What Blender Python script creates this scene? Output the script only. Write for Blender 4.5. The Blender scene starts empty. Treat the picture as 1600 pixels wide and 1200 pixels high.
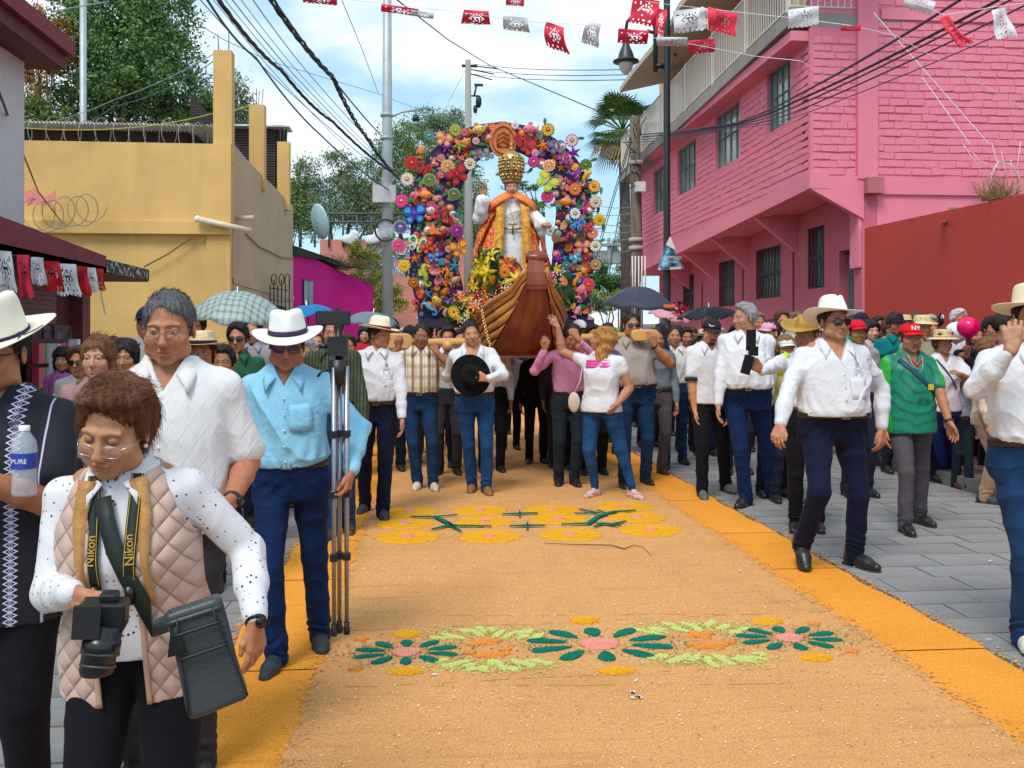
import bpy,bmesh,math,random
import numpy as np
from math import sin,cos,pi,radians,sqrt,atan2
from mathutils import Vector,Matrix,Euler
random.seed(7);RNG=np.random.RandomState(7)
SC=bpy.context.scene;COL=SC.collection
F=1450.0;TH=math.atan(130/F);CT,ST=cos(TH),sin(TH);CAMH=1.5;HOR=530.0
cam=bpy.data.cameras.new('camera');camo=bpy.data.objects.new('camera',cam);COL.objects.link(camo)
camo.location=(0,0,CAMH);camo.rotation_euler=(pi/2,0,-TH)
cam.sensor_width=36;cam.lens=F/1600*36;cam.shift_y=-(600-HOR)/1600;cam.clip_end=3000;cam.clip_start=0.05
SC.camera=camo
SUN_EL,SUN_AZ=radians(54),radians(208)
w=bpy.data.worlds.new('World');SC.world=w;w.use_nodes=True
nt=w.node_tree;nt.nodes.clear()
def N(t,typ,**k):
 n=t.nodes.new(typ)
 for a,b in k.items():
  if a.startswith('i_'):n.inputs[a[2:].replace('_',' ')].default_value=b
  else:setattr(n,a,b)
 return n
out=N(nt,'ShaderNodeOutputWorld');bg=N(nt,'ShaderNodeBackground');sky=N(nt,'ShaderNodeTexSky')
sky.sky_type='NISHITA';sky.sun_disc=False;sky.sun_elevation=SUN_EL;sky.sun_rotation=SUN_AZ
sky.air_density=1.2;sky.dust_density=0.6;sky.ozone_density=1.5
tc=N(nt,'ShaderNodeTexCoord');mp=N(nt,'ShaderNodeMapping');mp.inputs['Scale'].default_value=(1,1,2.6)
mp.inputs['Location'].default_value=(0.35,0.1,0.25)
nz=N(nt,'ShaderNodeTexNoise');nz.inputs['Scale'].default_value=2.3;nz.inputs['Detail'].default_value=7;nz.inputs['Roughness'].default_value=.52
cr=N(nt,'ShaderNodeValToRGB');cr.color_ramp.elements[0].position=.44;cr.color_ramp.elements[1].position=.60
cr.color_ramp.interpolation='EASE'
nz2=N(nt,'ShaderNodeTexNoise');nz2.inputs['Scale'].default_value=5;nz2.inputs['Detail'].default_value=5
cc=N(nt,'ShaderNodeMixRGB');cc.inputs[1].default_value=(6.6,7.4,8.3,1);cc.inputs[2].default_value=(9.3,9.6,9.9,1)
tint=N(nt,'ShaderNodeMixRGB');tint.inputs[0].default_value=.7;tint.inputs[2].default_value=(3.9,6.6,8.7,1)
mx=N(nt,'ShaderNodeMixRGB')
L=nt.links.new
L(tc.outputs['Generated'],mp.inputs[0]);L(mp.outputs[0],nz.inputs['Vector']);L(mp.outputs[0],nz2.inputs['Vector'])
L(nz.outputs[0],cr.inputs[0]);L(nz2.outputs[0],cc.inputs[0]);L(cr.outputs[0],mx.inputs[0])
L(sky.outputs[0],tint.inputs[1]);L(tint.outputs[0],mx.inputs[1]);L(cc.outputs[0],mx.inputs[2]);L(mx.outputs[0],bg.inputs[0])
bg.inputs[1].default_value=0.108;L(bg.outputs[0],out.inputs[0])
sl=bpy.data.lights.new('sun','SUN');sl.energy=2.0;sl.angle=radians(22);sl.color=(1,.95,.87)
so=bpy.data.objects.new('sun',sl);COL.objects.link(so)
sd=Vector((sin(SUN_AZ)*cos(SUN_EL),cos(SUN_AZ)*cos(SUN_EL),sin(SUN_EL)))
so.rotation_euler=(-sd).to_track_quat('-Z','Y').to_euler();so.location=sd*60
SC.view_settings.view_transform='Standard';SC.view_settings.look='None';SC.view_settings.gamma=1
SC.view_settings.exposure=0.36;SC.view_settings.use_curve_mapping=False
SC.cycles.max_bounces=6;SC.cycles.use_denoising=True
def at(px,py,d):
 xc=(px-800)/F*d
 return np.array([xc*CT+d*ST,d*CT-xc*ST,CAMH-(py-HOR)/F*d])
def gnd(px,py):
 p=at(px,py,F*CAMH/(py-HOR));p[2]=0;return p
def onX(px,py,X):return at(px,py,X/((px-800)/F*CT+ST))
def onY(px,py,Y):return at(px,py,Y/(CT-(px-800)/F*ST))
def hexc(h,k=1.0):
 h=h.lstrip('#');v=[int(h[i:i+2],16)/255 for i in(0,2,4)]
 return tuple(k*(c/12.92 if c<=.04045 else((c+.055)/1.055)**2.4)for c in v)
def tag(o,label=None,cat=None,group=None,kind=None):
 for k,v in(('label',label),('category',cat),('group',group),('kind',kind)):
  if v:o[k]=v
 return o
def empty(name,loc=(0,0,0),rz=0,label=None,cat=None,group=None):
 o=bpy.data.objects.new(name,None);COL.objects.link(o);o.location=tuple(loc);o.rotation_euler=(0,0,rz)
 o.empty_display_size=.1
 return tag(o,label,cat,group)
def mesh_np(V,Q,name='m',smooth=True):
 me=bpy.data.meshes.new(name);V=np.asarray(V,dtype=np.float32);Q=np.asarray(Q,dtype=np.int32)
 me.vertices.add(len(V));me.vertices.foreach_set('co',V.ravel());k=Q.shape[1]
 me.loops.add(Q.size);me.loops.foreach_set('vertex_index',Q.ravel())
 me.polygons.add(len(Q));me.polygons.foreach_set('loop_start',np.arange(0,Q.size,k,dtype=np.int32))
 me.polygons.foreach_set('loop_total',np.full(len(Q),k,dtype=np.int32))
 me.update(calc_edges=True)
 if smooth:me.polygons.foreach_set('use_smooth',np.ones(len(Q),dtype=bool))
 return me
def link(name,me,m=None,parent=None,loc=None,rot=None,smooth=None):
 if m is not None and len(me.materials)==0:
  for q in(m if isinstance(m,(list,tuple))else[m]):me.materials.append(q)
 o=bpy.data.objects.new(name,me);COL.objects.link(o)
 if parent is not None:o.parent=parent
 if loc is not None:o.location=tuple(loc)
 if rot is not None:o.rotation_euler=tuple(rot)
 if smooth:me.polygons.foreach_set('use_smooth',np.ones(len(me.polygons),dtype=bool))
 return o
class MB:
 """collects simple shapes into one mesh"""
 def __init__(s):s.v=[];s.f=[];s.mi=[];s.sm=[];s.m=0;s.smooth=False
 def add(s,v,f):
  n=len(s.v);s.v+=[tuple(map(float,p))for p in v];s.f+=[tuple(i+n for i in q)for q in f]
  s.mi+=[s.m]*len(f);s.sm+=[s.smooth]*len(f);return s
 def box(s,a,b,R=None,c=None):
  v=[(x,y,z)for x in(a[0],b[0])for y in(a[1],b[1])for z in(a[2],b[2])]
  if R is not None:v=[tuple(np.asarray(R)@np.array(p)+(0 if c is None else np.array(c)))for p in v]
  return s.add(v,[(0,1,3,2),(4,6,7,5),(0,4,5,1),(2,3,7,6),(0,2,6,4),(1,5,7,3)])
 def cbox(s,c,d,rz=0):
  h=np.array(d)/2;R=[[cos(rz),-sin(rz),0],[sin(rz),cos(rz),0],[0,0,1]]
  return s.box(-h,h,R,c)
 def tube(s,pts,r,n=8,cap=True):
  P=[np.array(p,float)for p in pts];rs=r if isinstance(r,(list,tuple,np.ndarray))else[r]*len(P)
  v=[];up=None
  for i,p in enumerate(P):
   t=P[min(i+1,len(P)-1)]-P[max(i-1,0)];t=t/(np.linalg.norm(t)+1e-9)
   if up is None:
    up=np.array([0,0,1.])if abs(t[2])<.9 else np.array([1.,0,0])
   a=np.cross(t,up);a/=np.linalg.norm(a)+1e-9;b=np.cross(a,t);up=b
   for k in range(n):
    q=2*pi*k/n;v.append(p+rs[i]*(cos(q)*a+sin(q)*b))
  f=[]
  for i in range(len(P)-1):
   for k in range(n):f.append((i*n+k,i*n+(k+1)%n,(i+1)*n+(k+1)%n,(i+1)*n+k))
  if cap:f.append(tuple(range(n))[::-1]);f.append(tuple((len(P)-1)*n+k for k in range(n)))
  sm=s.smooth;s.smooth=True;s.add(v,f);s.smooth=sm;return s
 def lathe(s,prof,c=(0,0,0),n=16,sx=1,sy=1):
  v=[];f=[]
  for r,z in prof:
   for k in range(n):q=2*pi*k/n;v.append((c[0]+r*cos(q)*sx,c[1]+r*sin(q)*sy,c[2]+z))
  for i in range(len(prof)-1):
   for k in range(n):f.append((i*n+k,i*n+(k+1)%n,(i+1)*n+(k+1)%n,(i+1)*n+k))
  sm=s.smooth;s.smooth=True;s.add(v,f);s.smooth=sm;return s
 def prism(s,poly,z0,z1,M=None):
  n=len(poly);v=[(p[0],p[1],z0)for p in poly]+[(p[0],p[1],z1)for p in poly]
  if M is not None:v=[tuple(M@Vector(p))for p in v]
  f=[tuple(range(n))[::-1],tuple(range(n,2*n))]+[(i,(i+1)%n,n+(i+1)%n,n+i)for i in range(n)]
  return s.add(v,f)
 def ball(s,c,r,n=8,m=6):
  r=(r,r,r)if not hasattr(r,'__len__')else r
  v=[(c[0],c[1],c[2]-r[2])];f=[]
  for i in range(1,m):
   a=-pi/2+pi*i/m
   for k in range(n):q=2*pi*k/n;v.append((c[0]+r[0]*cos(a)*cos(q),c[1]+r[1]*cos(a)*sin(q),c[2]+r[2]*sin(a)))
  v.append((c[0],c[1],c[2]+r[2]));T=len(v)-1
  for k in range(n):
   f.append((0,1+(k+1)%n,1+k));f.append((T,T-n+k,T-n+(k+1)%n))
  for i in range(m-2):
   for k in range(n):f.append((1+i*n+k,1+i*n+(k+1)%n,1+(i+1)*n+(k+1)%n,1+(i+1)*n+k))
  sm=s.smooth;s.smooth=True;s.add(v,f);s.smooth=sm;return s
 def mesh(s,name='m'):
  me=bpy.data.meshes.new(name);me.from_pydata(s.v,[],s.f)
  me.polygons.foreach_set('material_index',s.mi);me.polygons.foreach_set('use_smooth',s.sm);me.update();return me
 def build(s,name,m,parent=None,loc=None,rot=None):return link(name,s.mesh(name),m,parent,loc,rot)
def copy_tree(o,parent=None):
 c=o.copy();COL.objects.link(c);c.parent=parent
 for ch in list(o.children):copy_tree(ch,c)
 return c
def setmat(o,m):
 o.material_slots[0].link='OBJECT';o.material_slots[0].material=m
MC={}
def mat(name,col=(.5,.5,.5),rough=.7,metal=0,var=.12,vs=8,bump=0,bs=40,spec=.5,col2=None,fac=None,dist=.002,detail=4,sheen=0,trans=0,emis=0,alpha=1,attr=False,stretch=None,sub=0):
 if name in MC:return MC[name]
 m=bpy.data.materials.new(name);m.use_nodes=True;t=m.node_tree;p=t.nodes['Principled BSDF'];L=t.links.new
 col=tuple(col)[:3]
 p.inputs['Roughness'].default_value=rough;p.inputs['Metallic'].default_value=metal;p.inputs['Specular IOR Level'].default_value=spec
 if sheen:p.inputs['Sheen Weight'].default_value=sheen
 if trans:p.inputs['Transmission Weight'].default_value=trans
 if sub:p.inputs['Subsurface Weight'].default_value=sub;p.inputs['Subsurface Radius'].default_value=(.012,.004,.002);p.inputs['Subsurface Scale'].default_value=.5
 p.inputs['Alpha'].default_value=alpha
 tc=N(t,'ShaderNodeTexCoord');mpn=N(t,'ShaderNodeMapping');L(tc.outputs['Object'],mpn.inputs[0])
 if stretch:mpn.inputs['Scale'].default_value=stretch
 n=N(t,'ShaderNodeTexNoise');n.inputs['Scale'].default_value=vs;n.inputs['Detail'].default_value=detail;L(mpn.outputs[0],n.inputs['Vector'])
 mxx=N(t,'ShaderNodeMixRGB');r=N(t,'ShaderNodeValToRGB');r.color_ramp.elements[0].position=.3;r.color_ramp.elements[1].position=.7
 L(n.outputs[0],r.inputs[0]);L(r.outputs[0],mxx.inputs[0])
 if attr:
  a=N(t,'ShaderNodeAttribute');a.attribute_name='Col'
  b1=N(t,'ShaderNodeMixRGB',blend_type='MULTIPLY');b1.inputs[0].default_value=1;b1.inputs[2].default_value=(1-var,1-var*1.3,1-var*1.3,1)
  L(a.outputs[0],b1.inputs[1]);L(a.outputs[0],mxx.inputs[1]);L(b1.outputs[0],mxx.inputs[2])
 else:
  mxx.inputs[1].default_value=tuple(min(1,c*(1+var*.5))for c in col)+(1,)
  mxx.inputs[2].default_value=(tuple(col2)+(1,))if col2 is not None else tuple(c*(1-var)for c in col)+(1,)
 L(mxx.outputs[0],p.inputs['Base Color'])
 if sheen:
  wn=N(t,'ShaderNodeTexNoise');wn.inputs['Scale'].default_value=8;wn.inputs['Detail'].default_value=3;wn.inputs['Distortion'].default_value=.8;L(tc.outputs['Object'],wn.inputs['Vector'])
  m1=N(t,'ShaderNodeMath',operation='SUBTRACT');m1.inputs[1].default_value=.5;L(wn.outputs[0],m1.inputs[0]);m2=N(t,'ShaderNodeMath',operation='ABSOLUTE');L(m1.outputs[0],m2.inputs[0]);m3=N(t,'ShaderNodeMath',operation='POWER');m3.inputs[1].default_value=.6;L(m2.outputs[0],m3.inputs[0])
  wb=N(t,'ShaderNodeBump');wb.invert=True;wb.inputs['Strength'].default_value=.38;wb.inputs['Distance'].default_value=.018;L(m3.outputs[0],wb.inputs['Height']);L(wb.outputs[0],p.inputs['Normal'])
 if bump:
  b=N(t,'ShaderNodeBump')
  if sheen:L(wb.outputs[0],b.inputs['Normal']);b.inputs['Strength'].default_value=bump;b.inputs['Distance'].default_value=dist
  n2=N(t,'ShaderNodeTexNoise');n2.inputs['Scale'].default_value=bs;n2.inputs['Detail'].default_value=5;L(mpn.outputs[0],n2.inputs['Vector'])
  L(n2.outputs[0],b.inputs['Height']);L(b.outputs[0],p.inputs['Normal'])
 MC[name]=m;return m
def M_(v):return tuple(v)+(1,)if len(v)==3 else tuple(v)
class G:
 """tiny node-graph writer for pattern materials"""
 def __init__(s,name,rough=.8,coord='Object'):
  s.m=bpy.data.materials.new(name);s.m.use_nodes=True;s.t=s.m.node_tree;s.p=s.t.nodes['Principled BSDF']
  s.p.inputs['Roughness'].default_value=rough;s.tc=N(s.t,'ShaderNodeTexCoord');s.co=s.tc.outputs[coord]
  sp=N(s.t,'ShaderNodeSeparateXYZ');s.L(s.co,sp.inputs[0]);s.x,s.y,s.z=sp.outputs
 def L(s,a,b):s.t.links.new(a,b)
 def put(s,sock,v):
  if isinstance(v,(int,float)):sock.default_value=v
  elif isinstance(v,tuple):sock.default_value=M_(v)if sock.type=='RGBA' else v
  else:s.L(v,sock)
 def ma(s,op,a,b=0,c=0):
  n=N(s.t,'ShaderNodeMath',operation=op);s.put(n.inputs[0],a);s.put(n.inputs[1],b);s.put(n.inputs[2],c);return n.outputs[0]
 def mix(s,f,a,b,mode='MIX'):
  n=N(s.t,'ShaderNodeMixRGB',blend_type=mode);s.put(n.inputs[0],f);s.put(n.inputs[1],a);s.put(n.inputs[2],b);return n.outputs[0]
 def vec(s,sx,sy,sz,loc=(0,0,0),rot=(0,0,0)):
  n=N(s.t,'ShaderNodeMapping');n.inputs['Scale'].default_value=(sx,sy,sz);n.inputs['Location'].default_value=loc
  n.inputs['Rotation'].default_value=rot;s.L(s.co,n.inputs[0]);return n.outputs[0]
 def noise(s,sc,v=None,det=4,rough=.5):
  n=N(s.t,'ShaderNodeTexNoise');n.inputs['Scale'].default_value=sc;n.inputs['Detail'].default_value=det
  n.inputs['Roughness'].default_value=rough;s.L(v or s.co,n.inputs['Vector']);return n.outputs[0]
 def vor(s,sc,v=None,feat='F1',out='Distance',rnd=1):
  n=N(s.t,'ShaderNodeTexVoronoi');n.feature=feat;n.inputs['Scale'].default_value=sc;n.inputs['Randomness'].default_value=rnd
  s.L(v or s.co,n.inputs['Vector']);return n.outputs[out]
 def ramp(s,f,stops,interp='LINEAR'):
  n=N(s.t,'ShaderNodeValToRGB');r=n.color_ramp;r.interpolation=interp
  while len(r.elements)<len(stops):r.elements.new(.5)
  for e,(p,c)in zip(r.elements,stops):e.position=p;e.color=M_(c)if hasattr(c,'__len__')else(c,c,c,1)
  s.L(f,n.inputs[0]);return n.outputs[0]
 def color(s,c):s.put(s.p.inputs['Base Color'],c);return s
 def bump(s,h,st=.5,dist=.005):
  b=N(s.t,'ShaderNodeBump');b.inputs['Strength'].default_value=st;b.inputs['Distance'].default_value=dist
  s.L(h,b.inputs['Height']);s.L(b.outputs[0],s.p.inputs['Normal']);return s
def rotm(x=0,y=0,z=0):
 return np.array(Euler((x,y,z),'XYZ').to_matrix())
def smin(a,b,k):
 if k<=0:return np.minimum(a,b)
 h=np.clip(.5+.5*(b-a)/k,0,1);return b+(a-b)*h-k*h*(1-h)
class SDF:
 def __init__(s,lo,hi,h):
  s.lo=np.array(lo,float);s.h=h;n=np.maximum(4,np.ceil((np.array(hi)-s.lo)/h).astype(int)+1);s.n=n
  s.ax=[(s.lo[i]+h*np.arange(n[i])).astype(np.float32)for i in range(3)];s.d=np.full(n,1.0,dtype=np.float32)
 def sub(s,lo,hi):
  sl=[]
  for i in range(3):
   a=int(max(0,math.floor((lo[i]-s.lo[i])/s.h)));b=int(min(s.n[i],math.ceil((hi[i]-s.lo[i])/s.h)+1))
   if b<=a:return None
   sl.append(slice(a,b))
  return tuple(sl),s.ax[0][sl[0]][:,None,None],s.ax[1][sl[1]][None,:,None],s.ax[2][sl[2]][None,None,:]
 def op(s,sl,d,k,mode):
  if mode=='u':s.d[sl]=smin(s.d[sl],d,k)
  elif mode=='s':s.d[sl]=-smin(-s.d[sl],d,k)
  elif mode=='i':s.d[sl]=-smin(-s.d[sl],-d,k)
 def cap(s,p,q,r0,r1,k=.01,mode='u',sq=None):
  p=np.array(p,float);q=np.array(q,float);m=max(r0,r1)+k+s.h*2
  g=s.sub(np.minimum(p,q)-m,np.maximum(p,q)+m)
  if g is None:return s
  sl,X,Y,Z=g;v=q-p;L2=float(v@v)+1e-12
  ax,ay,az=X-p[0],Y-p[1],Z-p[2]
  t=np.clip((ax*v[0]+ay*v[1]+az*v[2])/L2,0,1)
  d=np.sqrt((ax-t*v[0])**2+(ay-t*v[1])**2+(az-t*v[2])**2)-(r0+(r1-r0)*t)
  s.op(sl,d,k,mode);return s
 def ell(s,c,r,k=.01,R=None,mode='u'):
  c=np.array(c,float);r=np.array(r,float)*np.ones(3);m=r.max()+k+s.h*2
  g=s.sub(c-m,c+m)
  if g is None:return s
  sl,X,Y,Z=g;x,y,z=X-c[0],Y-c[1],Z-c[2]
  if R is not None:x,y,z=(R[0][0]*x+R[1][0]*y+R[2][0]*z),(R[0][1]*x+R[1][1]*y+R[2][1]*z),(R[0][2]*x+R[1][2]*y+R[2][2]*z)
  k0=np.sqrt((x/r[0])**2+(y/r[1])**2+(z/r[2])**2);k1=np.sqrt((x/r[0]**2)**2+(y/r[1]**2)**2+(z/r[2]**2)**2)+1e-6
  s.op(sl,k0*(k0-1)/k1,k,mode);return s
 def fn(s,f,k=.0,mode='u',lo=None,hi=None):
  g=s.sub(s.lo if lo is None else lo,s.lo+s.h*s.n if hi is None else hi)
  if g is None:return s
  sl,X,Y,Z=g;s.op(sl,f(X,Y,Z).astype(np.float32),k,mode);return s
 def disp(s,f):
  X,Y,Z=s.ax[0][:,None,None],s.ax[1][None,:,None],s.ax[2][None,None,:]
  m=np.abs(s.d)<.05
  i=np.nonzero(m);s.d[i]+=f(s.ax[0][i[0]],s.ax[1][i[1]],s.ax[2][i[2]]);return s
 def poly(s):
  d=s.d;d[0]=d[-1]=1;d[:,0]=d[:,-1]=1;d[:,:,0]=d[:,:,-1]=1
  ins=d<0;n=s.n
  c=np.zeros(n-1,dtype=np.int8)
  for i in(0,1):
   for j in(0,1):
    for k in(0,1):c+=ins[i:n[0]-1+i,j:n[1]-1+j,k:n[2]-1+k]
  act=np.nonzero((c>0)&(c<8));A=np.stack(act,1)
  idx=np.full(n-1,-1,dtype=np.int32);idx[act]=np.arange(len(A))
  P=np.zeros((len(A),3));W=np.zeros(len(A))
  cr=[(i,j,k)for i in(0,1)for j in(0,1)for k in(0,1)]
  for a in cr:
   for ax in range(3):
    if a[ax]:continue
    b=list(a);b[ax]=1
    va=d[A[:,0]+a[0],A[:,1]+a[1],A[:,2]+a[2]];vb=d[A[:,0]+b[0],A[:,1]+b[1],A[:,2]+b[2]]
    m=(va<0)!=(vb<0);t=np.where(m,va/(va-vb+1e-12),0)
    q=np.array(a,float)[None,:].repeat(len(A),0);q[:,ax]+=t
    P+=q*m[:,None];W+=m
  P=(P/W[:,None]+A)*s.h+s.lo
  Q=[]
  for ax in range(3):
   o=[slice(1,-1)]*3;o[ax]=slice(0,n[ax]-1);o2=list(o);o2[ax]=slice(1,n[ax])
   a,b=ins[tuple(o)],ins[tuple(o2)];e=np.nonzero(a!=b);fl=a[e]
   I=[e[0]+(0 if ax==0 else 1),e[1]+(0 if ax==1 else 1),e[2]+(0 if ax==2 else 1)]
   u,v=(ax+1)%3,(ax+2)%3
   def g(du,dv):
    J=[x.copy()for x in I];J[u]=J[u]-du;J[v]=J[v]-dv;return idx[J[0],J[1],J[2]]
   q=np.stack([g(1,1),g(0,1),g(0,0),g(1,0)],1)
   q[~fl]=q[~fl][:,::-1];Q.append(q)
  Q=np.concatenate(Q);Q=Q[(Q>=0).all(1)]
  return P,Q
def waves(seed,n=4,f=20,warp=1.5):
 r=np.random.RandomState(seed);D=r.normal(size=(n,3));D/=np.linalg.norm(D,axis=1)[:,None];D*=f*(1+.6*r.rand(n))[:,None]
 E=r.normal(size=(n,3));E*=f*.35;ph=r.rand(n)*6.28
 def g(x,y,z):
  s=0
  for i in range(n):s=s+np.sin(D[i,0]*x+D[i,1]*y+D[i,2]*z+ph[i]+warp*np.sin(E[i,0]*x+E[i,1]*y+E[i,2]*z+ph[i]*2))
  return s/n
 return g
class Fr:
 def __init__(s,o=(0,0,0),R=None):s.o=np.array(o,float);s.R=np.eye(3)if R is None else np.array(R)
 def __call__(s,p):return s.o+s.R@np.array(p,float)
 def inv(s,P):return(P-s.o)@s.R
def mk(name,sdf,m,parent):return link(name,mesh_np(*sdf.poly(),name=name),m,parent)
def sint(x,xp,fp,sg=.022):
 t=np.linspace(xp[0]-.1,xp[-1]+.1,240);f=np.interp(t,xp,fp);dt=t[1]-t[0];n=int(3*sg/dt)+1
 kx=np.exp(-.5*((np.arange(-n,n+1)*dt)/sg)**2);kx/=kx.sum();f=np.convolve(np.pad(f,n,'edge'),kx,'valid');return np.interp(x,t,f)
def unit(v):v=np.array(v,float);return v/(np.linalg.norm(v)+1e-9)
def ik(a,b,l1,l2,pole):
 a=np.array(a,float);b=np.array(b,float);v=b-a;d=np.linalg.norm(v);d2=min(d,(l1+l2)*.999);u=v/(d+1e-9)
 if d>d2:b=a+u*d2
 x=(l1*l1-l2*l2+d2*d2)/(2*d2);hh=math.sqrt(max(0,l1*l1-x*x));p=np.array(pole,float);p=p-u*(p@u)
 return a+u*x+unit(p)*hh,b
skin_m=lambda:mat('skin',rough=.58,var=.24,vs=38,attr=True,detail=8,bump=.6,bs=130,dist=.0016,spec=.4,sub=.06)
SK={'tan':(.57,.27,.145),'brown':(.47,.205,.105),'dark':(.34,.145,.075),'light':(.66,.37,.24),'grayed':(.47,.27,.17)}
def head_sdf(S,f,hs,h,st):
 """add a head in frame f (eyes at origin, face to -Y)"""
 R=f.R;k=hs
 def E(c,r,kk=.012,m='u',Rl=None):S.ell(f(np.array(c)*k),np.array(r)*k,kk*k,R if Rl is None else R@Rl,m)
 def C(a,b,r0,r1,kk=.01,m='u'):S.cap(f(np.array(a)*k),f(np.array(b)*k),r0*k,r1*k,kk*k,m)
 fat=st.get('fat',0)
 E((0,.018,.036),(.074,.093,.086),.01)
 E((0,-.024,-.028),(.062+fat*.006,.066,.082),.02)
 E((0,-.024,-.078),(.044+fat*.014,.050,.034),.025)
 E((0,-.064,-.104),(.021+fat*.004,.018,.016),.022)
 for s in(-1,1):
  E((s*.040,-.056,-.034),(.025+fat*.006,.025,.026),.02)
  E((s*(.041+fat*.008),-.028,-.070),(.017+fat*.012,.03,.026),.02)
  E((s*.031,-.094,-.001),(.0195,.0125,.0135),.014,'s')
  C((s*.012,-.083,.021),(s*.046,-.072,.020),.0095,.008,.012)
  E((s*.031,-.0735,0),(.0142,.0135,.0128),.0025)
  if st.get('lids',.3)>.15:
   E((s*.031,-.0742,.004*(1-st.get('lids',.3))+.002),(.0153,.0143,.0132),.002)
  C((s*.022,-.086,-.018),(s*.042,-.075,-.016),.0035,.003,.006)
  E((s*.0105,-.097,-.043),(.0085,.0105,.0075),.005)
  E((s*.0785,.014,-.008),(.0085,.019,.031),.004,'u',rotm(0,0,s*.35))
  E((s*.087,.008,-.004),(.006,.011,.018),.004,'s')
 C((0,-.082,.016),(0,-.104,-.036),.0068,.0122,.011)
 E((0,-.106,-.038),(.0118,.0105,.0098),.006)
 C((-.016,-.0895,-.0665),(.016,-.0895,-.0665),.006,.006,.006)
 C((-.014,-.088,-.079),(.014,-.088,-.079),.0068,.0068,.006)
 C((-.021,-.0985,-.0725),(.021,-.0985,-.0725),.0026,.0026,.003,'s')
 for s in(-1,1):
  C((s*.021,-.1015,-.040),(s*.031,-.090,-.066),.0035,.0028,.007,'s')
def head_cols(q,tone,st):
 """per-vertex skin colours from head-local position q (metres)"""
 x,y,z=q[:,0],q[:,1],q[:,2];n=len(q);c=np.tile(np.array(SK.get(tone,tone),float),(n,1));front=y<-.045
 def blend(mask,col,a=1.0):
  a=np.clip(mask,0,1)[:,None]*a;c[:]=c*(1-a)+np.array(col)*a
 sm=lambda e0,e1,v:np.clip((v-e0)/(e1-e0),0,1)
 base=np.array(SK.get(tone,tone),float);ax=abs(x)
 blend(np.exp(-((ax-.04)**2/.0004+(z+.035)**2/.0005))*front,base*np.array([1.08,.82,.8]),.5)
 blend(np.exp(-(x**2/.0002+(z+.04)**2/.0003))*front,base*np.array([1.08,.85,.82]),.4)
 lips=1-sm(.75,1.05,np.sqrt((x/.0235)**2+((z+.0725)/.0115)**2));blend(lips*front,st.get('lip',base*np.array([.88,.50,.52])),.75)
 blend((1-sm(.6,1.2,np.sqrt((x/.0215)**2+((z+.0725)/.0016)**2)))*front,base*.35,.8)
 hair=np.array(st.get('hc',(.02,.015,.012)))
 brow=1-sm(.6,1.2,np.sqrt(((ax-.031)/.0185)**2+((z-.0225+.25*abs(ax-.03))/.0042)**2));blend(brow*front,hair*.8+base*.12,.85*st.get('brow',1))
 eye=np.sqrt(((ax-.031)/.0148)**2+(z/.0078)**2)
 blend((1-sm(.8,1.5,eye))*front,base*.55,.55)
 op=st.get('open',.0052)
 if op>.001:
  z0=-.0015 if op<.004 else 0
  ey=np.sqrt(((ax-.031)/.0132)**2+((z-z0)/op)**2);blend((1-sm(.9,1.15,ey))*front,(.62,.58,.54))
  ir=np.sqrt((ax-.031-np.sign(x)*st.get('gaze',0))**2+(z-z0)**2);blend((1-sm(.0052,.0066,ir))*(ey<1.08)*front,(.03,.018,.012))
  blend((abs(ey-1.12)<.16)*(z>z0)*front*1.0,base*.18,.85)
 else:
  blend((1-sm(.5,1.4,np.sqrt(((ax-.031)/.0145)**2+((z+.0035)/.0016)**2)))*front,base*.15,.9)
 if st.get('stubble'):
  blend((z<-.05)*(y<.03)*sm(-.12,-.06,-abs(z+.09)-.03)*1.0,base*.55+hair*.3,st['stubble'])
 if st.get('age'):
  blend(np.clip(np.sin(z*900+np.sin(x*60)*1.5),0,1)*(z>.035)*(z<.062)*front*1.0,base*.7,.35*st['age'])
 return c
HAIRL=([-.12,-.09,-.07,-.055,-.03,.0,.03,.07,.1],[.106,.102,.090,.056,.020,.022,-.02,-.055,-.065])
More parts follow.
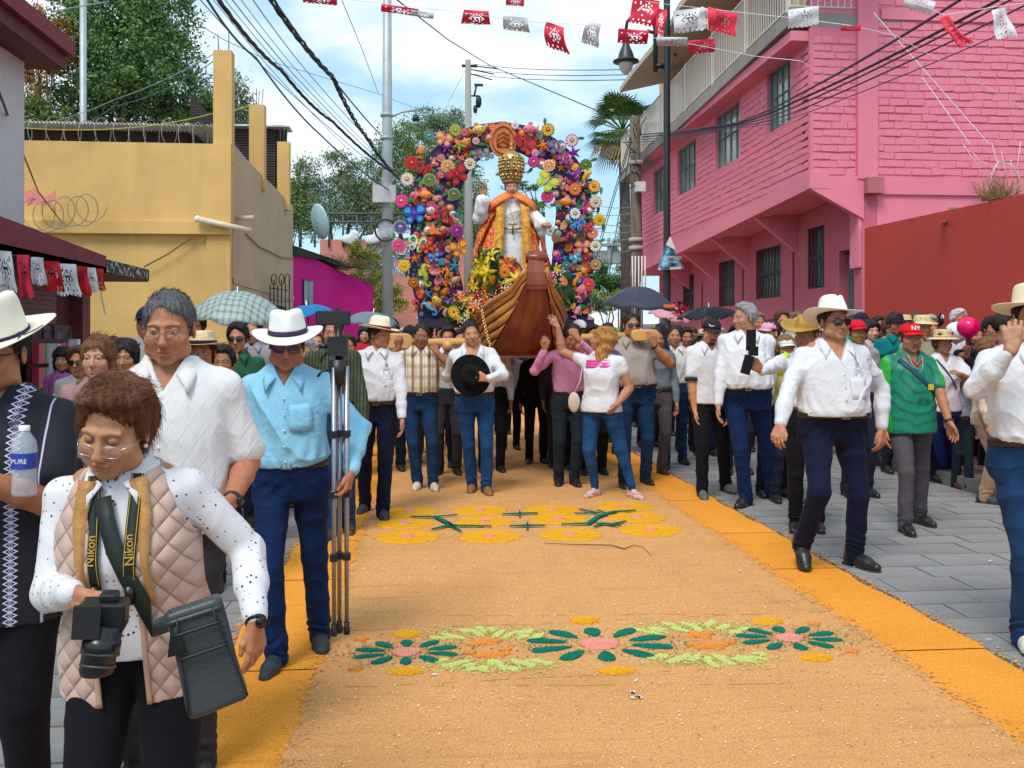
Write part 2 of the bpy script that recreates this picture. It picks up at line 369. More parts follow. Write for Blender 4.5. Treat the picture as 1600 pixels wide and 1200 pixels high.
def hair_part(f,k,style,hcol,parent,h,extra=0,seed=1,dist=20):
 if style=='none':return None
 long_=style in('long','bob','loose','pony','bun');T={'short':.007,'balding':.004,'long':.014,'bob':.015,'loose':.03,'pony':.010,'bun':.011,'full':.015,'under':.007}[style]+extra
 low={'bob':-.13,'loose':-.25,'long':-.40}.get(style,-.14);m=.16*k
 lo=f.o-m-np.array([0,0,.0]);hi=f.o+m+np.array([0,.05,.03]);lo[2]=f.o[2]+(low-.04)*k;hi[2]=f.o[2]+.18*k
 if style=='long':hi[1]+=.04
 S=SDF(lo,hi,h)
 def E(c,r,kk=.012,mm='u'):S.ell(f(np.array(c)*k),np.array(r)*k,kk*k,f.R,mm)
 E((0,.020,.036),(.076+T,.094+T,.088+T),0)
 if style=='full':E((0,-.02,.085),(.065,.06,.05),.03)
 if style=='bob':
  E((0,.035,-.01),(.084,.080,.080),.03);E((-.02,-.045,.088),(.062,.045,.034),.03);E((.03,-.03,.095),(.05,.05,.03),.02);E((0,.02,.105),(.075,.08,.035),.02)
 if style=='loose':E((0,.045,-.09),(.115,.075,.13),.04);E((.03,.05,-.15),(.09,.07,.10),.04)
 def cut(X,Y,Z):
  x,y,z=X-f.o[0],Y-f.o[1],Z-f.o[2];R=f.R
  lx,ly,lz=[(R[0][i]*x+R[1][i]*y+R[2][i]*z)/k for i in range(3)]
  yy,zz=HAIRL
  if style in('bob','loose'):zz=[.096,.092,.080,.045,.0,-.012,-.07,-.12,-.14]if style=='bob' else[.07,.06,.045,.0,-.2,-.3,-.3,-.3,-.3]
  if style=='long':zz=[.085,.075,.055,.01,-.06,-.12,-.13,-.14,-.14]
  if style in('balding',):zz=[.2,.2,.2,.12,.06,.03,-.02,-.05,-.06]
  lim=np.interp(ly+0*lx,yy,zz)
  lim=lim-np.where(ly<-.03,.12*np.clip(abs(lx)-.045,0,1),0)+.010*np.sin(lx*70+seed)*(ly<-.03)
  if style in('short','full','under'):lim=lim+np.where((abs(lx)>.05)&(ly>-.02)&(ly<.02),-.02,0)
  return(lz-lim)*k
 def cutter(X,Y,Z):return-cut(X,Y,Z)
 if style!='long':S.fn(cutter,(.03 if style=='bob' else.012)*k,'i')
 else:
  S.fn(cutter,.012*k,'i')
  for s in(-1,1):
   S.cap(f((s*.072*k,.005*k,.02*k)),f((s*.085*k,.0*k,-.15*k)),.020*k,.026*k,.03*k);S.cap(f((s*.085*k,.0*k,-.15*k)),f((s*.09*k,-.03*k,-.33*k)),.026*k,.014*k,.02*k)
  S.cap(f((0,.07*k,-.02*k)),f((0,.09*k,-.25*k)),.06*k,.05*k,.04*k)
 if style=='pony':S.cap(f((0,.11*k,.03*k)),f((0,.15*k,-.12*k)),.026*k,.012*k,.02*k)
 if style=='bun':S.ell(f((0,.115*k,.05*k)),.038*k,.01,f.R)
 wv=waves(seed,4,55 if style in('bob','loose')else 80,2.2);am={'bob':.0085,'loose':.011,'full':.007,'balding':.001}.get(style,.0042)
 def dz(x,y,z):
  a=np.arctan2(y-f.o[1],x-f.o[0]);return am*wv(x,y,z)+am*.45*np.sin(a*26+z*40+2*wv(x*.5,y*.5,z*.5))
 S.disp(dz);hm=hair_mat(hcol);V,Q=S.poly();o=link('hair',mesh_np(V,Q,'hair'),hm,parent)
 if dist<9.7:
  n_=np.zeros_like(V);e1=V[Q[:,2]]-V[Q[:,0]];e2=V[Q[:,3]]-V[Q[:,1]];fn_=np.cross(e1,e2)
  for c_ in range(4):np.add.at(n_,Q[:,c_],fn_)
  n_/=np.linalg.norm(n_,axis=1)[:,None]+1e-9;cen=f((0,.02*k,.02*k));rr_=np.random.RandomState(seed);n_*=np.sign(((V-cen)*n_).sum(1))[:,None];ok=np.nonzero(((V-cen)*n_).sum(1)>.03*k)[0]
  cnt=int(3600 if dist<3.5 else 1800 if dist<6 else 900);ix=ok[rr_.randint(0,len(ok),cnt)];P=V[ix];nn=n_[ix];ql=(P-f.o)@f.R/k;fl_=np.zeros_like(P)
  if style in('bob','full'):fr_=(ql[:,1]<.0)&(ql[:,2]>.06);fl_[:]=(0,.25,-1);fl_[fr_]=(.9,.6,.35)
  else:fl_[:,0]=ql[:,0]*4;fl_[:,1]=np.where(ql[:,1]<0,-.25,.3);fl_[:,2]=-1;top_=ql[:,2]>.10;fl_[top_]=(.7,-.55,-.1)
  if style=='loose':fl_[:,0]+=np.sin(ql[:,2]*60)*.6
  fl_=fl_@f.R.T+rr_.normal(0,.22,P.shape);fl_-=nn*(fl_*nn).sum(1)[:,None];fl_/=np.linalg.norm(fl_,axis=1)[:,None];sd_=np.cross(nn,fl_);Ls=(.020+.025*rr_.rand(cnt))*k*(1.6 if style in('bob','loose','long')else.8);wd=max(.0009,.00032*dist);up_=(.0008+.0022*rr_.rand(cnt)**3)*(2 if style in('bob','loose')else 1);VV_=[]
  for j,t_ in enumerate((0,.33,.66,1.)):
   c=P+fl_*(Ls*t_)[:,None]+nn*(up_*(.2+t_)-(Ls*t_)**2/(2*.10*k)+.0004)[:,None];w2_=wd*(1-.75*t_);VV_+=[c-sd_*w2_,c+sd_*w2_]
  VV_=np.stack(VV_,1).reshape(-1,3);b0=np.arange(cnt)[:,None]*8;FF=np.concatenate([b0+np.array([[2*j,2*j+1,2*j+3,2*j+2]])for j in range(3)]);st_=link('hair_strands',mesh_np(VV_,FF,'hair_strands',False),hm,o);st_['kind']='stuff'
 return o
def hair_mat(col):
 key='hair_%.3f_%.3f_%.3f'%tuple(col)
 if key in MC:return MC[key]
 g=G(key,.6);g.p.inputs['Specular IOR Level'].default_value=.3;v=g.vec(90,90,9,rot=(.4,.3,0));n=g.noise(1,v,5);n2=g.noise(14)
 c=g.mix(g.ramp(n,[(.35,0.),(.65,1.)]),tuple(c*.55 for c in col),tuple(min(1,c*1.5+.004)for c in col))
 c=g.mix(g.ma('MULTIPLY',n2,.4),c,tuple(min(1,c*1.9)for c in col));g.color(c);g.bump(n,.8,.004)
 MC[key]=g.m;return g.m
def hand_parts(S,f,s,side,curl=.35,grip=0,spread=.12):
 """hand in frame f: origin wrist, -Z along the fingers, +X towards the thumb, palm faces -Y"""
 def P(x,y,z):return f((x*s,y*s,z*s))
 kn=[(.030,.0,-.088),(.010,-.002,-.094),(-.011,-.001,-.090),(-.030,.003,-.080)];ln=[.068,.076,.071,.055]
 for i,(a,l)in enumerate(zip(kn,ln)):
  S.cap(P(a[0]*.45,.0,-.008),P(*a),.0155*s,.0128*s,.010*s)
  cu=curl*(1+.15*i)+grip;ang=cu*.7;p=np.array(a);sp=(1.5-i)*spread*.5
  for j,(fr,r)in enumerate(((.46,.0092),(.31,.0083),(.27,.0074))):
   q=p+l*fr*np.array([sin(sp)*(1-cu*.3),-sin(ang),-cos(ang)]);S.cap(P(*p),P(*q),r*s*1.03,r*s*.95,.003*s);p=q;ang+=cu*(.95 if j==0 else.7)
 S.cap(P(.012,0,-.02),P(.030,-.010,-.045),.017*s,.0145*s,.012*s)
 b=np.array([.046-.012*grip,-.014-.018*grip,-.070]);S.cap(P(.030,-.010,-.045),P(*b),.0125*s,.0105*s,.006*s)
 S.cap(P(*b),P(b[0]-.002-.014*grip,b[1]-.008-.016*grip,b[2]-.030+.008*grip),.0102*s,.0085*s,.004*s)
def frame_from(o,down,palm):
 z=-unit(down);y=np.array(palm,float);y=y-z*(y@z);y=-unit(y);x=np.cross(y,z);return Fr(o,np.stack([x,y,z],1))
def hand_frame(o,down,palm,side):
 """side=+1: thumb to the hand's +X as it lies; mirrored for the other hand"""
 f=frame_from(o,down,palm)
 if side<0:f.R=f.R.copy();f.R[:,0]*=-1
 return f
def cloth(name,col,**k):
 k.setdefault('rough',.85);k.setdefault('bump',.25);k.setdefault('bs',500);k.setdefault('dist',.001);k.setdefault('sheen',.02);k.setdefault('spec',.18);k.setdefault('var',.06)
 return mat('cloth_'+name,col,**k)
WHT=(.80,.80,.82)
def shirt_mat(v):
 if isinstance(v,bpy.types.Material):return v
 return cloth('%.3f_%.3f_%.3f'%tuple(v),v)
def glasses(f,k,kind,parent):
 b=MB();fr=mat('metal_frame',(.35,.27,.16),.3,.8)if kind in('gold','wire')else mat('black_plastic',(.01,.01,.011),.25)
 dz=-.006 if kind!='low' else-.022
 yv=-.103;big=1.18 if kind in('sun','tint')else 1
 def rim(s):
  pts=[]
  for i in range(17):
   a=2*pi*i/16;cx,cz=cos(a),sin(a);e=2/3.0;X=.0235*big*np.sign(cx)*abs(cx)**e;Z=.0165*big*np.sign(cz)*abs(cz)**e
   pts.append(f(np.array([s*.0335*big**.3+X,yv+.010*abs(s*.033+X)/.055,dz+Z])*k))
  return pts
 rr=(.0011 if kind in('gold','wire','low','tint')else.0024)*k
 for s in(-1,1):
  b.tube(rim(s),rr,5)
  b.tube([f(np.array(p)*k)for p in((s*.057*big,yv+.012,dz+.008),(s*.074,-.055,dz+.006),(s*.080,.01,dz+.008),(s*.078,.026,dz-.012))],rr*.9,5)
 b.tube([f(np.array(p)*k)for p in((-.011,yv,dz+.004),(0,yv-.002,dz+.007),(.011,yv,dz+.004))],rr,5)
 if kind=='low':fr=mat('silver_frame',(.6,.6,.6),.25,.9)
 g=b.build('glasses',fr,parent)
 lb=MB();lb.smooth=True
 for s in(-1,1):
  P=rim(s)[:-1];c=np.mean(P,0)+f.R@np.array([0,-.0035*k,0]);lb.add(P+[c],[(i,(i+1)%16,16)for i in range(16)])
 lm=mat('dark_lens',(.012,.010,.014),.06,spec=.8)if kind=='sun' else mat('violet_lens',(.10,.02,.07),.08,spec=.8)if kind=='tint' else None
 if lm is None:
  if 'clear_lens' not in MC:
   m=bpy.data.materials.new('clear_lens');m.use_nodes=True;p=m.node_tree.nodes['Principled BSDF'];p.inputs['Alpha'].default_value=.06
   p.inputs['Roughness'].default_value=.03;p.inputs['Base Color'].default_value=(.8,.82,.85,1);MC['clear_lens']=m
  lm=MC['clear_lens']
 lb.build('lens',lm,g)
def hat_part(f,k,parent,col,band=(.02,.01,.02),brim=.075,crown=.115,curl=.02,droop=.0,pinch=1,tilt=(0,0,0),base=.052,name='hat',cord=False,ra=.090,taper=.80,hm=None):
 R=f.R@rotm(*tilt);o=f((0,.008*k,base*k));nr=48;V=[];rb=ra*1.17
 rows=[(0,crown*.93),(.35,crown*.94),(.62,crown*.97),(.80,crown*.985),(.92,crown*.95),(.99,crown*.86),(1.0,crown*.70),(1.0,crown*.35),(1.0,.012),(1.0,0)]
 for t,z in rows:
  tp=taper+(1-taper)*(1-z/crown)
  for i in range(nr):
   a=2*pi*i/nr;x=ra*t*tp*cos(a);y=rb*t*tp*sin(a);zz=z
   if pinch:
    cre=math.exp(-(x/.022)**2)*pinch*.020*(1 if y<.06 else.5);zz-=cre*(z>crown*.8)
    if z>crown*.45 and y<-.02:x*=1-.24*pinch*min(1,(-y-.02)/.05)*(z/crown)
    zz-=.012*max(0,y/.08)*(z>crown*.8)
   V.append((x,y,zz))
 nb=7
 for j in range(1,nb+1):
  t=j/nb
  for i in range(nr):
   a=2*pi*i/nr;rr=ra+brim*t*(1 if curl<.03 else 1-.12*abs(cos(a)));x=rr*cos(a);y=(rb+brim*t*1.02)*sin(a)
   V.append((x,y,curl*(cos(a)**2)*t**2.0-droop*(sin(a)**2)*t**1.6))
 V=np.array(V)*k;V=V@R.T+o;Fc=[];nrow=len(rows)+nb
 for j in range(nrow-1):
  for i in range(nr):Fc.append((j*nr+i,(j+1)*nr+i,(j+1)*nr+(i+1)%nr,j*nr+(i+1)%nr))
 me=mesh_np(V,Fc,name);ob=link(name,me,hm or mat('felt_%.2f%.2f%.2f'%tuple(col),col,.75,var=.05,bump=.3,bs=300,dist=.001),parent)
 md=ob.modifiers.new('thick','SOLIDIFY');md.thickness=.0035*k;md.offset=0
 if band is not None:
  bv=[];bf=[]
  for z in(.003,.012,.026 if not cord else.007):
   for i in range(nr):
    a=2*pi*i/nr;tp=taper+(1-taper)*(1-z/crown);bv.append(((ra*tp+.0035)*cos(a),(rb*tp+.0035)*sin(a),z))
  bv=np.array(bv)*k@R.T+o
  for j in range(2):
   for i in range(nr):bf.append((j*nr+i,(j+1)*nr+i,(j+1)*nr+(i+1)%nr,j*nr+(i+1)%nr))
  bo=link('hat_band',mesh_np(bv,bf),cloth('band%.2f%.2f'%(band[0],band[2]),band),ob)
  md=bo.modifiers.new('thick','SOLIDIFY');md.thickness=.002*k
 return ob,Fr(o,R)
def cap_part(f,k,parent,col,mark=None,vis=None):
 R=f.R;V=[];nr=24;o=f((0,.012*k,.040*k))
 for j in range(8):
  a=j/7*pi/2
  for i in range(nr):
   b=2*pi*i/nr;V.append((.088*cos(a)*cos(b),.105*cos(a)*sin(b),.088*sin(a)))
 Fc=[(j*nr+i,j*nr+(i+1)%nr,(j+1)*nr+(i+1)%nr,(j+1)*nr+i)for j in range(7)for i in range(nr)]
 me=mesh_np(np.array(V)*k@R.T+o,Fc,'cap');m=cloth('cap%.2f%.2f%.2f'%tuple(col),col);ob=link('cap',me,m,parent)
 md=ob.modifiers.new('thick','SOLIDIFY');md.thickness=.003
 V=[];n=13
 for j in range(6):
  for i in range(n):
   u=(i/(n-1)-.5)*2;a=-pi/2+u*1.05;t=j/5;x=.088*cos(a)*(1-.05*t);y=.105*sin(a)-t*.075*math.sqrt(max(0,1-u*u*.98));V.append((x,y,.004-.020*u*u*(.3+.7*t)-t*.012))
 Fc=[(j*n+i,j*n+i+1,(j+1)*n+i+1,(j+1)*n+i)for j in range(5)for i in range(n-1)]
 v=link('visor',mesh_np(np.array(V)*k@R.T+o,Fc),cloth('cap%.2f%.2f%.2f'%tuple(vis or col),vis or col),ob)
 md=v.modifiers.new('thick','SOLIDIFY');md.thickness=.003
 return ob,Fr(o,R)
def text_obj(name,s,size,m,parent,o,R,extrude=.0006,sx=1,off=0):
 c=bpy.data.curves.new(name,'FONT');c.body=s;c.size=size;c.extrude=extrude;c.align_x='CENTER';c.align_y='CENTER';c.resolution_u=3
 ob=bpy.data.objects.new(name,c);COL.objects.link(ob);c.materials.append(m);ob.parent=parent
 c.offset=off;me=bpy.data.meshes.new_from_object(ob);bpy.data.objects.remove(ob);ob=bpy.data.objects.new(name,me);COL.objects.link(ob);ob.parent=parent
 if not me.materials:me.materials.append(m)
 Mx=Matrix.Identity(4)
 for i in range(3):
  for j in range(3):Mx[i][j]=R[i][j]*(sx if j==0 else 1)
 Mx.translation=Vector(o);ob.matrix_local=Mx;return ob
def collar_part(f,s,m,parent,w=1,openv=.06,neck=.064):
 V=[];n=29
 for j,(dr,dz)in enumerate(((0.004,-.018),(.008,.004),(.011,.018),(.016,.017),(.024,-.004),(.030,-.020))):
  for i in range(n):
   u=(i/(n-1)-.5)*2;a=u*pi*.90;fr=max(0,(abs(u)-.55)/.45)
   rr=neck+dr+(.016*fr*(j>=4));x=sin(a)*rr*w;y=cos(a)*(rr-.004)-.002
   x+=np.sign(u)*(openv*.35*fr**1.5+(.016*fr*(j>=4)))
   z=.556+dz-.034*fr-.030*fr*fr*(openv/.06)-(.034*fr**3 if j==5 else.012*fr**3 if j==4 else 0);x+=np.sign(u)*(.018*fr**2 if j==5 else.006*fr**2 if j==4 else 0);y-=(.012*fr if j>=2 else.006*fr)+.018*fr**2
   V.append((x,y,z))
 V=np.array(V)*s@f.R.T+f.o
 Fc=[(j*n+i,j*n+i+1,(j+1)*n+i+1,(j+1)*n+i)for j in range(5)for i in range(n-1)]
 o=link('collar',mesh_np(V,Fc),m,parent);md=o.modifiers.new('thick','SOLIDIFY');md.thickness=.0035;md.offset=0;return o
def shoe(S,f,s,style):
 """frame f: origin on the ground under the ankle, toe to -Y"""
 def C(a,b,r0,r1,k=.02):S.cap(f(np.array(a)*s),f(np.array(b)*s),r0*s,r1*s,k*s)
 C((0,.035,.036),(0,-.10,.030),.036,.042);C((0,-.10,.030),(0,-.175,.024),.042,.028);C((0,.02,.04),(0,.02,.10),.042,.045,.03);C((0,.0,.07),(0,-.09,.045),.036,.03)
 def flat(X,Y,Z):
  x,y,z=X-f.o[0],Y-f.o[1],Z-f.o[2];R=f.R;return-(R[0][2]*x+R[1][2]*y+R[2][2]*z)
 S.fn(flat,.004,'i')
def person(sp):
 """builds one person; spec keys are documented by their defaults below"""
 g=lambda k,d=None:sp.get(k,d)
 H=g('H',1.68);s=H/1.70;w=g('w',1.0);belly=g('belly',0.);d=g('d',9.);fem=g('fem',0)
 tuck=g('tuck',1);hb=g('hh',min(.007,max(.0028,.00078*d)));hc_=g('hcl',min(.013,max(.0050,.0013*d)));tone=g('tone','brown')
 lean=g('lean',0.);drop=g('drop',0.);hipx=g('hipx',0.)
 pel=Fr((hipx,g('hipy',0.),.90*s-drop),rotm(0,0,g('ptw',0.)))
 T=Fr(pel.o,rotm(lean,0,0)@rotm(0,g('side',0.),0)@rotm(0,0,g('tw',0.)))
 t=lambda x,y,z:T((x*s*w if abs(x)>.02 else x,y*s,z*s))
 sw=g('shw',.166)
 sh={1:t(sw,.012,.468),-1:t(-sw,.012,.468)}
 nb=t(0,.012,.548);yaw,pit,rol=g('head',(0,0,0));HR=rotm(0,0,yaw)@rotm(pit,0,0)@rotm(0,rol,0);k=(.985+.5*(s-1))*g('hk',1)
 HF=Fr(nb+T.R@np.array([0,-.012,.035])*s+HR@np.array([0,-.02,.095])*k,HR)
 st=dict(g('face',{}));st.setdefault('hc',g('hairc',(.02,.015,.012)));rv=np.random.RandomState(g('seed',3)*7+1);st.setdefault('fat',rv.uniform(-.4,1.3)*(0 if fem else 1));st.setdefault('age',rv.choice([0,.5,1]));tone=tuple(np.clip(np.array(SK.get(tone,tone),float)*rv.uniform(.88,1.15)*np.array([1,rv.uniform(.94,1.08),1]),0,1))
 root=bpy.data.objects.new('person',None)
 dep=.118+belly*.02
 zs=[.02,.10,.20,.32,.42,.485,.53,.56,.60]
 if fem:A=[.160,.138,.138,.148,.150,.134,.090,.062,.05];B=[.115,.105,.108,.130+.02*fem,.118,.092,.075,.060,.05]
 else:A=[.158,.152,.154,.166,.170,.152,.104,.068,.055];B=[.112,.112,.116,.124,.118,.096,.078,.062,.05]
 A=[a*(w if i<6 else(w+1)/2)for i,a in enumerate(A)]
 cy=[0]*9
 bl=[.9,1,.95,.5,.15,0,0,0,0]
 A=[a+belly*.45*b for a,b in zip(A,bl)];B=[b_+belly*.55*b for b_,b in zip(B,bl)];cy=[-belly*.5*b for b in bl]
 def loft(X,Y,Z,off=0.,bot=.03,top=.575,flare=0.):
  x,y,z=X-T.o[0],Y-T.o[1],Z-T.o[2];R=T.R
  lx,ly,lz=[(R[0][i]*x+R[1][i]*y+R[2][i]*z)/s for i in range(3)]
  a=sint(lz,zs,A)+off;b=sint(lz,zs,B)+off;c=sint(lz,zs,cy)
  if tuck:e=-.014*np.clip((.125-lz)/.05,0,1);a=a+e;b=b+e
  if flare:e=flare*np.clip((.22-lz)/.25,0,1);a=a+e;b=b+e
  q=((np.abs(lx)/a)**2.3+(np.abs(ly-c)/b)**2.3)**(1/2.3)
  dd=(q-1)*np.minimum(a,b);return np.maximum(np.maximum(dd,bot-lz),lz-top)*s
 hm_=.13*k+.03
 lo=np.minimum(HF.o-hm_,t(-.15,-.13,.36));hi=np.maximum(HF.o+hm_+.01,t(.15,.12,.40))
 clo,chi=t(-.17,-.16,.33)-.01,t(.17,.14,.60)+.01;clo,chi=np.minimum(clo,chi),np.maximum(clo,chi)
 arms={};slv=g('sleeve','long')
 def islong(sd):return slv=='long' or(isinstance(slv,dict)and slv[sd]=='long')
 for sd in(1,-1):
  a=g('arms',{}).get(sd,{})
  tgt=a.get('at');ua,fa=.285*s,.255*s
  if tgt is None:tgt=sh[sd]+np.array([sd*.055*s+sd*belly*.25+sd*(w-1)*.1,-.06*s,-.525*s])
  else:tgt=np.array(tgt,float)
  pole=a.get('pole',(sd*.6,.8,-.2));el,wr=ik(sh[sd],tgt,ua,fa,pole)
  arms[sd]=(el,wr);fd=unit(wr-el);hd=unit(np.array(a['dir'],float))if 'dir' in a else fd
  palm=a.get('palm',(-sd,-.25,0));hf=frame_from(wr+hd*.004,hd,palm)
  th=a.get('thumb',(0,-1,.2))
  if hf.R[:,0]@np.array(th,float)<0:hf.R=hf.R.copy();hf.R[:,0]*=-1
  hs=s*(.93 if fem else 1.02);a['_']=(hf,hs,fd)
  pts=np.array([sh[sd],el,wr,hf((.06*hs,0,-.19*hs)),hf((-.06*hs,0,-.19*hs)),hf((0,-.08*hs,-.1*hs)),hf((.0,.04*hs,-.1*hs))])
  lo=np.minimum(lo,pts.min(0)-.06);hi=np.maximum(hi,pts.max(0)+.06)
 S=SDF(lo,hi,hb)
 head_sdf(S,HF,k,hb,st)
 nr=g('neckr',.054 if not fem else.047)*s
 nbase=t(0,.022,.50);ntop=HF((0,.022*k,-.06*k));S.cap(nbase,ntop,nr*1.12,nr*.98,.022)
 S.cap(t(-.10,.015,.505),t(.10,.015,.505),.045*s,.045*s,.03)
 S.fn(lambda X,Y,Z:loft(X,Y,Z,-.016,.34,.56),.02*s,'u',clo,chi)
 ar=g('armr',1.0)
 for sd in(1,-1):
  a=g('arms',{}).get(sd,{});el,wr=arms[sd];lg_=islong(sd);q_=.70 if lg_ else 1.
  if '_' in a:hf,hs,fd=a['_']
  else:hs=s*(.93 if fem else 1.02);fd=unit(wr-el);hf=frame_from(wr+fd*.004,fd,(-sd,-.25,0));hf.R=hf.R if hf.R[:,0]@np.array((0,-1,.2))>0 else hf.R*np.array([-1,1,1])
  S.cap(t(sd*.08,.012,.50),sh[sd],.036*s,.034*s*q_+.006,.02)
  m_=el+(wr-el)*.35;S.cap(sh[sd],el,.047*s*ar*q_,.043*s*ar*q_,.012);S.cap(el,m_,.043*s*ar*q_,.042*s*ar*q_,.01);S.cap(m_,wr,.042*s*ar*q_,.027*s,.01)
  if not a.get('hide'):hand_parts(S,hf,hs,sd,a.get('curl',.32),a.get('grip',0),a.get('spread',.12))
 Vh,Qh=S.poly();q=HF.inv(Vh)/k;C=head_cols(q,tone,st)
 base=np.array(SK.get(tone,tone),float)
 nh=np.linalg.norm(q,axis=1)>.16;C[nh]=base*np.array([.98,.90,.87])
 VV,QQ,CC=[Vh],[Qh],[C]
 me=mesh_np(Vh,Qh,'person');C=np.concatenate(CC)
 at_=me.attributes.new('Col','FLOAT_COLOR','POINT');at_.data.foreach_set('color',np.concatenate([C,np.ones((len(C),1))],1).astype(np.float32).ravel())
 bpy.data.objects.remove(root)
 root=bpy.data.objects.new('person',me);COL.objects.link(root);me.materials.append(skin_m())
 root.location=tuple(g('loc',(0,0,0)));root.rotation_euler=(0,0,g('rz',0));tag(root,g('label'),'person',g('group'))
 fine=d<5
 sm_=shirt_mat(g('shirt',WHT));slv=g('sleeve','long');bot=.085 if tuck else g('hem',-.06);off_=g('fit',.012);flare=0 if tuck else g('flare',.012)
 al=[sh[1],sh[-1],arms[1][0],arms[-1][0],t(-.22,-.2,bot),t(.22,.2,.6),t(-.2,-.2-belly,.1)]
 for sd in(1,-1):
  if islong(sd):al.append(arms[sd][1])
 al=np.array(al);Sh=SDF(al.min(0)-.085,al.max(0)+.085,hc_)
 Sh.fn(lambda X,Y,Z:loft(X,Y,Z,off_,bot,.572,flare),0)
 for sd in(1,-1):
  el,wr=arms[sd];Sh.cap(t(sd*.05,.012,.525),sh[sd],.040*s,.052*s,.04*s)
  if g('sleeveless'):continue
  if islong(sd):
   j=wr-unit(wr-el)*.012*s;Sh.cap(sh[sd],el,.056*s,.050*s,.03*s);Sh.cap(el,el+(j-el)*.55,.052*s,.048*s,.02*s);Sh.cap(el+(j-el)*.5,j,.048*s,.037*s,.015*s)
   if fine or d<9:
    u=unit(wr-el);Sh.cap(wr-u*.055*s,wr-u*.012*s,.0405*s,.0385*s,.003)
  else:
   fr=slv if isinstance(slv,float)else(slv[sd]if isinstance(slv,dict)and isinstance(slv[sd],float)else.72)
   Sh.cap(sh[sd],sh[sd]+(el-sh[sd])*fr,.056*s,.064*s*g('sfl',1),.03*s)
 sd_=g('seed',3);w1=waves(sd_,4,17,1.8);w2=waves(sd_+50,4,34,1.9);fa_=g('fold',1.0)
 def fold(x,y,z):
  lz=(z-pel.o[2])/s;n1=w1(x,y*.6,z*.8);n2=w2(x,y,z*.6)
  r=(-.0088*(1-2.6*np.abs(n1)**.6)-.0030*(1-2.4*np.abs(n2)**.65))*np.clip((lz-.07)/.05,.15,1)
  ang=np.arctan2(y-T.o[1]+.0,x-T.o[0]);r=r+.0045*np.clip((.24-lz)/.12,0,1)*np.clip((lz-.10)/.03,0,1)*np.sin(ang*17+5*n1)*(1 if tuck else.4)
  for sd in(1,-1):
   el=arms[sd][0];dd=np.sqrt((x-el[0])**2+(y-el[1])**2+(z-el[2])**2);u=unit(arms[sd][1]-sh[sd]);aa=(x-el[0])*u[0]+(y-el[1])*u[1]+(z-el[2])*u[2]
   r=r+.0026*np.exp(-(dd/.08)**2)*np.sin(aa*85+14*n1+12*n2)
  return r*fa_*s
 Sh.disp(fold)
 ov=g('openv',.05)
 if ov:
  def wedge(X,Y,Z):
   x,y,z=X-T.o[0],Y-T.o[1],Z-T.o[2];R=T.R;lx,ly,lz=[(R[0][i]*x+R[1][i]*y+R[2][i]*z)/s for i in range(3)]
   zv=.555-ov*1.9;return np.maximum(np.abs(lx)-(lz-zv)*.48,ly+.01)*s
  Sh.fn(wedge,.002,'s')
 Sh.cap(t(0,.012,.548),t(0,-.004,.66),.060*s*g('neckhole',1),.060*s,.002,'s')
 if g('placket',1)and d<10:
  def plk(X,Y,Z):
   x,y,z=X-T.o[0],Y-T.o[1],Z-T.o[2];R=T.R;lx=R[0][0]*x+R[1][0]*y+R[2][0]*z;ly=R[0][1]*x+R[1][1]*y+R[2][1]*z
   return np.where(ly<0,Sh_d0-.0022*np.clip((.017-np.abs(lx))/.003,0,1),Sh_d0)
  Sh_d0=Sh.d.copy();X,Y,Z=Sh.ax[0][:,None,None],Sh.ax[1][None,:,None],Sh.ax[2][None,None,:];Sh.d=plk(X,Y,Z).astype(np.float32)
 shirt=mk(g('topname','shirt'),Sh,sm_,root)
 if g('collar',1):collar_part(T,s,shirt_mat(g('collarm',g('shirt',WHT))),shirt,(w+1)/2,ov if ov else.02)
 if g('buttons',1)and d<7 and g('placket',1):
  bt=mat('button',(.75,.75,.74),.3)
  for i in range(5):
   lz=.12+.075*i
   if lz>.50-ov:break
   yb=sint(lz,zs,B)+off_+.004;c=T((0,(sint(lz,zs,cy)-yb)*s,lz*s))
   MB().ball(c,.0055,8,4).build('button',bt,shirt)
 if not g('nolegs'):
  feet=g('feet',{1:(.10,0,0),-1:(-.10,0,0)});hipj={sd:pel((sd*.088*s*w,0,0))for sd in(1,-1)};lw=g('legw',1.0);lb=g('legb',1.0);lg={}
  for sd in(1,-1):
   fx=feet[sd];ank=np.array([fx[0]*s,fx[1]*s,fx[2]*s+.085*s]);kn,an=ik(hipj[sd],ank,.425*s,.415*s,fx[5]if len(fx)>5 else(sd*.1,-1,0));lg[sd]=(kn,ank,an)
  pts=np.array([lg[1][0],lg[-1][0],lg[1][1],lg[-1][1],pel((-.17*w*s,-.14*s-belly*.5,.13*s)),pel((.17*w*s,.14*s,.13*s))]);Tr=SDF(pts.min(0)-.09,pts.max(0)+.05+.06*np.array([1,1,0]),max(hc_,.006))
  top=.105
  zt=[-.16,-.06,0,.06,.12];At=[.15*w,.172*w+belly*.2,.170*w+belly*.35,.160*w+belly*.42,.156*w+belly*.45];Bt=[.09,.125,.128+belly*.2,.122+belly*.4,.116+belly*.5];Ct=[.01,.012,.01,-belly*.25,-belly*.5]
  if fem:At=[.16*w,.186*w,.180*w,.155*w,.142*w];Bt=[.1,.135,.13,.112,.108]
  def pelv(X,Y,Z):
   x,y,z=(X-pel.o[0])/s,(Y-pel.o[1])/s,(Z-pel.o[2])/s;a=sint(z,zt,At);b=sint(z,zt,Bt);c=sint(z,zt,Ct)
   q=((np.abs(x)/a)**2.3+(np.abs(y-c)/b)**2.3)**(1/2.3);return np.maximum(np.maximum((q-1)*np.minimum(a,b),z-top),-.09-z)*s
  Tr.fn(pelv,0)
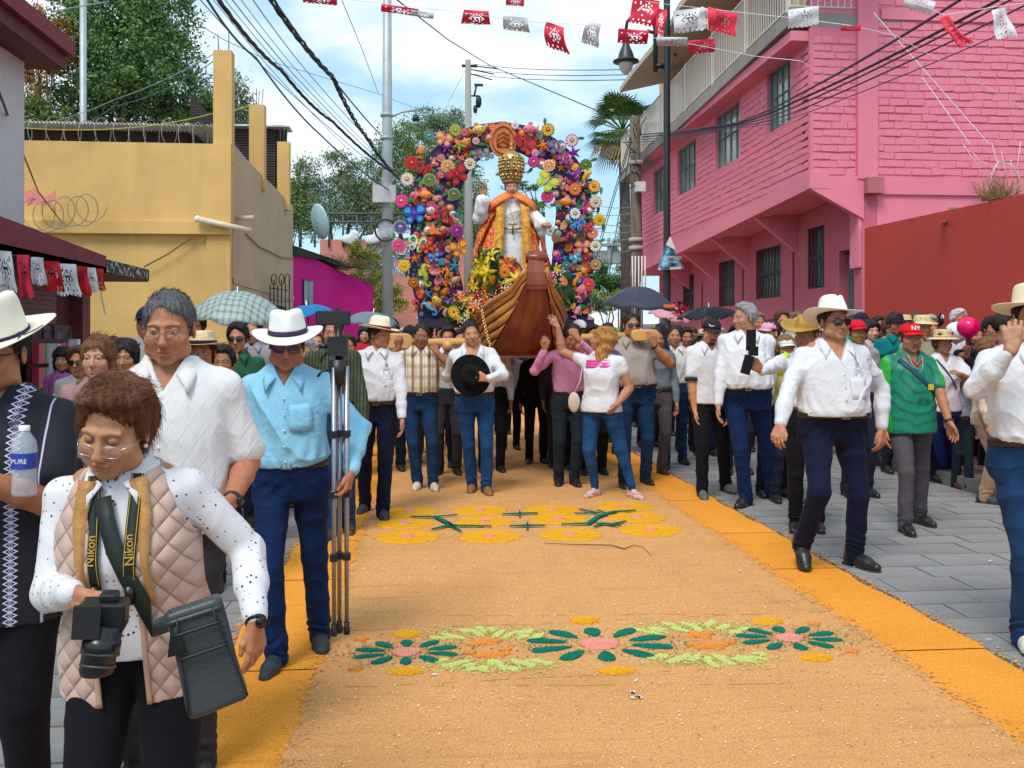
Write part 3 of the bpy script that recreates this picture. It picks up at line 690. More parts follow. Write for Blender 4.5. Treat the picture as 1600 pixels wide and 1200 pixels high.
  for sd in(1,-1):
   kn,an,_=lg[sd];hj=hipj[sd]
   Tr.cap(hj+np.array([0,.0,-.01]),hj+(kn-hj)*.4,.094*s*lw,.083*s*lw,.035*s);Tr.cap(hj+(kn-hj)*.4,kn,.083*s*lw,.064*s*lw,.012*s)
   u=unit(an-kn);e=an-u*.0+np.array([0,0,-.035*s])if lb>=.8 else an;Tr.cap(kn,e,.064*s*lw,.056*s*lb,.012*s)
  w3=waves(sd_+9,4,14,1.8);w4=waves(sd_+19,4,36,1.6)
  def tf(x,y,z):
   n=w3(x,y,z*1.3);r=-.0045*(1-2.4*np.abs(n)**.6)+.0015*w4(x,y,z)
   for sd in(1,-1):
    kn,an,_=lg[sd]
    r=r+.0035*np.exp(-((z-an[2]-.03)/.045)**2)*np.sin(z*110+14*n+x*60+y*40)
   zz=(z-pel.o[2])/s;r=r+.004*np.exp(-((zz+.03)/.05)**2)*np.sin(z*60+np.abs(x)*90+3*n)*(y<0)
   return r*s*g('tfold',1)
  Tr.disp(tf);tr=mk(g('botname','trousers'),Tr,shirt_mat(g('pants',(.012,.014,.03))),root)
  if g('belt',1)and tuck and d<12:
   b=MB();b.smooth=True;nn=32
   V=[]
   for z in(.072,.080,.104,.110):
    a_=sint(z,zt,At)+.008;b_=sint(z,zt,Bt)+.008;c_=sint(z,zt,Ct)
    if z in(.072,.110):a_-=.006;b_-=.006
    for i in range(nn):
     q_=2*pi*i/nn;e=2/2.3;V.append(pel((a_*np.sign(cos(q_))*abs(cos(q_))**e*s,(c_+b_*np.sign(sin(q_))*abs(sin(q_))**e)*s,z*s)))
   b.add(V,[(j*nn+i,j*nn+(i+1)%nn,(j+1)*nn+(i+1)%nn,(j+1)*nn+i)for j in range(3)for i in range(nn)]);bo=b.build('belt',mat('belt_leather',g('beltc',(.02,.012,.01)),.45),tr)
   yb=(np.interp(.09,zt,Ct)-np.interp(.09,zt,Bt)-.0095)*s;bk=MB();bc=pel((0,yb,.091*s))
   for(x0,x1,z0,z1)in((-.024,.024,.014,.019),(-.024,.024,-.019,-.014),(-.024,-.019,-.014,.014),(.019,.024,-.014,.014)):bk.box(bc+np.array([x0,-.003,z0]),bc+np.array([x1,.003,z1]))
   bk.build('buckle',mat('brass',(.6,.42,.16),.3,.9),bo)
  shm=g('shoem',mat('black_leather',(.02,.018,.018),.35))
  for sd in(1,-1):
   fx=feet[sd];yw=fx[3]if len(fx)>3 else sd*.15;pt=fx[4]if len(fx)>4 else 0
   R_=rotm(0,0,yw)@rotm(pt,0,0);f=Fr(np.array([fx[0],fx[1],fx[2]])*s,R_)
   if fx[2]>0 or pt:f.o=lg[sd][1]-R_@np.array([0,.0,.085*s])
   c=f((0,-.07*s,.05*s));So=SDF(c-.19*s,c+.19*s,max(.004,min(.009,hc_*.8)));shoe(So,f,s*g('shk',1),0);so_=mk('shoe',So,shm,root)
   if d<9.5:
    sb=MB();out=[(-.034,.068),(-.030,.03),(-.033,-.04),(-.041,-.11),(-.034,-.165),(-.012,-.197),(.012,-.197),(.034,-.165),(.041,-.11),(.033,-.04),(.030,.03),(.034,.068),(.018,.078),(-.018,.078)]
    Mx=Matrix.Identity(4)
    for i in range(3):
     for j in range(3):Mx[i][j]=f.R[i][j]
    Mx.translation=Vector(f.o);kk=s*g('shk',1);sb.prism([(x*kk*1.04,y*kk*1.02)for x,y in out],-.004*s,.012*s,Mx);sb.build('sole',g('solem',mat('rubber_sole',(.03,.025,.02),.7)),so_)
 hst=g('hair','short');hair_part(HF,k,hst,g('hairc',(.02,.015,.012)),root,max(.0035,hb),sp.get('hairx',0),sd_,d)
 ht=g('hat')
 hatf=None
 if ht:hatf=hat_part(HF,k,root,**ht)
 cp=g('cap')
 if cp:hatf=cap_part(HF,k,root,**cp)
 if g('glasses'):glasses(HF,k,g('glasses'),root)
 if g('tache'):
  b=SDF(HF.o-.15,HF.o+.15,.0035)
  for s_ in(-1,1):b.cap(HF((0,-.103*k,-.056*k)),HF((s_*.030*k,-.091*k,-.066*k)),.0075*k,.004*k,.004)
  if g('tache')=='beard':
   b.ell(HF((0,-.070*k,-.102*k)),(.030*k,.026*k,.026*k),.01,HF.R)
  mk('moustache',b,hair_mat(g('tachec',g('hairc',(.02,.015,.012)))),root)
 for sd in(1,-1):
  a=g('arms',{}).get(sd,{})
  if a.get('watch'):
   el,wr=arms[sd];u=unit(wr-el);c=wr-u*(.004 if not islong(sd)else-.006)*s;b=MB();b.tube([c-u*.009,c-u*.008,c+u*.008,c+u*.009],[.028*s,.032*s,.032*s,.028*s],16);wo=b.build('wristwatch',mat('watch_strap',a['watch'],.4),root)
   b=MB();nrm=unit(np.cross(u,(0,1,0)))*sd;nrm=a.get('wn',nrm);nrm=unit(np.array(nrm,float));p=c+nrm*.030*s;b.tube([p,p+nrm*.008],.017*s,16);b.build('watch_case',mat('watch_face',(.03,.03,.035),.15,.5),wo)
 info=dict(root=root,HF=HF,k=k,s=s,T=T,pel=pel,arms=arms,sh=sh,shirt=shirt,hatf=hatf,zs=zs,A=A,B=B,cy=cy,off=off_)
 return info
def lw_(root,p):
 """person-local -> world"""
 a=root.rotation_euler[2];l=root.location;return np.array([l[0]+p[0]*cos(a)-p[1]*sin(a),l[1]+p[0]*sin(a)+p[1]*cos(a),l[2]+p[2]])
 # ================================================================ THE SETTING
def plaster(name,col,rough=.9,dirt=.25,bsc=30,bst=.5,bd=.01,streak=True):
 if name in MC:return MC[name]
 g=G(name,rough);n1=g.noise(.7,None,6);n2=g.noise(bsc,None,5);n3=g.noise(1,g.vec(2.2,2.2,.25),5)
 c=g.mix(g.ramp(n1,[(.35,0.),(.7,1.)]),col,tuple(x*(1-dirt*.6)for x in col))
 c=g.mix(g.ma('MULTIPLY',g.ramp(n3,[(.52,0.),(.75,1.)]),dirt),c,tuple(x*.45+.02 for x in col))
 c=g.mix(g.ma('MULTIPLY',n2,.22),c,tuple(min(1,x*1.25+.01)for x in col));g.color(c)
 g.bump(g.ma('ADD',n2,g.ma('MULTIPLY',g.noise(bsc*4),.4)),bst,bd);MC[name]=g.m;return g.m
asph=mat('road_bed',(.12,.12,.12),.95,var=.25,bump=.4,bs=60)
MB().box((-80,-30,-.06),(80,160,-.012)).build('ground',mat('earth',(.17,.15,.12),.95,var=.3,vs=1),None)['kind']='structure'
XL,XR=-3.6,5.3
road=MB().box((XL,-4,-.05),(XR,60,-.006)).build('road',asph);road['kind']='structure'
g=G('stone_paver',.8);n1=g.noise(2.2,None,6);n2=g.noise(55,None,5);oi=N(g.t,'ShaderNodeObjectInfo');n4=g.noise(.8,None,5)
c=g.mix(g.ramp(n1,[(.3,0.),(.7,1.)]),(.205,.203,.198),(.285,.282,.275));c=g.mix(g.ma('MULTIPLY',g.ramp(n4,[(.45,0.),(.65,1.)]),.6),c,(.15,.14,.13));c=g.mix(g.ma('MULTIPLY',g.ramp(g.noise(7,None,6,.7),[(.55,0.),(.7,1.)]),.45),c,(.42,.41,.40))
c=g.mix(g.ma('MULTIPLY',oi.outputs['Random'],.35),c,(.36,.36,.36));c=g.mix(g.ma('MULTIPLY',g.ramp(n2,[(.45,0.),(.62,1.)]),.3),c,(.12,.12,.12));g.color(c);g.bump(n2,.5,.004);PAV=g.m
pave=[]
for i in range(6):
 b=MB();r=random.Random(i);q=.012
 P=[]
 for(x,y)in((-.5,-.5),(.5,-.5),(.5,.5),(-.5,.5)):P.append((x*(1-q/.5)+r.uniform(-.008,.008),y*(1-2*q/.5)+r.uniform(-.012,.012)))
 b.prism(P,-.03,0);me=b.mesh('paver');me.materials.append(PAV);pave.append(me)
def pavers(x0,x1,y0,y1,stuff_from):
 y=y0;rest=MB();row=0
 while y<y1:
  dy=random.uniform(.25,.34);x=x0+(0 if row%2 else-.35)
  while x<x1-.08:
   dx=random.uniform(.42,.68);a=max(x,x0);b_=min(x+dx,x1)
   if b_-a>.06:
    if y<stuff_from:
     o=bpy.data.objects.new('paver',random.choice(pave));COL.objects.link(o);o.parent=road;o.location=((a+b_)/2,y+dy/2,random.uniform(-.003,.003));o.scale=(b_-a,dy,1)
     o.rotation_euler=(random.uniform(-.004,.004),random.uniform(-.004,.004),0)
    else:rest.box((a+.006,y+.008,-.03),(b_-.006,y+dy-.008,random.uniform(-.003,.002)))
   x+=dx
  y+=dy;row+=1
 if rest.v:rest.build('paving_stones',PAV,road)['kind']='stuff'
pavers(2.70,XR-.02,3.7,40,11.3);pavers(XL+.02,-.93,1.6,40,8.4);pavers(-.9,2.65,22,40,0)
kb=mat('kerb_stone',(.20,.19,.18),.9,var=.25,bump=.5,bs=30)
for sx in(-1,1):
 X=XR if sx>0 else XL;y=-3.
 pv=MB().box((min(X,X+sx*1.5),-4,-.05),(max(X,X+sx*1.5),60,.105)).build('pavement',mat('pavement_base',(.22,.10,.09),.9,var=.3,bump=.4));pv['kind']='structure'
 bm=MB();yy=2.0
 while yy<30:
  h=.16;n=12
  for i in range(n):
   a=X+sx*(.16+i*(1.25/n));b_=X+sx*(.16+(i+1)*(1.25/n));bm.box((min(a,b_)+.004,yy+.004,.09),(max(a,b_)-.004,yy+h-.004,.117+random.uniform(-.003,.003)))
  yy+=h
 bm.build('pavement_bricks',mat('pavement_brick',(.30,.13,.12),.9,var=.4,vs=5,bump=.4,bs=60,col2=(.22,.15,.14)),pv)['kind']='stuff'
 km=MB().box((0,.005,-.04),(.15,.795,.12)).mesh('kerb');km.materials.append(kb)
 while y<34:
  o=bpy.data.objects.new('kerb_block',km);COL.objects.link(o);o.parent=pv;o.location=(X-.003 if sx>0 else X-.147,y,random.uniform(0,.008));y+=.8
def sawdust(name,a,b_,grain=.5,low=.7):
 g=G(name,.95);n=g.noise(120,None,4,.8);v=g.vor(160);n2=g.noise(1.4,None,5,.6);n3=g.noise(1,g.vec(1.2,14,1),5,.6)
 c=g.mix(g.ramp(n,[(.40,0.),(.60,1.)]),tuple(x*.85 for x in a),tuple(min(1,x*1.08)for x in b_));c=g.mix(g.ma('MULTIPLY',g.ramp(v,[(.1,1.),(.5,0.)]),grain*.6),c,tuple(x*low for x in a))
 c=g.mix(g.ma('MULTIPLY',g.ramp(n2,[(.45,0.),(.7,1.)]),.3),c,tuple(x*.72 for x in a));c=g.mix(g.ma('MULTIPLY',g.ramp(n3,[(.56,0.),(.7,1.)]),.32),c,tuple(x*.55 for x in a))
 g.color(c);g.bump(g.ma('ADD',n,g.ma('MULTIPLY',n3,1.3)),.8,.006);g.p.inputs['Specular IOR Level'].default_value=.1;return g.m
TAN=sawdust('tan_sawdust',(.66,.305,.105),(.79,.42,.165),.6,.68);ORA=sawdust('orange_sawdust',(.86,.31,.03),(.93,.39,.06),.25,.8)
carpet=empty('sawdust_carpet',(.8,6,0),0,'long tan sawdust carpet with orange borders laid down the middle of the street','carpet')
def sheet(name,xl,xr,y0,y1,z,m,n=160,wob=.012,thick=.008):
 V=[];F_=[]
 for i in range(n+1):
  y=y0+(y1-y0)*i/n;a=xl+wob*sin(y*3.1)+wob*.7*sin(y*11+1)+random.uniform(-wob,wob)*.5;b_=xr+wob*sin(y*2.7+2)+wob*.7*sin(y*9)+random.uniform(-wob,wob)*.5
  V+=[(a,y,z-thick),(a+.012,y,z),(b_-.012,y,z),(b_,y,z-thick)]
  if i:k=4*(i-1);F_+=[(k+j,k+j+1,k+j+5,k+j+4)for j in range(3)]
 me=bpy.data.meshes.new(name);me.from_pydata(V,[],F_);o=link(name,me,m,carpet);o.matrix_parent_inverse=Matrix.Translation((-.8,-6,0));return o
sheet('tan_field',-.53,2.22,1.6,24,.010,TAN,wob=.006)
y=1.6
while y<24:
 dy=random.uniform(1.1,1.6)
 sheet('orange_border',-.96,-.50,y,min(y+dy-.012,24),.0145,ORA,14,.011);sheet('orange_border',2.19,2.66,y,min(y+dy-.012,24),.0145,ORA,14,.014);y+=dy
cr=MB()
for(a,b_)in(((450,1078),(1335,1072)),((560,1078),(1130,1048)),((1130,1048),(1437,1060)),((640,965),(1215,963)),((600,880),(1050,884)),((700,800),(1080,803)),((520,990),(1300,958))):
 p,q=gnd(*a),gnd(*b_);n=40;w_=.003
 for i in range(n):
  if random.random()<.6:continue
  u=p+(q-p)*i/n;v=p+(q-p)*(i+1)/n;j=random.uniform(-.004,.004);cr.add([(u[0],u[1]+j,.0115),(v[0],v[1]+j,.0115),(v[0],v[1]+j+w_,.0115),(u[0],u[1]+j+w_,.0115)],[(0,1,2,3)])
o=cr.build('dark_joint',mat('joint_dark',(.30,.15,.06),.95),carpet);o.matrix_parent_inverse=Matrix.Translation((-.8,-6,0));o['kind']='stuff'
def sdm(n,c):return sawdust('sawdust_'+n,c,tuple(min(1,x*1.35+.01)for x in c),.3,.75)
TEAL,PINK,YEL,LIME,DORA=sdm('teal',(.0,.14,.095)),sdm('pink',(.76,.26,.20)),sdm('yellow',(.76,.33,.012)),sdm('lime',(.50,.56,.16)),sdm('burnt',(.72,.24,.045))
motif={}
def blob(pts,z0,h,m,name,parent):
 """low heap of coloured sawdust with the given outline"""
 n=len(pts);c=np.mean(pts,0);V=[(x,y,z0)for x,y in pts]+[(c[0]+(x-c[0])*.93,c[1]+(y-c[1])*.93,z0+h)for x,y in pts]+[(c[0],c[1],z0+h*1.1)]
 F_=[(i,(i+1)%n,n+(i+1)%n,n+i)for i in range(n)]+[(n+i,n+(i+1)%n,2*n)for i in range(n)]
 me=bpy.data.meshes.new(name);me.from_pydata(V,[],F_);o=link(name,me,m,parent);return o
def petal(cx,cy,ang,r0,r1,w_,n=16):
 P=[]
 for i in range(n):
  t=2*pi*i/n;u=(1-cos(t))/2;r=r0+(r1-r0)*u;s_=sin(t)*w_*(.55+.75*u)*(1+random.uniform(-.06,.06));P.append((cx+cos(ang)*r-sin(ang)*s_,cy+sin(ang)*r+cos(ang)*s_))
 return P
def disc(cx,cy,rx,ry,n=24,jit=.05,lob=0,la=0):return[(cx+rx*cos(2*pi*i/n)*(1+la*sin(lob*2*pi*i/n)+random.uniform(-jit,jit)),cy+ry*sin(2*pi*i/n)*(1+la*sin(lob*2*pi*i/n)+random.uniform(-jit,jit)))for i in range(n)]
def motif_flower(px,py,rx_px,petals=10,small=False):
 p=gnd(px,py);q=gnd(px+rx_px,py);R_=abs(q[0]-p[0]);a=empty('carpet_flower',(p[0],p[1],.012));a.parent=carpet;a.matrix_parent_inverse=Matrix.Translation((-.8,-6,0))
 for i in range(petals):
  an=2*pi*i/petals+pi/2;sy=.42/.5;x,yv=cos(an),sin(an)
  P=petal(0,0,an,R_*.42,R_*(1 if abs(x)>.4 else.92),R_*.115);P=[(x_,y_*sy*(F/1750)*1.05)for x_,y_ in P];blob([(x_+random.uniform(-.004,.004),y_+random.uniform(-.004,.004))for x_,y_ in P],0,.007,TEAL,'petal',a)
 blob(disc(0,0,R_*.27,R_*.22,26,.06),0,.008,PINK,'centre',a)
def heap(px,py,w_px,h_px,m,name,lob=0,la=0,n=26):
 p=gnd(px,py);q=gnd(px+w_px/2,py);t=gnd(px,py-h_px/2);rx=abs(q[0]-p[0]);ry=abs(t[1]-p[1]);P=disc(0,0,rx,ry,n,.06,lob,la)
 o=blob(P,0,.009,m,name,carpet);o.location=(p[0],p[1],.0115);o.matrix_parent_inverse=Matrix.Translation((-.8,-6,0));return o
motif_flower(635,1023,84);motif_flower(937,1010,118);motif_flower(1233,1001,84)
for x,yv,w_ in((636,995,44),(634,1054,52),(913,973,44),(964,1053,56),(1199,975,48),(1275,1032,52)):heap(x,yv,w_,11,YEL,'yellow_rosette',9,.12,36)
for x,yv,w_ in((762,1007,44),(768,1028,56),(742,1012,18),(735,1024,18),(790,1020,18),(565,1003,22),(556,1050,22),(1093,996,44),(1112,1014,52),(1082,1012,18),(1140,1008,18),(1272,979,22),(1331,1022,22)):heap(x,yv,w_,9 if w_>30 else 5,DORA,'orange_star',4,.22,20)
random.seed(5)
for(cx,cy)in((765,992),(770,1045),(1085,983),(1110,1035)):
 for k in range(17):
  u=(k-8)/8.;x=cx+u*78+random.uniform(-5,5);yv=cy+(u*u*6)*(1 if cy<1015 else-1)+random.uniform(-6,6);p=gnd(x,yv);an=atan2(.6 if cy<1015 else-.6,u*1.2)+random.uniform(-.3,.3)
  L_=random.uniform(.07,.13);P=petal(0,0,an,-L_/2,L_/2,.022);P=[(x_*random.uniform(.8,1.15),y_*random.uniform(.7,1.3))for x_,y_ in P];o=blob(P,0,.005,LIME,'leaf',carpet);o.location=(p[0],p[1],.0115);o.matrix_parent_inverse=Matrix.Translation((-.8,-6,0))
far=[(640,803),(750,800),(862,799),(975,794),(633,821),(757,818),(872,814),(995,811),(637,842),(765,841),(891,838),(1016,831)]
for i,(x,yv)in enumerate(far):
 w_=84+6*(i//4);heap(x,yv,w_,15 if i<8 else 19,YEL,'yellow_flower',10,.07,40);o=heap(x,yv,w_*.22,4.5,PINK,'centre');o.location.z+=.008
def vine(pts,wpx=5):
 P=[gnd(*p)[:2]for p in pts];V=[]
 for i,p in enumerate(P):
  t=P[min(i+1,len(P)-1)]-P[max(i-1,0)];t=t/np.linalg.norm(t);n=np.array([-t[1],t[0]])*.019*(1.2 if 0<i<len(P)-1 else.4);V.append((p+n,p-n))
 v=[(a[0],a[1],0)for a,b in V]+[(b[0],b[1],0)for a,b in V];n=len(P);F_=[(i,i+1,n+i+1,n+i)for i in range(n-1)]
 v=[(x,y,.0225)for x,y,z in v];me=bpy.data.meshes.new('vine');me.from_pydata(v,[],F_);o=link('vine',me,TEAL,carpet);o.matrix_parent_inverse=Matrix.Translation((-.8,-6,0));md=o.modifiers.new('t','SOLIDIFY');md.thickness=.009
for pts in([(642,812),(680,812),(700,822),(712,831)],[(680,812),(714,809)],[(675,832),(700,826),(768,827)],[(700,822),(720,835)],[(785,808),(812,807),(840,806)],[(812,803),(812,812)],[(796,827),(824,826),(852,826)],[(824,821),(824,832)],[(877,824),(920,823),(934,812),(960,804),(994,802)],[(906,800),(934,806),(898,807)],[(934,802),(948,807)],[(930,822),(958,824),(978,819)],[(928,828),(942,823),(970,827)]):vine(pts)
tw=MB();lit_extra=[]
for pts in([(850,853),(900,855),(955,856),(975,862),(990,856),(1004,859),(1018,872)],):tw.tube([gnd(*p)+[0,0,.02]for p in pts],[.002,.003,.004,.004,.003,.002,.001],5)
for p in((868,862),(950,866),(1000,860),(830,825),(740,783)):lit_extra.append(p)
tw.build('fallen_twig',mat('twig',(.07,.06,.02),.9));tag(bpy.data.objects['fallen_twig'],'thin dry twig lying on the tan sawdust just before the yellow flower row','twig')
def grains(name,pts,spread,n,m,z=.012,size=.006):
 rg=np.random.RandomState(n);P=np.array([np.array(pts[i])[:2]for i in rg.randint(0,len(pts),n)])+rg.normal(0,1,(n,2))*spread;a=rg.rand(n)*6.28;h=size*(.5+rg.rand(n));V=np.zeros((n,3,3))
 for k in range(3):V[:,k,0]=P[:,0]+h*np.cos(a+2.1*k);V[:,k,1]=P[:,1]+h*np.sin(a+2.1*k);V[:,k,2]=z+rg.rand(n)*.004+(.003 if k==1 else 0)
 o=link(name,mesh_np(V.reshape(-1,3),np.arange(n*3).reshape(-1,3),name,False),m);o['kind']='stuff';return o
E_=[(x,y)for x in(-.97,2.67)for y in np.linspace(1.8,14,240)];grains('spilt_orange_sawdust',E_,(.035,.04),6500,ORA,.003,.008)
grains('scattered_tan_grains',[(x,y)for x in(-.5,2.19)for y in np.linspace(1.8,12,200)],(.03,.03),3500,TAN,.018,.007)
J_=lambda pts:[gnd(x+dx,y)for x,y,w_ in pts for dx in(-w_/2,0,w_/2)]
grains('stray_teal_grains',J_([(635,1023,130),(937,1010,190),(1233,1001,130)]),(.10,.09),2600,TEAL,.012,.0045);grains('stray_lime_grains',J_([(765,992,120),(770,1045,120),(1085,983,120),(1110,1035,120)]),(.09,.05),3200,LIME,.012,.0055);grains('stray_yellow_grains',J_([(x,y,70)for x,y in far]),(.07,.07),3000,YEL,.012,.006)
grains('dark_wood_chips',[(x,y)for x in np.linspace(-.5,2.2,40)for y in np.linspace(2,9,80)],(.05,.08),2600,mat('chip_dark',(.42,.21,.08),.9),.0125,.0045);grains('pale_wood_chips',[(x,y)for x in np.linspace(-.5,2.2,40)for y in np.linspace(2,9,80)],(.05,.08),6000,mat('chip_pale',(.85,.58,.30),.9),.0125,.0045)
lit=MB();random.seed(11)
for p in((812,1098),(990,1087),(993,1068),(1083,868),(1512,895),(1380,860),(1546,880),(990,1096),(680,1058),(1290,875),(1156,896),(1455,978),(1545,1004),(118,1103),(1000,1096)):c=gnd(*p);lit.prism([(c[0]+random.uniform(-.018,.018),c[1]+random.uniform(-.02,.02))for _ in range(4)],.016,.019)
lit.build('paper_litter',mat('paper_scrap',(.8,.8,.78),.8))['kind']='stuff'
PINKC=(.80,.215,.295);PW=plaster('pink_paint',PINKC,.85,.18,26,.9,.02);PW2=plaster('pink_smooth',(.80,.225,.30),.85,.14,18,.35,.008);PB=plaster('pink_brick_paint',(.80,.225,.305),.85,.15,6,.35,.006,False)
DPK=plaster('pink_stucco_rough',(.78,.19,.25),.9,.2,50,1.0,.03)
XU,XW,Y0,Y1=5.76,6.6,13.67,26.2
def zl(Y):return 3.79-(Y-Y0)*.040
ph=empty('pink_house',(6.6,18,0),0,'pink painted brick house with overhanging upper floor and white railed balcony on the right','house')
def PH(o):o.parent=ph;o.matrix_parent_inverse=Matrix.Translation((-6.6,-18,0));return o
def wall_holes(name,X,ya,yb,zf,zt_,holes,m,th=.25):
 """wall in the plane X (outer face towards -X) from ya to yb with openings (y0,y1,z0,z1)"""
 b=MB();ys=sorted(set([ya,yb]+[h[0]for h in holes]+[h[1]for h in holes]+[ya+(yb-ya)*i/8 for i in range(9)]))
 for a,c in zip(ys[:-1],ys[1:]):
  hs=[h for h in holes if h[0]<=a+1e-6 and h[1]>=c-1e-6];segs=[(None,None)]if not hs else[]
  if hs:h=hs[0];segs=[(None,h[2]),(h[3],None)]
  for s0,s1 in segs:
   v=[(X,a,s0 if s0 is not None else zf(a)),(X,c,s0 if s0 is not None else zf(c)),(X,c,s1 if s1 is not None else zt_(c)),(X,a,s1 if s1 is not None else zt_(a))]
   v+=[(x+th,y,z)for x,y,z in v];b.add(v,[(0,3,2,1),(4,5,6,7),(0,1,5,4),(2,3,7,6),(0,4,7,3),(1,2,6,5)])
 return b.build(name,m)
def yz(px,py,X):p=onX(px,py,X);return p[1],p[2]
UW=[]
for l,r,bt,tp in((1196,1232,210,116),(1116,1153,267,184),(1057,1085,307,236),(1020,1037,337,269)):
 ya,zb=yz(l,bt,XU);yb,_=yz(r,bt,XU);_,zt0=yz(l,tp,XU);UW.append((yb,ya,zb,zt0))
LW=[]
for l,r,bt,tp in((1262,1288,452,358),(1181,1220,468,392),(1123,1148,480,411),(1067,1084,490,432)):
 ya,zb=yz(l,bt,XW);yb,_=yz(r,bt,XW);_,zt0=yz(l,tp,XW);LW.append((yb,ya,zb,zt0))
dr=(yz(1335,460,XW)[0],yz(1311,460,XW)[0],.12,yz(1311,393,XW)[1])
YF=Y0+.02
PH(wall_holes('street_wall',XW,Y0,Y1,lambda y:0,lambda y:zl(y)+.02,LW+[dr],DPK))
PH(wall_holes('upper_wall',XU+.03,Y0+.03,Y1,lambda y:zl(y)+.24,lambda y:6.24-(y-Y0)*.02,UW,PW))
def brick_meshes():
 out=[]
 for i in range(8):
  r=random.Random(i+40);b=MB();b.smooth=False;e=.10
  v=[]
  for(x,z)in((-.5,-.5),(.5,-.5),(.5,.5),(-.5,.5)):v.append((x*(1-.02)+r.uniform(-.03,.03),0,z*(1-.04)+r.uniform(-.09,.09)))
  v+=[(x*.96+r.uniform(-.012,.012),-1,z*.88+r.uniform(-.05,.05))for x,_,z in v[:4]]
  b.add(v,[(4,5,6,7),(0,1,5,4),(1,2,6,5),(2,3,7,6),(3,0,4,7)]);me=b.mesh('brick');me.materials.append(PB);out.append(me)
 return out
BR=brick_meshes();nbr=[0];brest=[]
def lay(u0,u1,z0f,z1f,place,holes,bw,bh,limit):
 row=0;z=z0f
 while z<z1f:
  u=u0-(bw*.5 if row%2 else 0)
  while u<u1-.03:
   L_=bw*random.uniform(.8,1.15);a,c=max(u,u0),min(u+L_,u1)
   zz=z+random.uniform(-.004,.004)
   if c-a>.05 and not any(h[0]<c-.02 and h[1]>a+.02 and h[2]<zz+bh*.6 and h[3]>zz-bh*.4 for h in holes):place((a+c)/2,zz,c-a,bh*random.uniform(.86,.97),nbr[0]<limit)
   u+=L_
  z+=bh;row+=1
def flush(name):
 if not brest:return
 vs,fs,n=[],[],0
 for o_,me in brest:
  M=o_;v=[M@x.co for x in me.vertices];vs+=v;fs+=[tuple(i+n for i in p.vertices)for p in me.polygons];n+=len(v)
 me=bpy.data.meshes.new(name);me.from_pydata(vs,[],fs);o=PH(link(name,me,PB));o['kind']='stuff';brest.clear()
def place_side(u,z,w_,h,single):
 d=random.uniform(.006,.020);M=Matrix.Translation((u,Y0,z+h/2))@Matrix.Diagonal((w_,d,h,1));put(M,single)
def place_front(u,z,w_,h,single):
 d=random.uniform(.006,.018);M=Matrix.Translation((XU+.03,u,z+h/2))@Matrix.Rotation(-pi/2,4,'Z')@Matrix.Diagonal((w_,d,h,1));put(M,single)
def put(M,single):
 me=random.choice(BR)
 if single:o=bpy.data.objects.new('brick',me);COL.objects.link(o);o.matrix_world=M;PH(o);nbr[0]+=1
 else:brest.append((M,me))
random.seed(3)
PH(MB().box((XU+.03,Y0+.002,3.95),(14,Y0+.3,9.2)).build('end_wall',PW))
lay(XU+.06,6.50,4.0,6.1,place_side,[],.27,.118,290);lay(6.86,9.6,4.02,6.35,place_side,[],.27,.118,290)
lay(6.86,9.6,6.62,8.2,place_side,[],.27,.118,290);nbr[0]=999
lay(Y0+.06,Y1-.1,4.0,6.2,place_front,[(a-.02,b_+.02,c-.02,d+.02)for a,b_,c,d in UW],.27,.118,0);flush('brick_facing')
PH(MB().box((6.52,Y0-.05,3.95),(6.84,Y0+.04,9.0)).build('pilaster',PW2))
PH(MB().box((6.62,Y0-.16,3.72),(6.88,Y0+.04,3.96)).build('beam_end',plaster('raw_brick',(.55,.16,.18),.9,.5)))
PH(MB().box((6.90,Y0-.035,6.40),(14,Y0+.05,6.56)).build('upper_band',PW2));PH(MB().box((6.90,Y0-.035,3.72),(14,Y0+.05,3.98)).build('lower_band',PW2))
PH(MB().box((6.55,Y0+.004,2.6),(14,Y0+.3,3.96)).build('lower_end_wall',PW2))
pl=MB()
for i in range(8):pl.box((8.0+i*.6,Y0-.012-random.random()*.01,2.9),(8.5+i*.6,Y0+.05,3.0+random.random()*.6))
pl.build('raw_masonry',plaster('raw_masonry',(.40,.25,.15),.95,.5));PH(bpy.data.objects['raw_masonry'])['kind']='stuff'
PH(MB().box((XU+.01,Y0-.012,3.97),(XU+.075,Y0+.05,6.24)).build('corner_strip',PW));PH(MB().box((XU-.004,Y0-.036,3.792),(XU+.31,Y0+.12,4.046)).build('corner_block',PW2))
n=12;b=MB()
for i in range(n):
 a,c=Y0+(Y1-Y0)*i/n,Y0+(Y1-Y0)*(i+1)/n
 v=[(XU,a,zl(a)),(XU,c,zl(c)),(XU,c,zl(c)+.26),(XU,a,zl(a)+.26)];v+=[(x+.30,y,z)for x,y,z in v];b.add(v,[(0,3,2,1),(4,5,6,7),(0,1,5,4),(2,3,7,6),(0,4,7,3),(1,2,6,5)])
PH(b.build('fascia',PW2))
b=MB();v=[]
for(x,y)in((XU+.30,Y0+.05),(XW+.2,Y0+.05),(XW+.2,Y1),(XU+.30,Y1)):v+=[(x,y,zl(y)+.03),(x,y,zl(y)+.2)]
b.add(v,[(0,2,4,6),(1,7,5,3),(0,6,7,1),(2,0,1,3),(4,2,3,5),(6,4,5,7)]);PH(b.build('soffit',PW2))
b=MB();zc_=zl(Y0);v=[(XU+.006,Y0,zc_+.004),(XW+.02,Y0,zc_-.45),(XW+.02,Y0,3.99),(XU+.006,Y0,3.99)];v=[(x,Y0-.03,z)for x,y,z in v]+[(x,Y0+.10,z)for x,y,z in v];b.add(v,[(0,1,2,3),(7,6,5,4),(0,4,5,1),(1,5,6,2),(2,6,7,3),(3,7,4,0)]);PH(b.build('end_haunch',PW2))
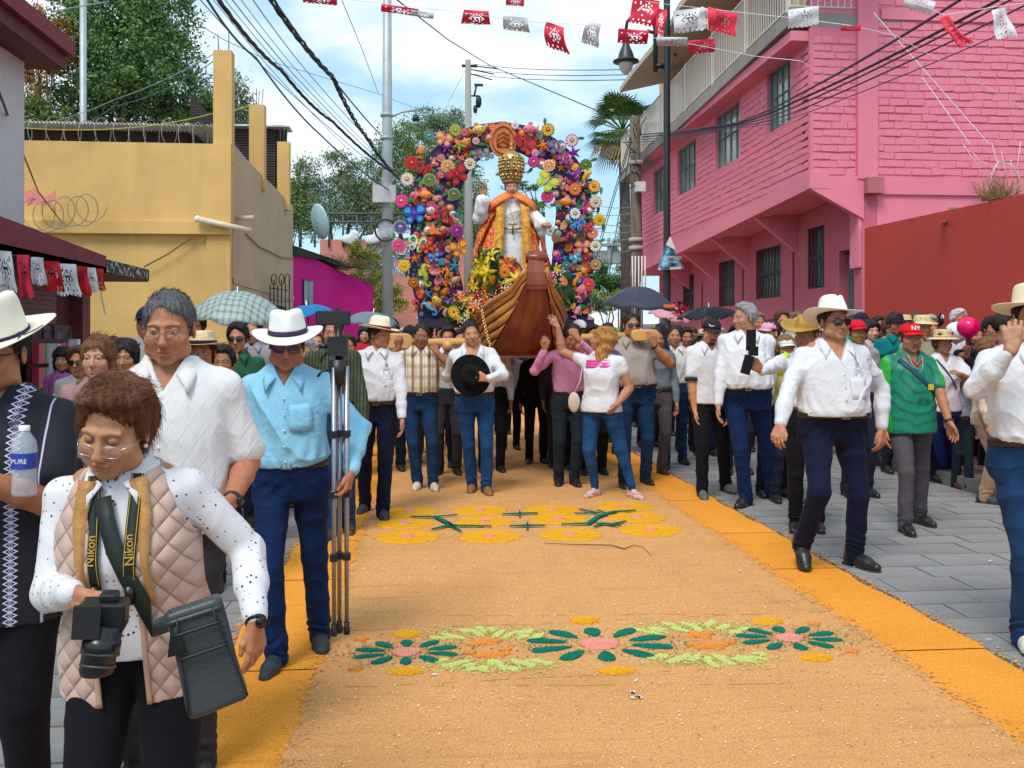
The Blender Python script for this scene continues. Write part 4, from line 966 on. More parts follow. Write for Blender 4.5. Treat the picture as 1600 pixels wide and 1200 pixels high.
for Y in(onX(1172,340,XU)[1],onX(1105,375,XU)[1],onX(1060,395,XU)[1],onX(1025,412,XU)[1]):
 z0=zl(Y);v=[(XU+.05,z0+.02),(XW+.01,z0-.62),(XW+.01,z0+.06),(XU+.05,z0+.06)];b=MB();V=[(x,Y-.07,z)for x,z in v]+[(x,Y+.07,z)for x,z in v]
 b.add(V,[(0,1,2,3),(7,6,5,4),(0,4,5,1),(1,5,6,2),(2,6,7,3),(3,7,4,0)]);PH(b.build('bracket',PW2))
for Y in(onX(1241,450,XW)[1],onX(1162,450,XW)[1],onX(1098,450,XW)[1]):
 PH(MB().tube([(XW-.02,Y,0),(XW-.02,Y,zl(Y)-.6)],.012,6).build('wall_crack_pipe',mat('rust',(.15,.04,.03),.8)))
TF=mat('teal_steel',(.10,.20,.18),.55,var=.3,vs=12);GL=mat('window_glass',(.10,.16,.15),.12,var=.35,vs=1.5,spec=.7,col2=(.25,.30,.27));CUR=mat('curtain',(.35,.42,.36),.9,var=.35,vs=3,stretch=(1,12,1))
def steel_window(y0,y1,z0,z1,X,cols,rows,parent_fn,fm=TF):
 fr=parent_fn(MB().build('window',fm))if False else None
 b=MB();t=.035
 b.box((X-.02,y0,z0),(X+.03,y1,z0+t));b.box((X-.02,y0,z1-t),(X+.03,y1,z1));b.box((X-.02,y0,z0+t),(X+.03,y0+t,z1-t));b.box((X-.02,y1-t,z0+t),(X+.03,y1,z1-t))
 for i in range(1,cols):yy=y0+(y1-y0)*i/cols;b.box((X-.017,yy-.013,z0+t),(X+.027,yy+.013,z1-t))
 for zz in rows:zz=z0+(z1-z0)*zz;b.box((X-.014,y0+t,zz-.013),(X+.024,y1-t,zz+.013))
 o=parent_fn(b.build('window',fm));rs=[z0]+[z0+(z1-z0)*q for q in rows]+[z1]
 for i in range(cols):
  for a,c in zip(rs[:-1],rs[1:]):pn=MB().box((X+.004,y0+(y1-y0)*i/cols+.012,a+.012),(X+.010,y0+(y1-y0)*(i+1)/cols-.012,c-.012)).build('pane',GL,o)
 cu=MB();m_=24
 for i in range(m_):a=y0+(y1-y0)*i/m_;c=y0+(y1-y0)*(i+1)/m_;cu.box((X+.12+.02*(i%2),a,z0),(X+.13+.02*(i%2),c,z1))
 cu.build('curtain',CUR,o);return o
for(a,c,z0,z1),cols in zip(UW,(4,4,4,3)):steel_window(a,c,z0,z1,XU+.11,cols,(.55,),PH)
IRON=mat('wrought_iron',(.012,.012,.014),.5)
def scroll(b,y,z,h,X,s=1,r=.006):
 pts=[]
 for i in range(13):t=i/12;a=t*2*pi;pts.append((X,y+s*.035*sin(a),z+h*t))
 b.tube(pts,r,4)
for i,(a,c,z0,z1)in enumerate(LW):
 o=steel_window(a,c,z0,z1,XW+.14,2,(.5,),PH,mat('grey_steel',(.16,.18,.20),.6));b=MB();X=XW+.02;nb_=max(3,int((c-a)/.16))
 for k in range(nb_+1):
  yy=a+.02+(c-a-.04)*k/nb_;b.tube([(X,yy,z0),(X,yy,z1)],.009,5)
  if k<nb_:
   for q in range(4):scroll(b,yy+(c-a)/nb_*.5,z0+(z1-z0)*(.04+.24*q),(z1-z0)*.21,X,1 if q%2 else-1)
 for q in(.02,.5,.98):b.box((X-.008,a,z0+(z1-z0)*q-.012),(X+.008,c,z0+(z1-z0)*q+.012))
 b.build('grille',IRON,o)
b=MB();y0,y1,z0,z1=dr;b.box((XW+.16,y0,z0),(XW+.2,y1,z1));do=PH(b.build('door',mat('door_grey',(.09,.12,.13),.5)))
for k in range(6):yy=y0+(y1-y0)*(k+.5)/6;MB().box((XW+.145,yy-.012,z0+.05),(XW+.162,yy+.012,z1-.05)).build('door_rib',mat('door_rib',(.16,.19,.20),.5),do)
XB=5.43;CON=plaster('concrete_edge',(.34,.31,.28),.95,.5);BEI=plaster('beige_wall',(.62,.42,.20),.9,.15);WHI=mat('white_steel',(.66,.60,.52),.45,var=.08)
def zb(y):return 6.26-(y-Y0)*.022
b=MB();v=[]
for(x,y)in((XB,Y0),(XU+1.6,Y0),(XU+1.6,Y1),(XB,Y1)):v+=[(x,y,zb(y)),(x,y,zb(y)+.22)]
b.add(v,[(0,2,4,6),(1,7,5,3),(0,6,7,1),(2,0,1,3),(4,2,3,5),(6,4,5,7)]);PH(b.build('balcony_slab',CON))
PH(MB().box((XB+.06,Y0+.02,6.05),(XU+.02,Y1,6.2)).build('slab_soffit',PW2));bpy.data.objects['slab_soffit'].location.z-=.0
rail=PH(MB().tube([(XB+.05,Y0,zb(Y0)+1.22),(XB+.05,Y1,zb(Y1)+1.22)],.022,6).tube([(XB+.05,Y0,zb(Y0)+.30),(XB+.05,Y1,zb(Y1)+.30)],.016,6).tube([(XB+.05,Y0,zb(Y0)+1.22),(6.5,Y0,zb(Y0)+1.22)],.022,6).tube([(XB+.05,Y0,zb(Y0)+.30),(6.5,Y0,zb(Y0)+.30)],.016,6).build('balcony_railing',WHI))
bm=MB().box((-.009,-.009,0),(.009,.009,.92)).mesh('baluster');bm.materials.append(WHI);pm=MB().box((-.03,-.03,0),(.03,.03,1.05)).mesh('railing_post');pm.materials.append(WHI)
y=Y0+.1;i=0
while y<Y1:
 post=i%18==0;o=bpy.data.objects.new('railing_post' if post else 'baluster',pm if post else bm);COL.objects.link(o);o.parent=rail;o.location=(XB+.05,y,zb(y)+(.21 if post else.30));y+=.105;i+=1
x=XB+.16
while x<6.5:o=bpy.data.objects.new('baluster',bm);COL.objects.link(o);o.parent=rail;o.location=(x,Y0,zb(Y0)+.3);x+=.105
PH(MB().box((6.35,Y0+.4,6.4),(6.6,Y1-1,9.2)).build('upper_floor_wall',BEI));PH(MB().box((6.40,Y0+.04,6.4),(6.52,Y0+.4,9.2)).build('corner_wall',BEI))
PH(MB().box((XB+.1,Y0+.15,6.48),(6.35,Y0+.19,7.4)).build('end_panel',plaster('tile_panel',(.70,.58,.33),.6,.1)))
for yy in(16.3,19.5,22.5):o=PH(MB().box((6.30,yy,6.5),(6.36,yy+.9,8.3)).build('balcony_door',mat('door_teal',(.12,.2,.22),.4)));MB().box((6.285,yy+.08,6.6),(6.298,yy+.82,8.2)).build('pane',GL,o)
can=MB();CE=[onX(1130,-30,5.1),onX(1052,76,5.1),onX(1012,118,5.12),onX(975,150,5.15)]
n=14
Ys=[12.0+(24.6-12.0)*i/n for i in range(n+1)];V=[]
for y in Ys:
 zz=8.16;xo=5.1+.10*sin(y*1.3)*(1 if 15<y<19 else.2);V+=[(xo,y,zz-.03),(xo,y,zz+.10),(6.5,y,zz+.42),(6.5,y,zz+.30)]
F_=[]
for i in range(n):
 k=4*i;F_+=[(k+j,k+(j+1)%4,k+4+(j+1)%4,k+4+j)for j in range(4)]
F_+=[(0,3,2,1),(4*n,4*n+1,4*n+2,4*n+3)]
can.add(V,F_);PH(can.build('canopy_slab',plaster('canopy_paint',(.60,.50,.40),.9,.3)))
for yy in(17.8,21.5):o=PH(MB().lathe([(.0,.04),(.04,.03),(.03,-.03),(0,-.05)],(5.8,yy,8.22),8).build('ceiling_lamp',mat('dark_fitting',(.1,.08,.06),.5)))
rw=empty('red_wall',(6.6,8,0),0,'long plain red plastered garden wall on the right behind the onlookers','wall')
def RWp(o):o.parent=rw;o.matrix_parent_inverse=Matrix.Translation((-6.6,-8,0));return o
RED=plaster('red_paint',(.53,.055,.038),.85,.25,22,.5,.01);b=MB();v=[]
for y,z in((1.0,2.95),(Y0-.02,3.19)):
 for x in(6.60,6.85):v+=[(x,y,0),(x,y,z)]
b.add(v,[(0,1,5,4),(2,6,7,3),(1,3,7,5),(0,2,3,1),(4,5,7,6),(0,4,6,2)]);RWp(b.build('wall_body',RED))
RWp(MB().tube([tuple(onX(1475,347,6.62)),tuple(onX(1475,347,6.45))],.03,8).build('drain_spout',mat('spout',(.25,.08,.05),.8)))
RWp(MB().box((6.593,Y0-.09,0),(6.62,Y0-.02,3.2)).build('edge_strip',PW2))
def twigs(name,c,R_,n,m,label=None,cat=None,r=.006,up=.6,seg=4,kind=None,lm=None):
 b=MB();rr=random.Random(int(abs(c[0]*100+c[1]*10)))
 for i in range(n):
  p=np.array(c,float)+[rr.uniform(-1,1)*R_[0]*.4,rr.uniform(-1,1)*R_[1]*.4,0];d=unit([rr.gauss(0,1),rr.gauss(0,1),up+rr.random()]);P=[p]
  for k in range(seg):d=unit(d+np.array([rr.gauss(0,.35),rr.gauss(0,.35),rr.gauss(0,.3)]));p=p+d*np.array(R_)*.9/seg;P.append(p)
  b.tube(P,[r*(1-.7*k/seg)for k in range(seg+1)],4,False)
 o=b.build(name,m);tag(o,label,cat,None,kind);return o
bp=onX(1560,312,6.75);twigs('dry_bush',bp,(.35,.35,.35),160,mat('dry_stem',(.28,.20,.08),.9,var=.5),'dry brown scrub growing on top of the red wall beside the pink house','bush',.004)
b=MB();random.seed(8)
for k in range(7):
 P=[onY(x,y,Y0-.4)for x,y in((1505+k*13,225+(k%3)*14),(1530+k*8,262),(1540+k*7,300+(k%2)*12))];P=[p+np.array([0,-.03*k,0])for p in P];b.tube(P,.006,4)
b.tube([onY(x,y,Y0-.35)for x,y in((1553,300),(1548,275),(1560,252),(1580,258),(1592,275),(1590,305))],.012,5)
tag(b.build('knotted_ropes',mat('rope_pale',(.75,.6,.58),.8)),'knotted pale ropes and wires tangled above the dry bush on the pink end wall','ropes')
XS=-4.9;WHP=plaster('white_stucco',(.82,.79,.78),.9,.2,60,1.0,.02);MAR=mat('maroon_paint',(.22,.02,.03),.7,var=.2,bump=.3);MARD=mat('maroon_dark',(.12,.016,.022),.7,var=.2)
wh=empty('white_house',(-6,8,0),0,'white stucco house with maroon eaves at the far left edge','house')
def WH(o):o.parent=wh;o.matrix_parent_inverse=Matrix.Translation((6,-8,0));return o
ye=onX(38,200,XS)[1];zt=onX(38,95,XS)[2]
WH(MB().box((-9.5,2,2.4),(XS,ye,zt)).build('upper_wall',WHP))
e0,e1=onX(57,92,XS+.35),onX(0,20,XS+.35)
b=MB()
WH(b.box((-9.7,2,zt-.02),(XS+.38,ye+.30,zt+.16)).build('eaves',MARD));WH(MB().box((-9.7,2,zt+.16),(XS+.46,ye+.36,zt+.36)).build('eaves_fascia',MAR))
b=MB();b.add([(XS+.44,2,zt+.37),(XS+.44,ye+.34,zt+.37),(-9.7,ye+.34,zt+1.6),(-9.7,2,zt+1.6)],[(0,1,2,3)]);o=WH(b.build('roof',MARD));md=o.modifiers.new('t','SOLIDIFY');md.thickness=.12
shop=empty('corner_shop',(-5,12,0),0,'maroon roofed corner shop with a rolled metal shutter behind the hat on the left','shop')
def SH(o):o.parent=shop;o.matrix_parent_inverse=Matrix.Translation((5,-12,0));return o
ys=onX(140,500,XS)[1];XC=-4.1;yc=onX(232,430,XC)[1];ym=onX(166,430,XC)[1]
WOODW=plaster('shop_wall',(.13,.03,.035),.8,.2)
SH(MB().box((-9.4,2,0),(XS,9.6,2.40)).build('side_wall',WOODW));SH(MB().box((-9.4,9.6,0),(XS-.14,ys,2.40)).build('wall',WOODW));SH(MB().box((XS-.139,ys-.30,0),(XS+.01,ys,2.4)).build('door_pier',mat('pier_maroon',(.22,.05,.05),.7,var=.3)))
slat=MB().box((0,0,0),(.025,3.0,.058)).mesh('shutter_slat');slat.materials.append(mat('shutter_metal',(.20,.035,.045),.5,var=.25))
for i in range(11):o=bpy.data.objects.new('shutter_slat',slat);COL.objects.link(o);SH(o);o.location=(XS-.13+.008*(i%2),10.0,1.70+i*.063)
gi=MB()
for k in range(10):gi.box((XS-.125,9.8+k*.35,.1),(XS-.10,9.82+k*.35,1.68))
for k in range(9):gi.box((XS-.122,9.8,.1+k*.19),(XS-.104,13,.112+k*.19))
SH(gi.build('shop_grille',mat('grille_brown',(.05,.03,.03),.5)))
g=G('shop_interior',.6);v_=g.vor(9,None,out='Color');g.color(g.mix(.82,v_,(.01,.01,.012)));SH(MB().box((XS-.138,9.8,.05),(XS-.132,ys-.3,1.69)).build('shop_window',g.m))
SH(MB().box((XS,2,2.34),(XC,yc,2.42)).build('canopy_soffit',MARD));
b=MB();v=[]
for y,z in((2,2.82),(8.9,2.70),(ym,2.56)):v+=[(XC,y,2.33),(XC,y,z),(XC-.10,y,2.33),(XC-.10,y,z)]
b.add(v,[(4*i+a,4*i+c,4*i+4+c,4*i+4+a)for i in range(2)for a,c in((0,1),(1,3),(3,2),(2,0))]+[(8,9,11,10)]);SH(b.build('canopy_fascia',MAR))
pe=G('peeled_fascia',.9);n_=pe.noise(14);pe.color(pe.mix(pe.ramp(n_,[(.5,0.),(.56,1.)],'CONSTANT'),(.05,.055,.04),(.5,.47,.40)));
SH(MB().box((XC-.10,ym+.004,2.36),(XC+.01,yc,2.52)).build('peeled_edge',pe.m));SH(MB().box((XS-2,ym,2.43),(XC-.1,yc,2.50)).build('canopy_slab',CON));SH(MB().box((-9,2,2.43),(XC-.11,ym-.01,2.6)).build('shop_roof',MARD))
for i,(l,r,tp,bt)in enumerate(((67,82,538,600),(97,113,530,600))):
 p,q=onX(l,tp,XS+.5),onX(r,bt,XS+.5);b=MB();b.box((XS+.46,q[1],0),(XS+.56,q[1]+.10,p[2]));tag(b.build('white_post',mat('post_white',(.75,.75,.75),.5)),['short white square post before the shop, the left one','taller white square post before the shop, nearest the long haired woman'][i],'post')
random.seed(21)
rack=MB();rack.box((XS+.02,11.7,.11),(XS+.35,12.9,.2));rk=rack.build('goods_rack',IRON);tag(rk,'rack of brightly wrapped snack packets against the maroon shop','rack')
for i in range(10):
 c_=random.choice([(.1,.25,.6),(.6,.05,.1),(.7,.55,.1),(.1,.4,.3),(.5,.1,.4)]);yy=11.75+.22*(i%5);zz=.9+.30*(i//5);MB().box((XS+.1,yy,zz),(XS+.18,yy+.19,zz+.25)).build('packet',mat('packet%.1f%.1f'%c_[:2],c_,.3),rk)
MB().box((XS+.05,11.7,.2),(XS+.09,12.9,1.5)).build('back_panel',MARD,rk)
YC=(.72,.45,.155);YW=plaster('yellow_paint',YC,.9,.40,20,.45,.012);YW2=plaster('yellow_side_shade',(.56,.40,.24),.9,.25,18,.5,.012)  # street side is a darker, duller yellow: its shade is put into the colour
yh=empty('yellow_house',(-6,26,0),0,'two storey yellow house with bare concrete columns above its parapet on the left','house')
def YH(o):o.parent=yh;o.matrix_parent_inverse=Matrix.Translation((6,-26,0));return o
YA=23.6;zr=at(362,223,23.1)[2];zt2=6.35
zle=at(362,367,23.1)[2];zle2=at(362,348,23.1)[2]
YH(MB().box((-12,YA,zle2),(XS,YA+.3,zt2)).build('front_wall',YW));YH(MB().box((-12,YA-.10,zle),(XS-.02,YA+.25,zle2)).build('ledge',YW))
YH(MB().box((-12,YA+.10,0),(XS-.5,YA+.4,zle)).build('lower_wall',YW));YH(MB().box((XS-.6,YA+.02,0),(XS-.02,YA+.5,zle)).build('corner_pier',YW))
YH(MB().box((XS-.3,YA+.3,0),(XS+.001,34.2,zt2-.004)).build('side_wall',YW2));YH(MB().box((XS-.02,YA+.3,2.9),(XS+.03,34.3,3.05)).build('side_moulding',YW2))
YH(MB().box((-12,YA+.3,5.9),(XS-.3,34,6.0)).build('roof_slab',CON))
YH(MB().box((XS-.02,27,1.5),(XS+.02,27.8,1.6)).build('meter_ledge',YW2))
for l,r,tp,yy,nb_ in((333,362,78,YA+.05,2),(389,413,163,YA+4.2,4),(433,452,221,YA+8.5,3)):
 p,q=onY(l,tp,yy),onY(r,tp,yy);o=YH(MB().box((p[0],yy,5.9),(q[0],yy+.35,p[2])).build('roof_column',YW));b=MB()
 for k in range(nb_):xx=p[0]+(q[0]-p[0])*(.25+.5*(k/(max(1,nb_-1))));b.tube([(xx,yy+.1+.1*(k%2),p[2]),(xx+.02*(k-1),yy+.1+.1*(k%2),p[2]+.42+.1*(k%2))],.012,5)
 b.build('rebar',mat('rebar',(.08,.07,.08),.7),o)
SHD=mat('shed_dark',(.045,.02,.018),.8,var=.4,vs=2);p=onY(36,196,YA+1.2);q=onY(448,200,YA+1.2)
YH(MB().box((-12,YA+1.4,6.0),(XS-1.4,YA+1.5,p[2]-.02)).build('shed_wall',SHD));n=70;V=[];x0,x1=-12,XS-.5
for i in range(n*4+1):
 x=x0+(x1-x0)*i/(n*4);z=p[2]+.035*sin(i*pi/2);V+=[(x,YA+.75,z),(x,YA+9,z-.25)]
me=mesh_np(V,[(2*i,2*i+2,2*i+3,2*i+1)for i in range(n*4)],'r',False);o=YH(link('corrugated_roof',me,mat('zinc',(.62,.62,.60),.4,.3,var=.3,vs=3)));md=o.modifiers.new('t','SOLIDIFY');md.thickness=.008
b=MB()
for i in range(22):b.box((XS-1.3,YA+1.5,6.05+i*.075),(XS-1.26,YA+8,6.10+i*.075))
YH(b.build('louvre_panel',mat('louvre_dark',(.05,.045,.035),.7)));YH(MB().box((XS-1.36,YA+1.5,6),(XS-1.31,YA+8,7.9)).build('shed_side',SHD))
q=onY(448,203,33.5);p2=onY(300,200,33.5);YH(MB().box((p2[0],33.5,5.9),(q[0],33.6,q[2])).build('rear_shed_wall',SHD));b=MB()
for i in range(34):b.box((onY(366,300,33.4)[0],33.42,6+i*.09),(onY(430,300,33.4)[0],33.46,6.05+i*.09))
YH(b.build('rear_louvre',mat('louvre_dark',(.05,.045,.035),.7)));YH(MB().box((p2[0]-.1,33.0,q[2]),(q[0]+.15,33.9,q[2]+.06)).build('rear_roof',mat('zinc',(.62,.62,.60),.4,.3,var=.3,vs=3)))
def coil(name,c0,c1,R_,turns,m,sag=0,flat=0):
 b=MB();P=[];N_=int(turns*22)
 c0=np.array(c0,float);c1=np.array(c1,float)
 for i in range(N_+1):
  t=i/N_;a=2*pi*turns*t;c=c0+(c1-c0)*t+np.array([0,0,-sag*4*t*(1-t)]);rr=R_*(1+.12*sin(i*.37));P.append(c+np.array([rr*cos(a)*flat,rr*cos(a)*(1-flat),rr*sin(a)]))
 b.tube(P,.011,4);return b.build(name,m)
WIRE=mat('razor_steel',(.30,.27,.22),.5,.5)
tag(coil('razor_wire',(-10.5,YA+.3,6.55),(-5.4,YA+.3,6.55),.42,13,WIRE,0,.55),'long coil of razor wire along the yellow parapet before the dark shed','razor wire')
tag(coil('razor_wire',onY(45,335,YA-.5),onY(150,320,YA-.5),.36,6,WIRE,.1,.75),'loose round coil of razor wire hanging before the yellow front wall','razor wire')
p=onY(62,305,YA-.4);o=MB().add([tuple(onY(x,y,YA-.45))for x,y in((38,300),(55,294),(72,308),(88,297),(86,312),(70,322),(52,318),(42,322))],[tuple(range(8))]).build('pink_rag',cloth('ragpink',(.75,.25,.22)));md=o.modifiers.new('t','SOLIDIFY');md.thickness=.02;tag(o,'faded pink cloth caught in the razor wire beside the white house','cloth')
YH(MB().tube([onY(308,342,YA-.25),onY(392,361,YA-.12)],.075,10).build('drain_pipe',mat('pvc',(.68,.60,.45),.5)));YH(MB().tube([tuple(onX(368,341,XS-.02)),tuple(onX(396,340,XS+.45))],.06,10).build('drain_pipe',MC['pvc']));YH(MB().ball(onY(309,342,YA-.25),.085).build('pipe_cap',mat('pvc_white',(.8,.8,.8),.4)))
b=MB();b.tube([onY(300,370,YA-.05),onY(262,397,YA-.05),onY(225,417,YA-.05)],.02,5);YH(b.build('loose_cable',mat('cable_brown',(.2,.12,.05),.7)))
b=MB();b.tube([onX(384,365,XS+.04),onX(405,385,XS+.04),onX(440,402,XS+.04),onX(458,404,XS+.04)],.022,5);YH(b.build('loose_cable',mat('cable_brown2',(.35,.25,.15),.7)))
gt=MB();
for k in range(6):xx=422+k*6;p=onX(xx,520,XS+.3);q=onX(xx,445-(8 if k%2 else 0),XS+.3);gt.tube([p,q],.02,5)
for yv in(452,470,490):gt.tube([onX(422,yv-2,XS+.3),onX(452,yv+2,XS+.3)],.018,5)
for cx in(428,440,449):
 gt.tube([onX(cx+4*sin(a),437-9*cos(a),XS+.3)for a in np.linspace(-2.6,2.6,12)],.018,5)
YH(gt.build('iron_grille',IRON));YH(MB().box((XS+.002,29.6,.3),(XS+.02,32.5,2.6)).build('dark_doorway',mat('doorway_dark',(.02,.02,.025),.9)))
mg=empty('magenta_house',(-3,38,0),0,'low magenta house with a weedy roof edge beyond the yellow house','house')
def MG(o):o.parent=mg;o.matrix_parent_inverse=Matrix.Translation((3,-38,0));return o
MAG=plaster('magenta_paint',(.62,.0,.22),.85,.15,10,.3)
A_,B_,C_=onX(458,400,XS-.05),at(530,420,36.5),at(583,440,37.5);
def vwall(p,q,z0,z1p,z1q,m,name,th=.3):
 p,q=np.array(p[:2]),np.array(q[:2]);nn=unit([-(q-p)[1],(q-p)[0]]);b=MB();v=[(p[0],p[1],z0),(q[0],q[1],z0),(q[0],q[1],z1q),(p[0],p[1],z1p)];v+=[(x+nn[0]*th,y+nn[1]*th,z)for x,y,z in v]
 b.add(v,[(0,1,2,3),(7,6,5,4),(0,4,5,1),(1,5,6,2),(2,6,7,3),(3,7,4,0)]);return b.build(name,m)
A_=at(455,400,33.6);zA,zB_,zC=at(455,386,33.6)[2],at(530,423,36.5)[2],at(583,446,37.5)[2]
MG(vwall(A_,B_,0,zA,zB_,MAG,'side_wall'));MG(vwall(B_,C_,0,zB_-.0,zC,MAG,'front_wall'));
wl,wr=A_+(B_-A_)*.22,A_+(B_-A_)*.42;o=MG(vwall(wl+[.03,-.03,0],wr+[.03,-.03,0],at(480,476,34)[2],at(480,434,34)[2],at(490,438,34.5)[2],mat('window_frame_dark',(.05,.05,.07),.4),'window',.02))
for f0,f1 in((.06,.48),(.54,.94)):vwall(wl+(wr-wl)*f0+[.05,-.05,0],wl+(wr-wl)*f1+[.05,-.05,0],at(480,474,34)[2],at(480,438,34)[2],at(490,440,34.5)[2],GL,'pane',.01).parent=o
MG(MB().box(C_+[-.5,-.12,.2-C_[2]+1.6],C_+[-.3,-.05,.45-C_[2]+1.65]).build('electric_meter',mat('meter_grey',(.6,.6,.6),.4)))
o=MG(vwall(A_+[.1,-.1,0],B_+[.1,-.1,0],zA-.30,zA+.05,zB_+.12,mat('roof_edge_dark',(.035,.04,.03),.9,var=.5,vs=6,bump=1,bs=10),'roof_edge',.6))
weed=twigs('roof_weeds',(B_[0]-.1,B_[1]-.1,zB_+.1),(1.6,.5,.7),260,mat('weed_dry',(.13,.10,.05),.9,var=.5),'dry tangled weeds drooping over the magenta house corner','weeds',.012,.1)
twigs('roof_weeds',(C_[0]-.6,C_[1]-.1,zC+.15),(1.0,.5,.4),120,MC['weed_dry'],'dark dry weeds at the low end of the magenta roof','weeds',.012,.1)
dp=at(500,346,33.0);dish=empty('satellite_dish',dp,0,'tall oval pale blue satellite dish above the magenta roof','satellite dish');R_=rotm(0,0,-.75)@rotm(.25,0,0)
V=[];Fc=[];nr=32
for j in range(8):
 t=j/7
 for i in range(nr):a=2*pi*i/nr;V.append(R_@np.array([.44*t*cos(a),.14*t*t-.14,.64*t*sin(a)]))
Fc=[(j*nr+i,(j+1)*nr+i,(j+1)*nr+(i+1)%nr,j*nr+(i+1)%nr)for j in range(7)for i in range(nr)]
o=link('reflector',mesh_np(V,Fc),mat('dish_blue',(.42,.62,.70),.4,var=.1),dish);md=o.modifiers.new('t','SOLIDIFY');md.thickness=.02
MB().tube([R_@np.array([0,0,-.62]),R_@np.array([.1,-.75,-.35])],.025,6).build('feed_arm',mat('galv',(.45,.45,.45),.4,.6),dish);MB().tube([(-.05,.1,0),(-.35,.2,-.75)],.035,6).build('mast',MC['galv'],dish)
GRS=mat('grass_slope',(.12,.20,.03),.95,var=.5,vs=6,bump=1,bs=25,dist=.05,col2=(.06,.11,.02))
b=MB();n=20;V=[]
for i in range(n+1):
 x=-12+30*i/n
 for j in range(9):y=41+j*2.2;V.append((x,y,.0+.30*max(0,j)+.15*sin(x*1.3+j)))
for i in range(n):
 for j in range(8):k=i*9+j;b_=(k,k+9,k+10,k+1);b.f.append(b_)
b.v=V;b.mi=[0]*len(b.f);b.sm=[True]*len(b.f);o=b.build('grass_bank',GRS);o['kind']='structure'
rg=np.random.RandomState(4);NG=9000;gx=rg.uniform(-9,12,NG);gy=rg.uniform(41.2,47,NG);gz=.30*(gy-41)/2.2;gh=rg.uniform(.1,.32,NG);ga=rg.rand(NG)*6.28
V=np.zeros((NG,3,3));V[:,0]=np.stack([gx-.03*np.cos(ga),gy-.03*np.sin(ga),gz],1);V[:,1]=np.stack([gx+.03*np.cos(ga),gy+.03*np.sin(ga),gz],1);V[:,2]=np.stack([gx+.1*np.sin(ga),gy,gz+gh],1)
tag(link('grass',mesh_np(V.reshape(-1,3),np.arange(NG*3).reshape(-1,3)),mat('grass_blade',(.16,.30,.03),.8,var=.5,vs=1)),'bright green grass covering the bank at the end of the street','grass',None,'stuff')
sw=empty('salmon_wall',(-1,46,0),0,'salmon retaining wall with blue and white painted festival lettering behind the arch','wall')
SAL=plaster('salmon_paint',(.62,.24,.19),.9,.2,10,.3);dW=46.
def wp(px,py,d=dW):return at(px,py,d)
P=[wp(515,374),wp(700,388),wp(700,470),wp(515,470)]
y_=45.
P0,P1=onY(500,374,y_),onY(728,395,y_)
SW=MB().box((P0[0],y_,0),(P1[0],y_+.3,P0[2])).build('wall_body',SAL);SW.parent=sw;SW.matrix_parent_inverse=Matrix.Translation((1,-46,0))
BLU=mat('letter_blue',(.05,.16,.42),.7);WL=mat('letter_white',(.8,.8,.8),.7)
def wtext(s_,px,py,size,y=y_,m=BLU,parent=sw,off=(1,-46,0)):
 p=onY(px,py,y-.02);R_=np.array([[1,0,0],[0,0,-1],[0,1,0]])
 for q,(mm,e)in enumerate(((WL,.05),(m,0))):
  t=text_obj('lettering',s_,size,mm,parent,p+[0,-.015*q,0],R_,.006,off=.03 if q==0 else 0);t.matrix_parent_inverse=Matrix.Translation(off)
wtext('VIVE LAS',612,393,.72);wtext('FIESTAS',607,411,.78);wtext('PATRONALES',612,424,.5)
rl=MB()
for px in range(470,640,22):p=onY(px,380,44.9);rl.tube([p+[0,0,-.2],p+[0,0,1.35]],.05,5)
for dz in(1.35,.95):rl.tube([onY(455,378,44.9)+[0,0,dz],onY(640,378,44.9)+[0,0,dz]],.06,5)
tag(rl.build('railing',mat('rail_dark',(.06,.09,.09),.6)),'dark metal railing along the top of the salmon wall','railing')
for i,px in enumerate((547,582)):
 S=SDF((-.6,-.3,-.5),(.7,.3,.7),.05);S.ell((0,0,0),(.38,.12,.26),0);S.ell((.2,0,.22),(.22,.1,.28),.1);wz=waves(7+i,4,9);S.disp(lambda x,y,z:.07*wz(x,y,z));o=mk('white_banner',S,mat('banner_white',(.7,.74,.76),.8,var=.3,vs=4),None);o.location=tuple(onY(px,374,44.8));tag(o,['crumpled white banner on the railing beside the dish','crumpled white banner on the railing close to the metal pole'][i],'banner')
bc_=MB()
for a,b_,z0,z1 in((898,1010,372,412),):p,q=onY(a,z0,43),onY(b_,z1,43);bc_.box((p[0],43,q[2]),(q[0],43.4,q[2]+.6))
for px in(925,951,972):p=onY(px,412,43);q=onY(px,372,43);bc_.box((p[0]-.07,42.9,p[2]),(p[0]+.07,43,q[2]))
bc_.box((onY(915,372,43)[0],42.8,onY(0,376,43)[2]),(onY(1010,372,43)[0],43.2,onY(0,372,43)[2]))
tag(bc_.build('grey_shelter',mat('shelter_grey',(.30,.33,.33),.7,var=.3)),'low grey roofed shelter seen between the arch and the palm trunk','shelter')
b=MB();V=[];n=60
for i in range(n+1):
 x=-180+360*i/n;V+=[(x,150,0),(x,170,4+2*sin(i*.5)+1.5*sin(i*1.3))]
b.add(V,[(2*i,2*i+2,2*i+3,2*i+1)for i in range(n)]);o=b.build('far_hill',mat('hill_green',(.10,.14,.07),.95,var=.4,vs=.1));o['kind']='structure'
def leafmat(name,c,c2):
 if name in MC:return MC[name]
 g=G(name,.6);n=g.noise(1.1,None,3);oi=N(g.t,'ShaderNodeNewGeometry');c_=g.mix(g.ramp(oi.outputs['Random Per Island'],[(0,0.),(1,1.)]),c,c2);c_=g.mix(g.ma('MULTIPLY',g.ramp(n,[(.4,0.),(.6,1.)]),.5),c_,tuple(x*.5 for x in c));g.color(c_)
 g.p.inputs['Specular IOR Level'].default_value=.25;MC[name]=g.m;return g.m
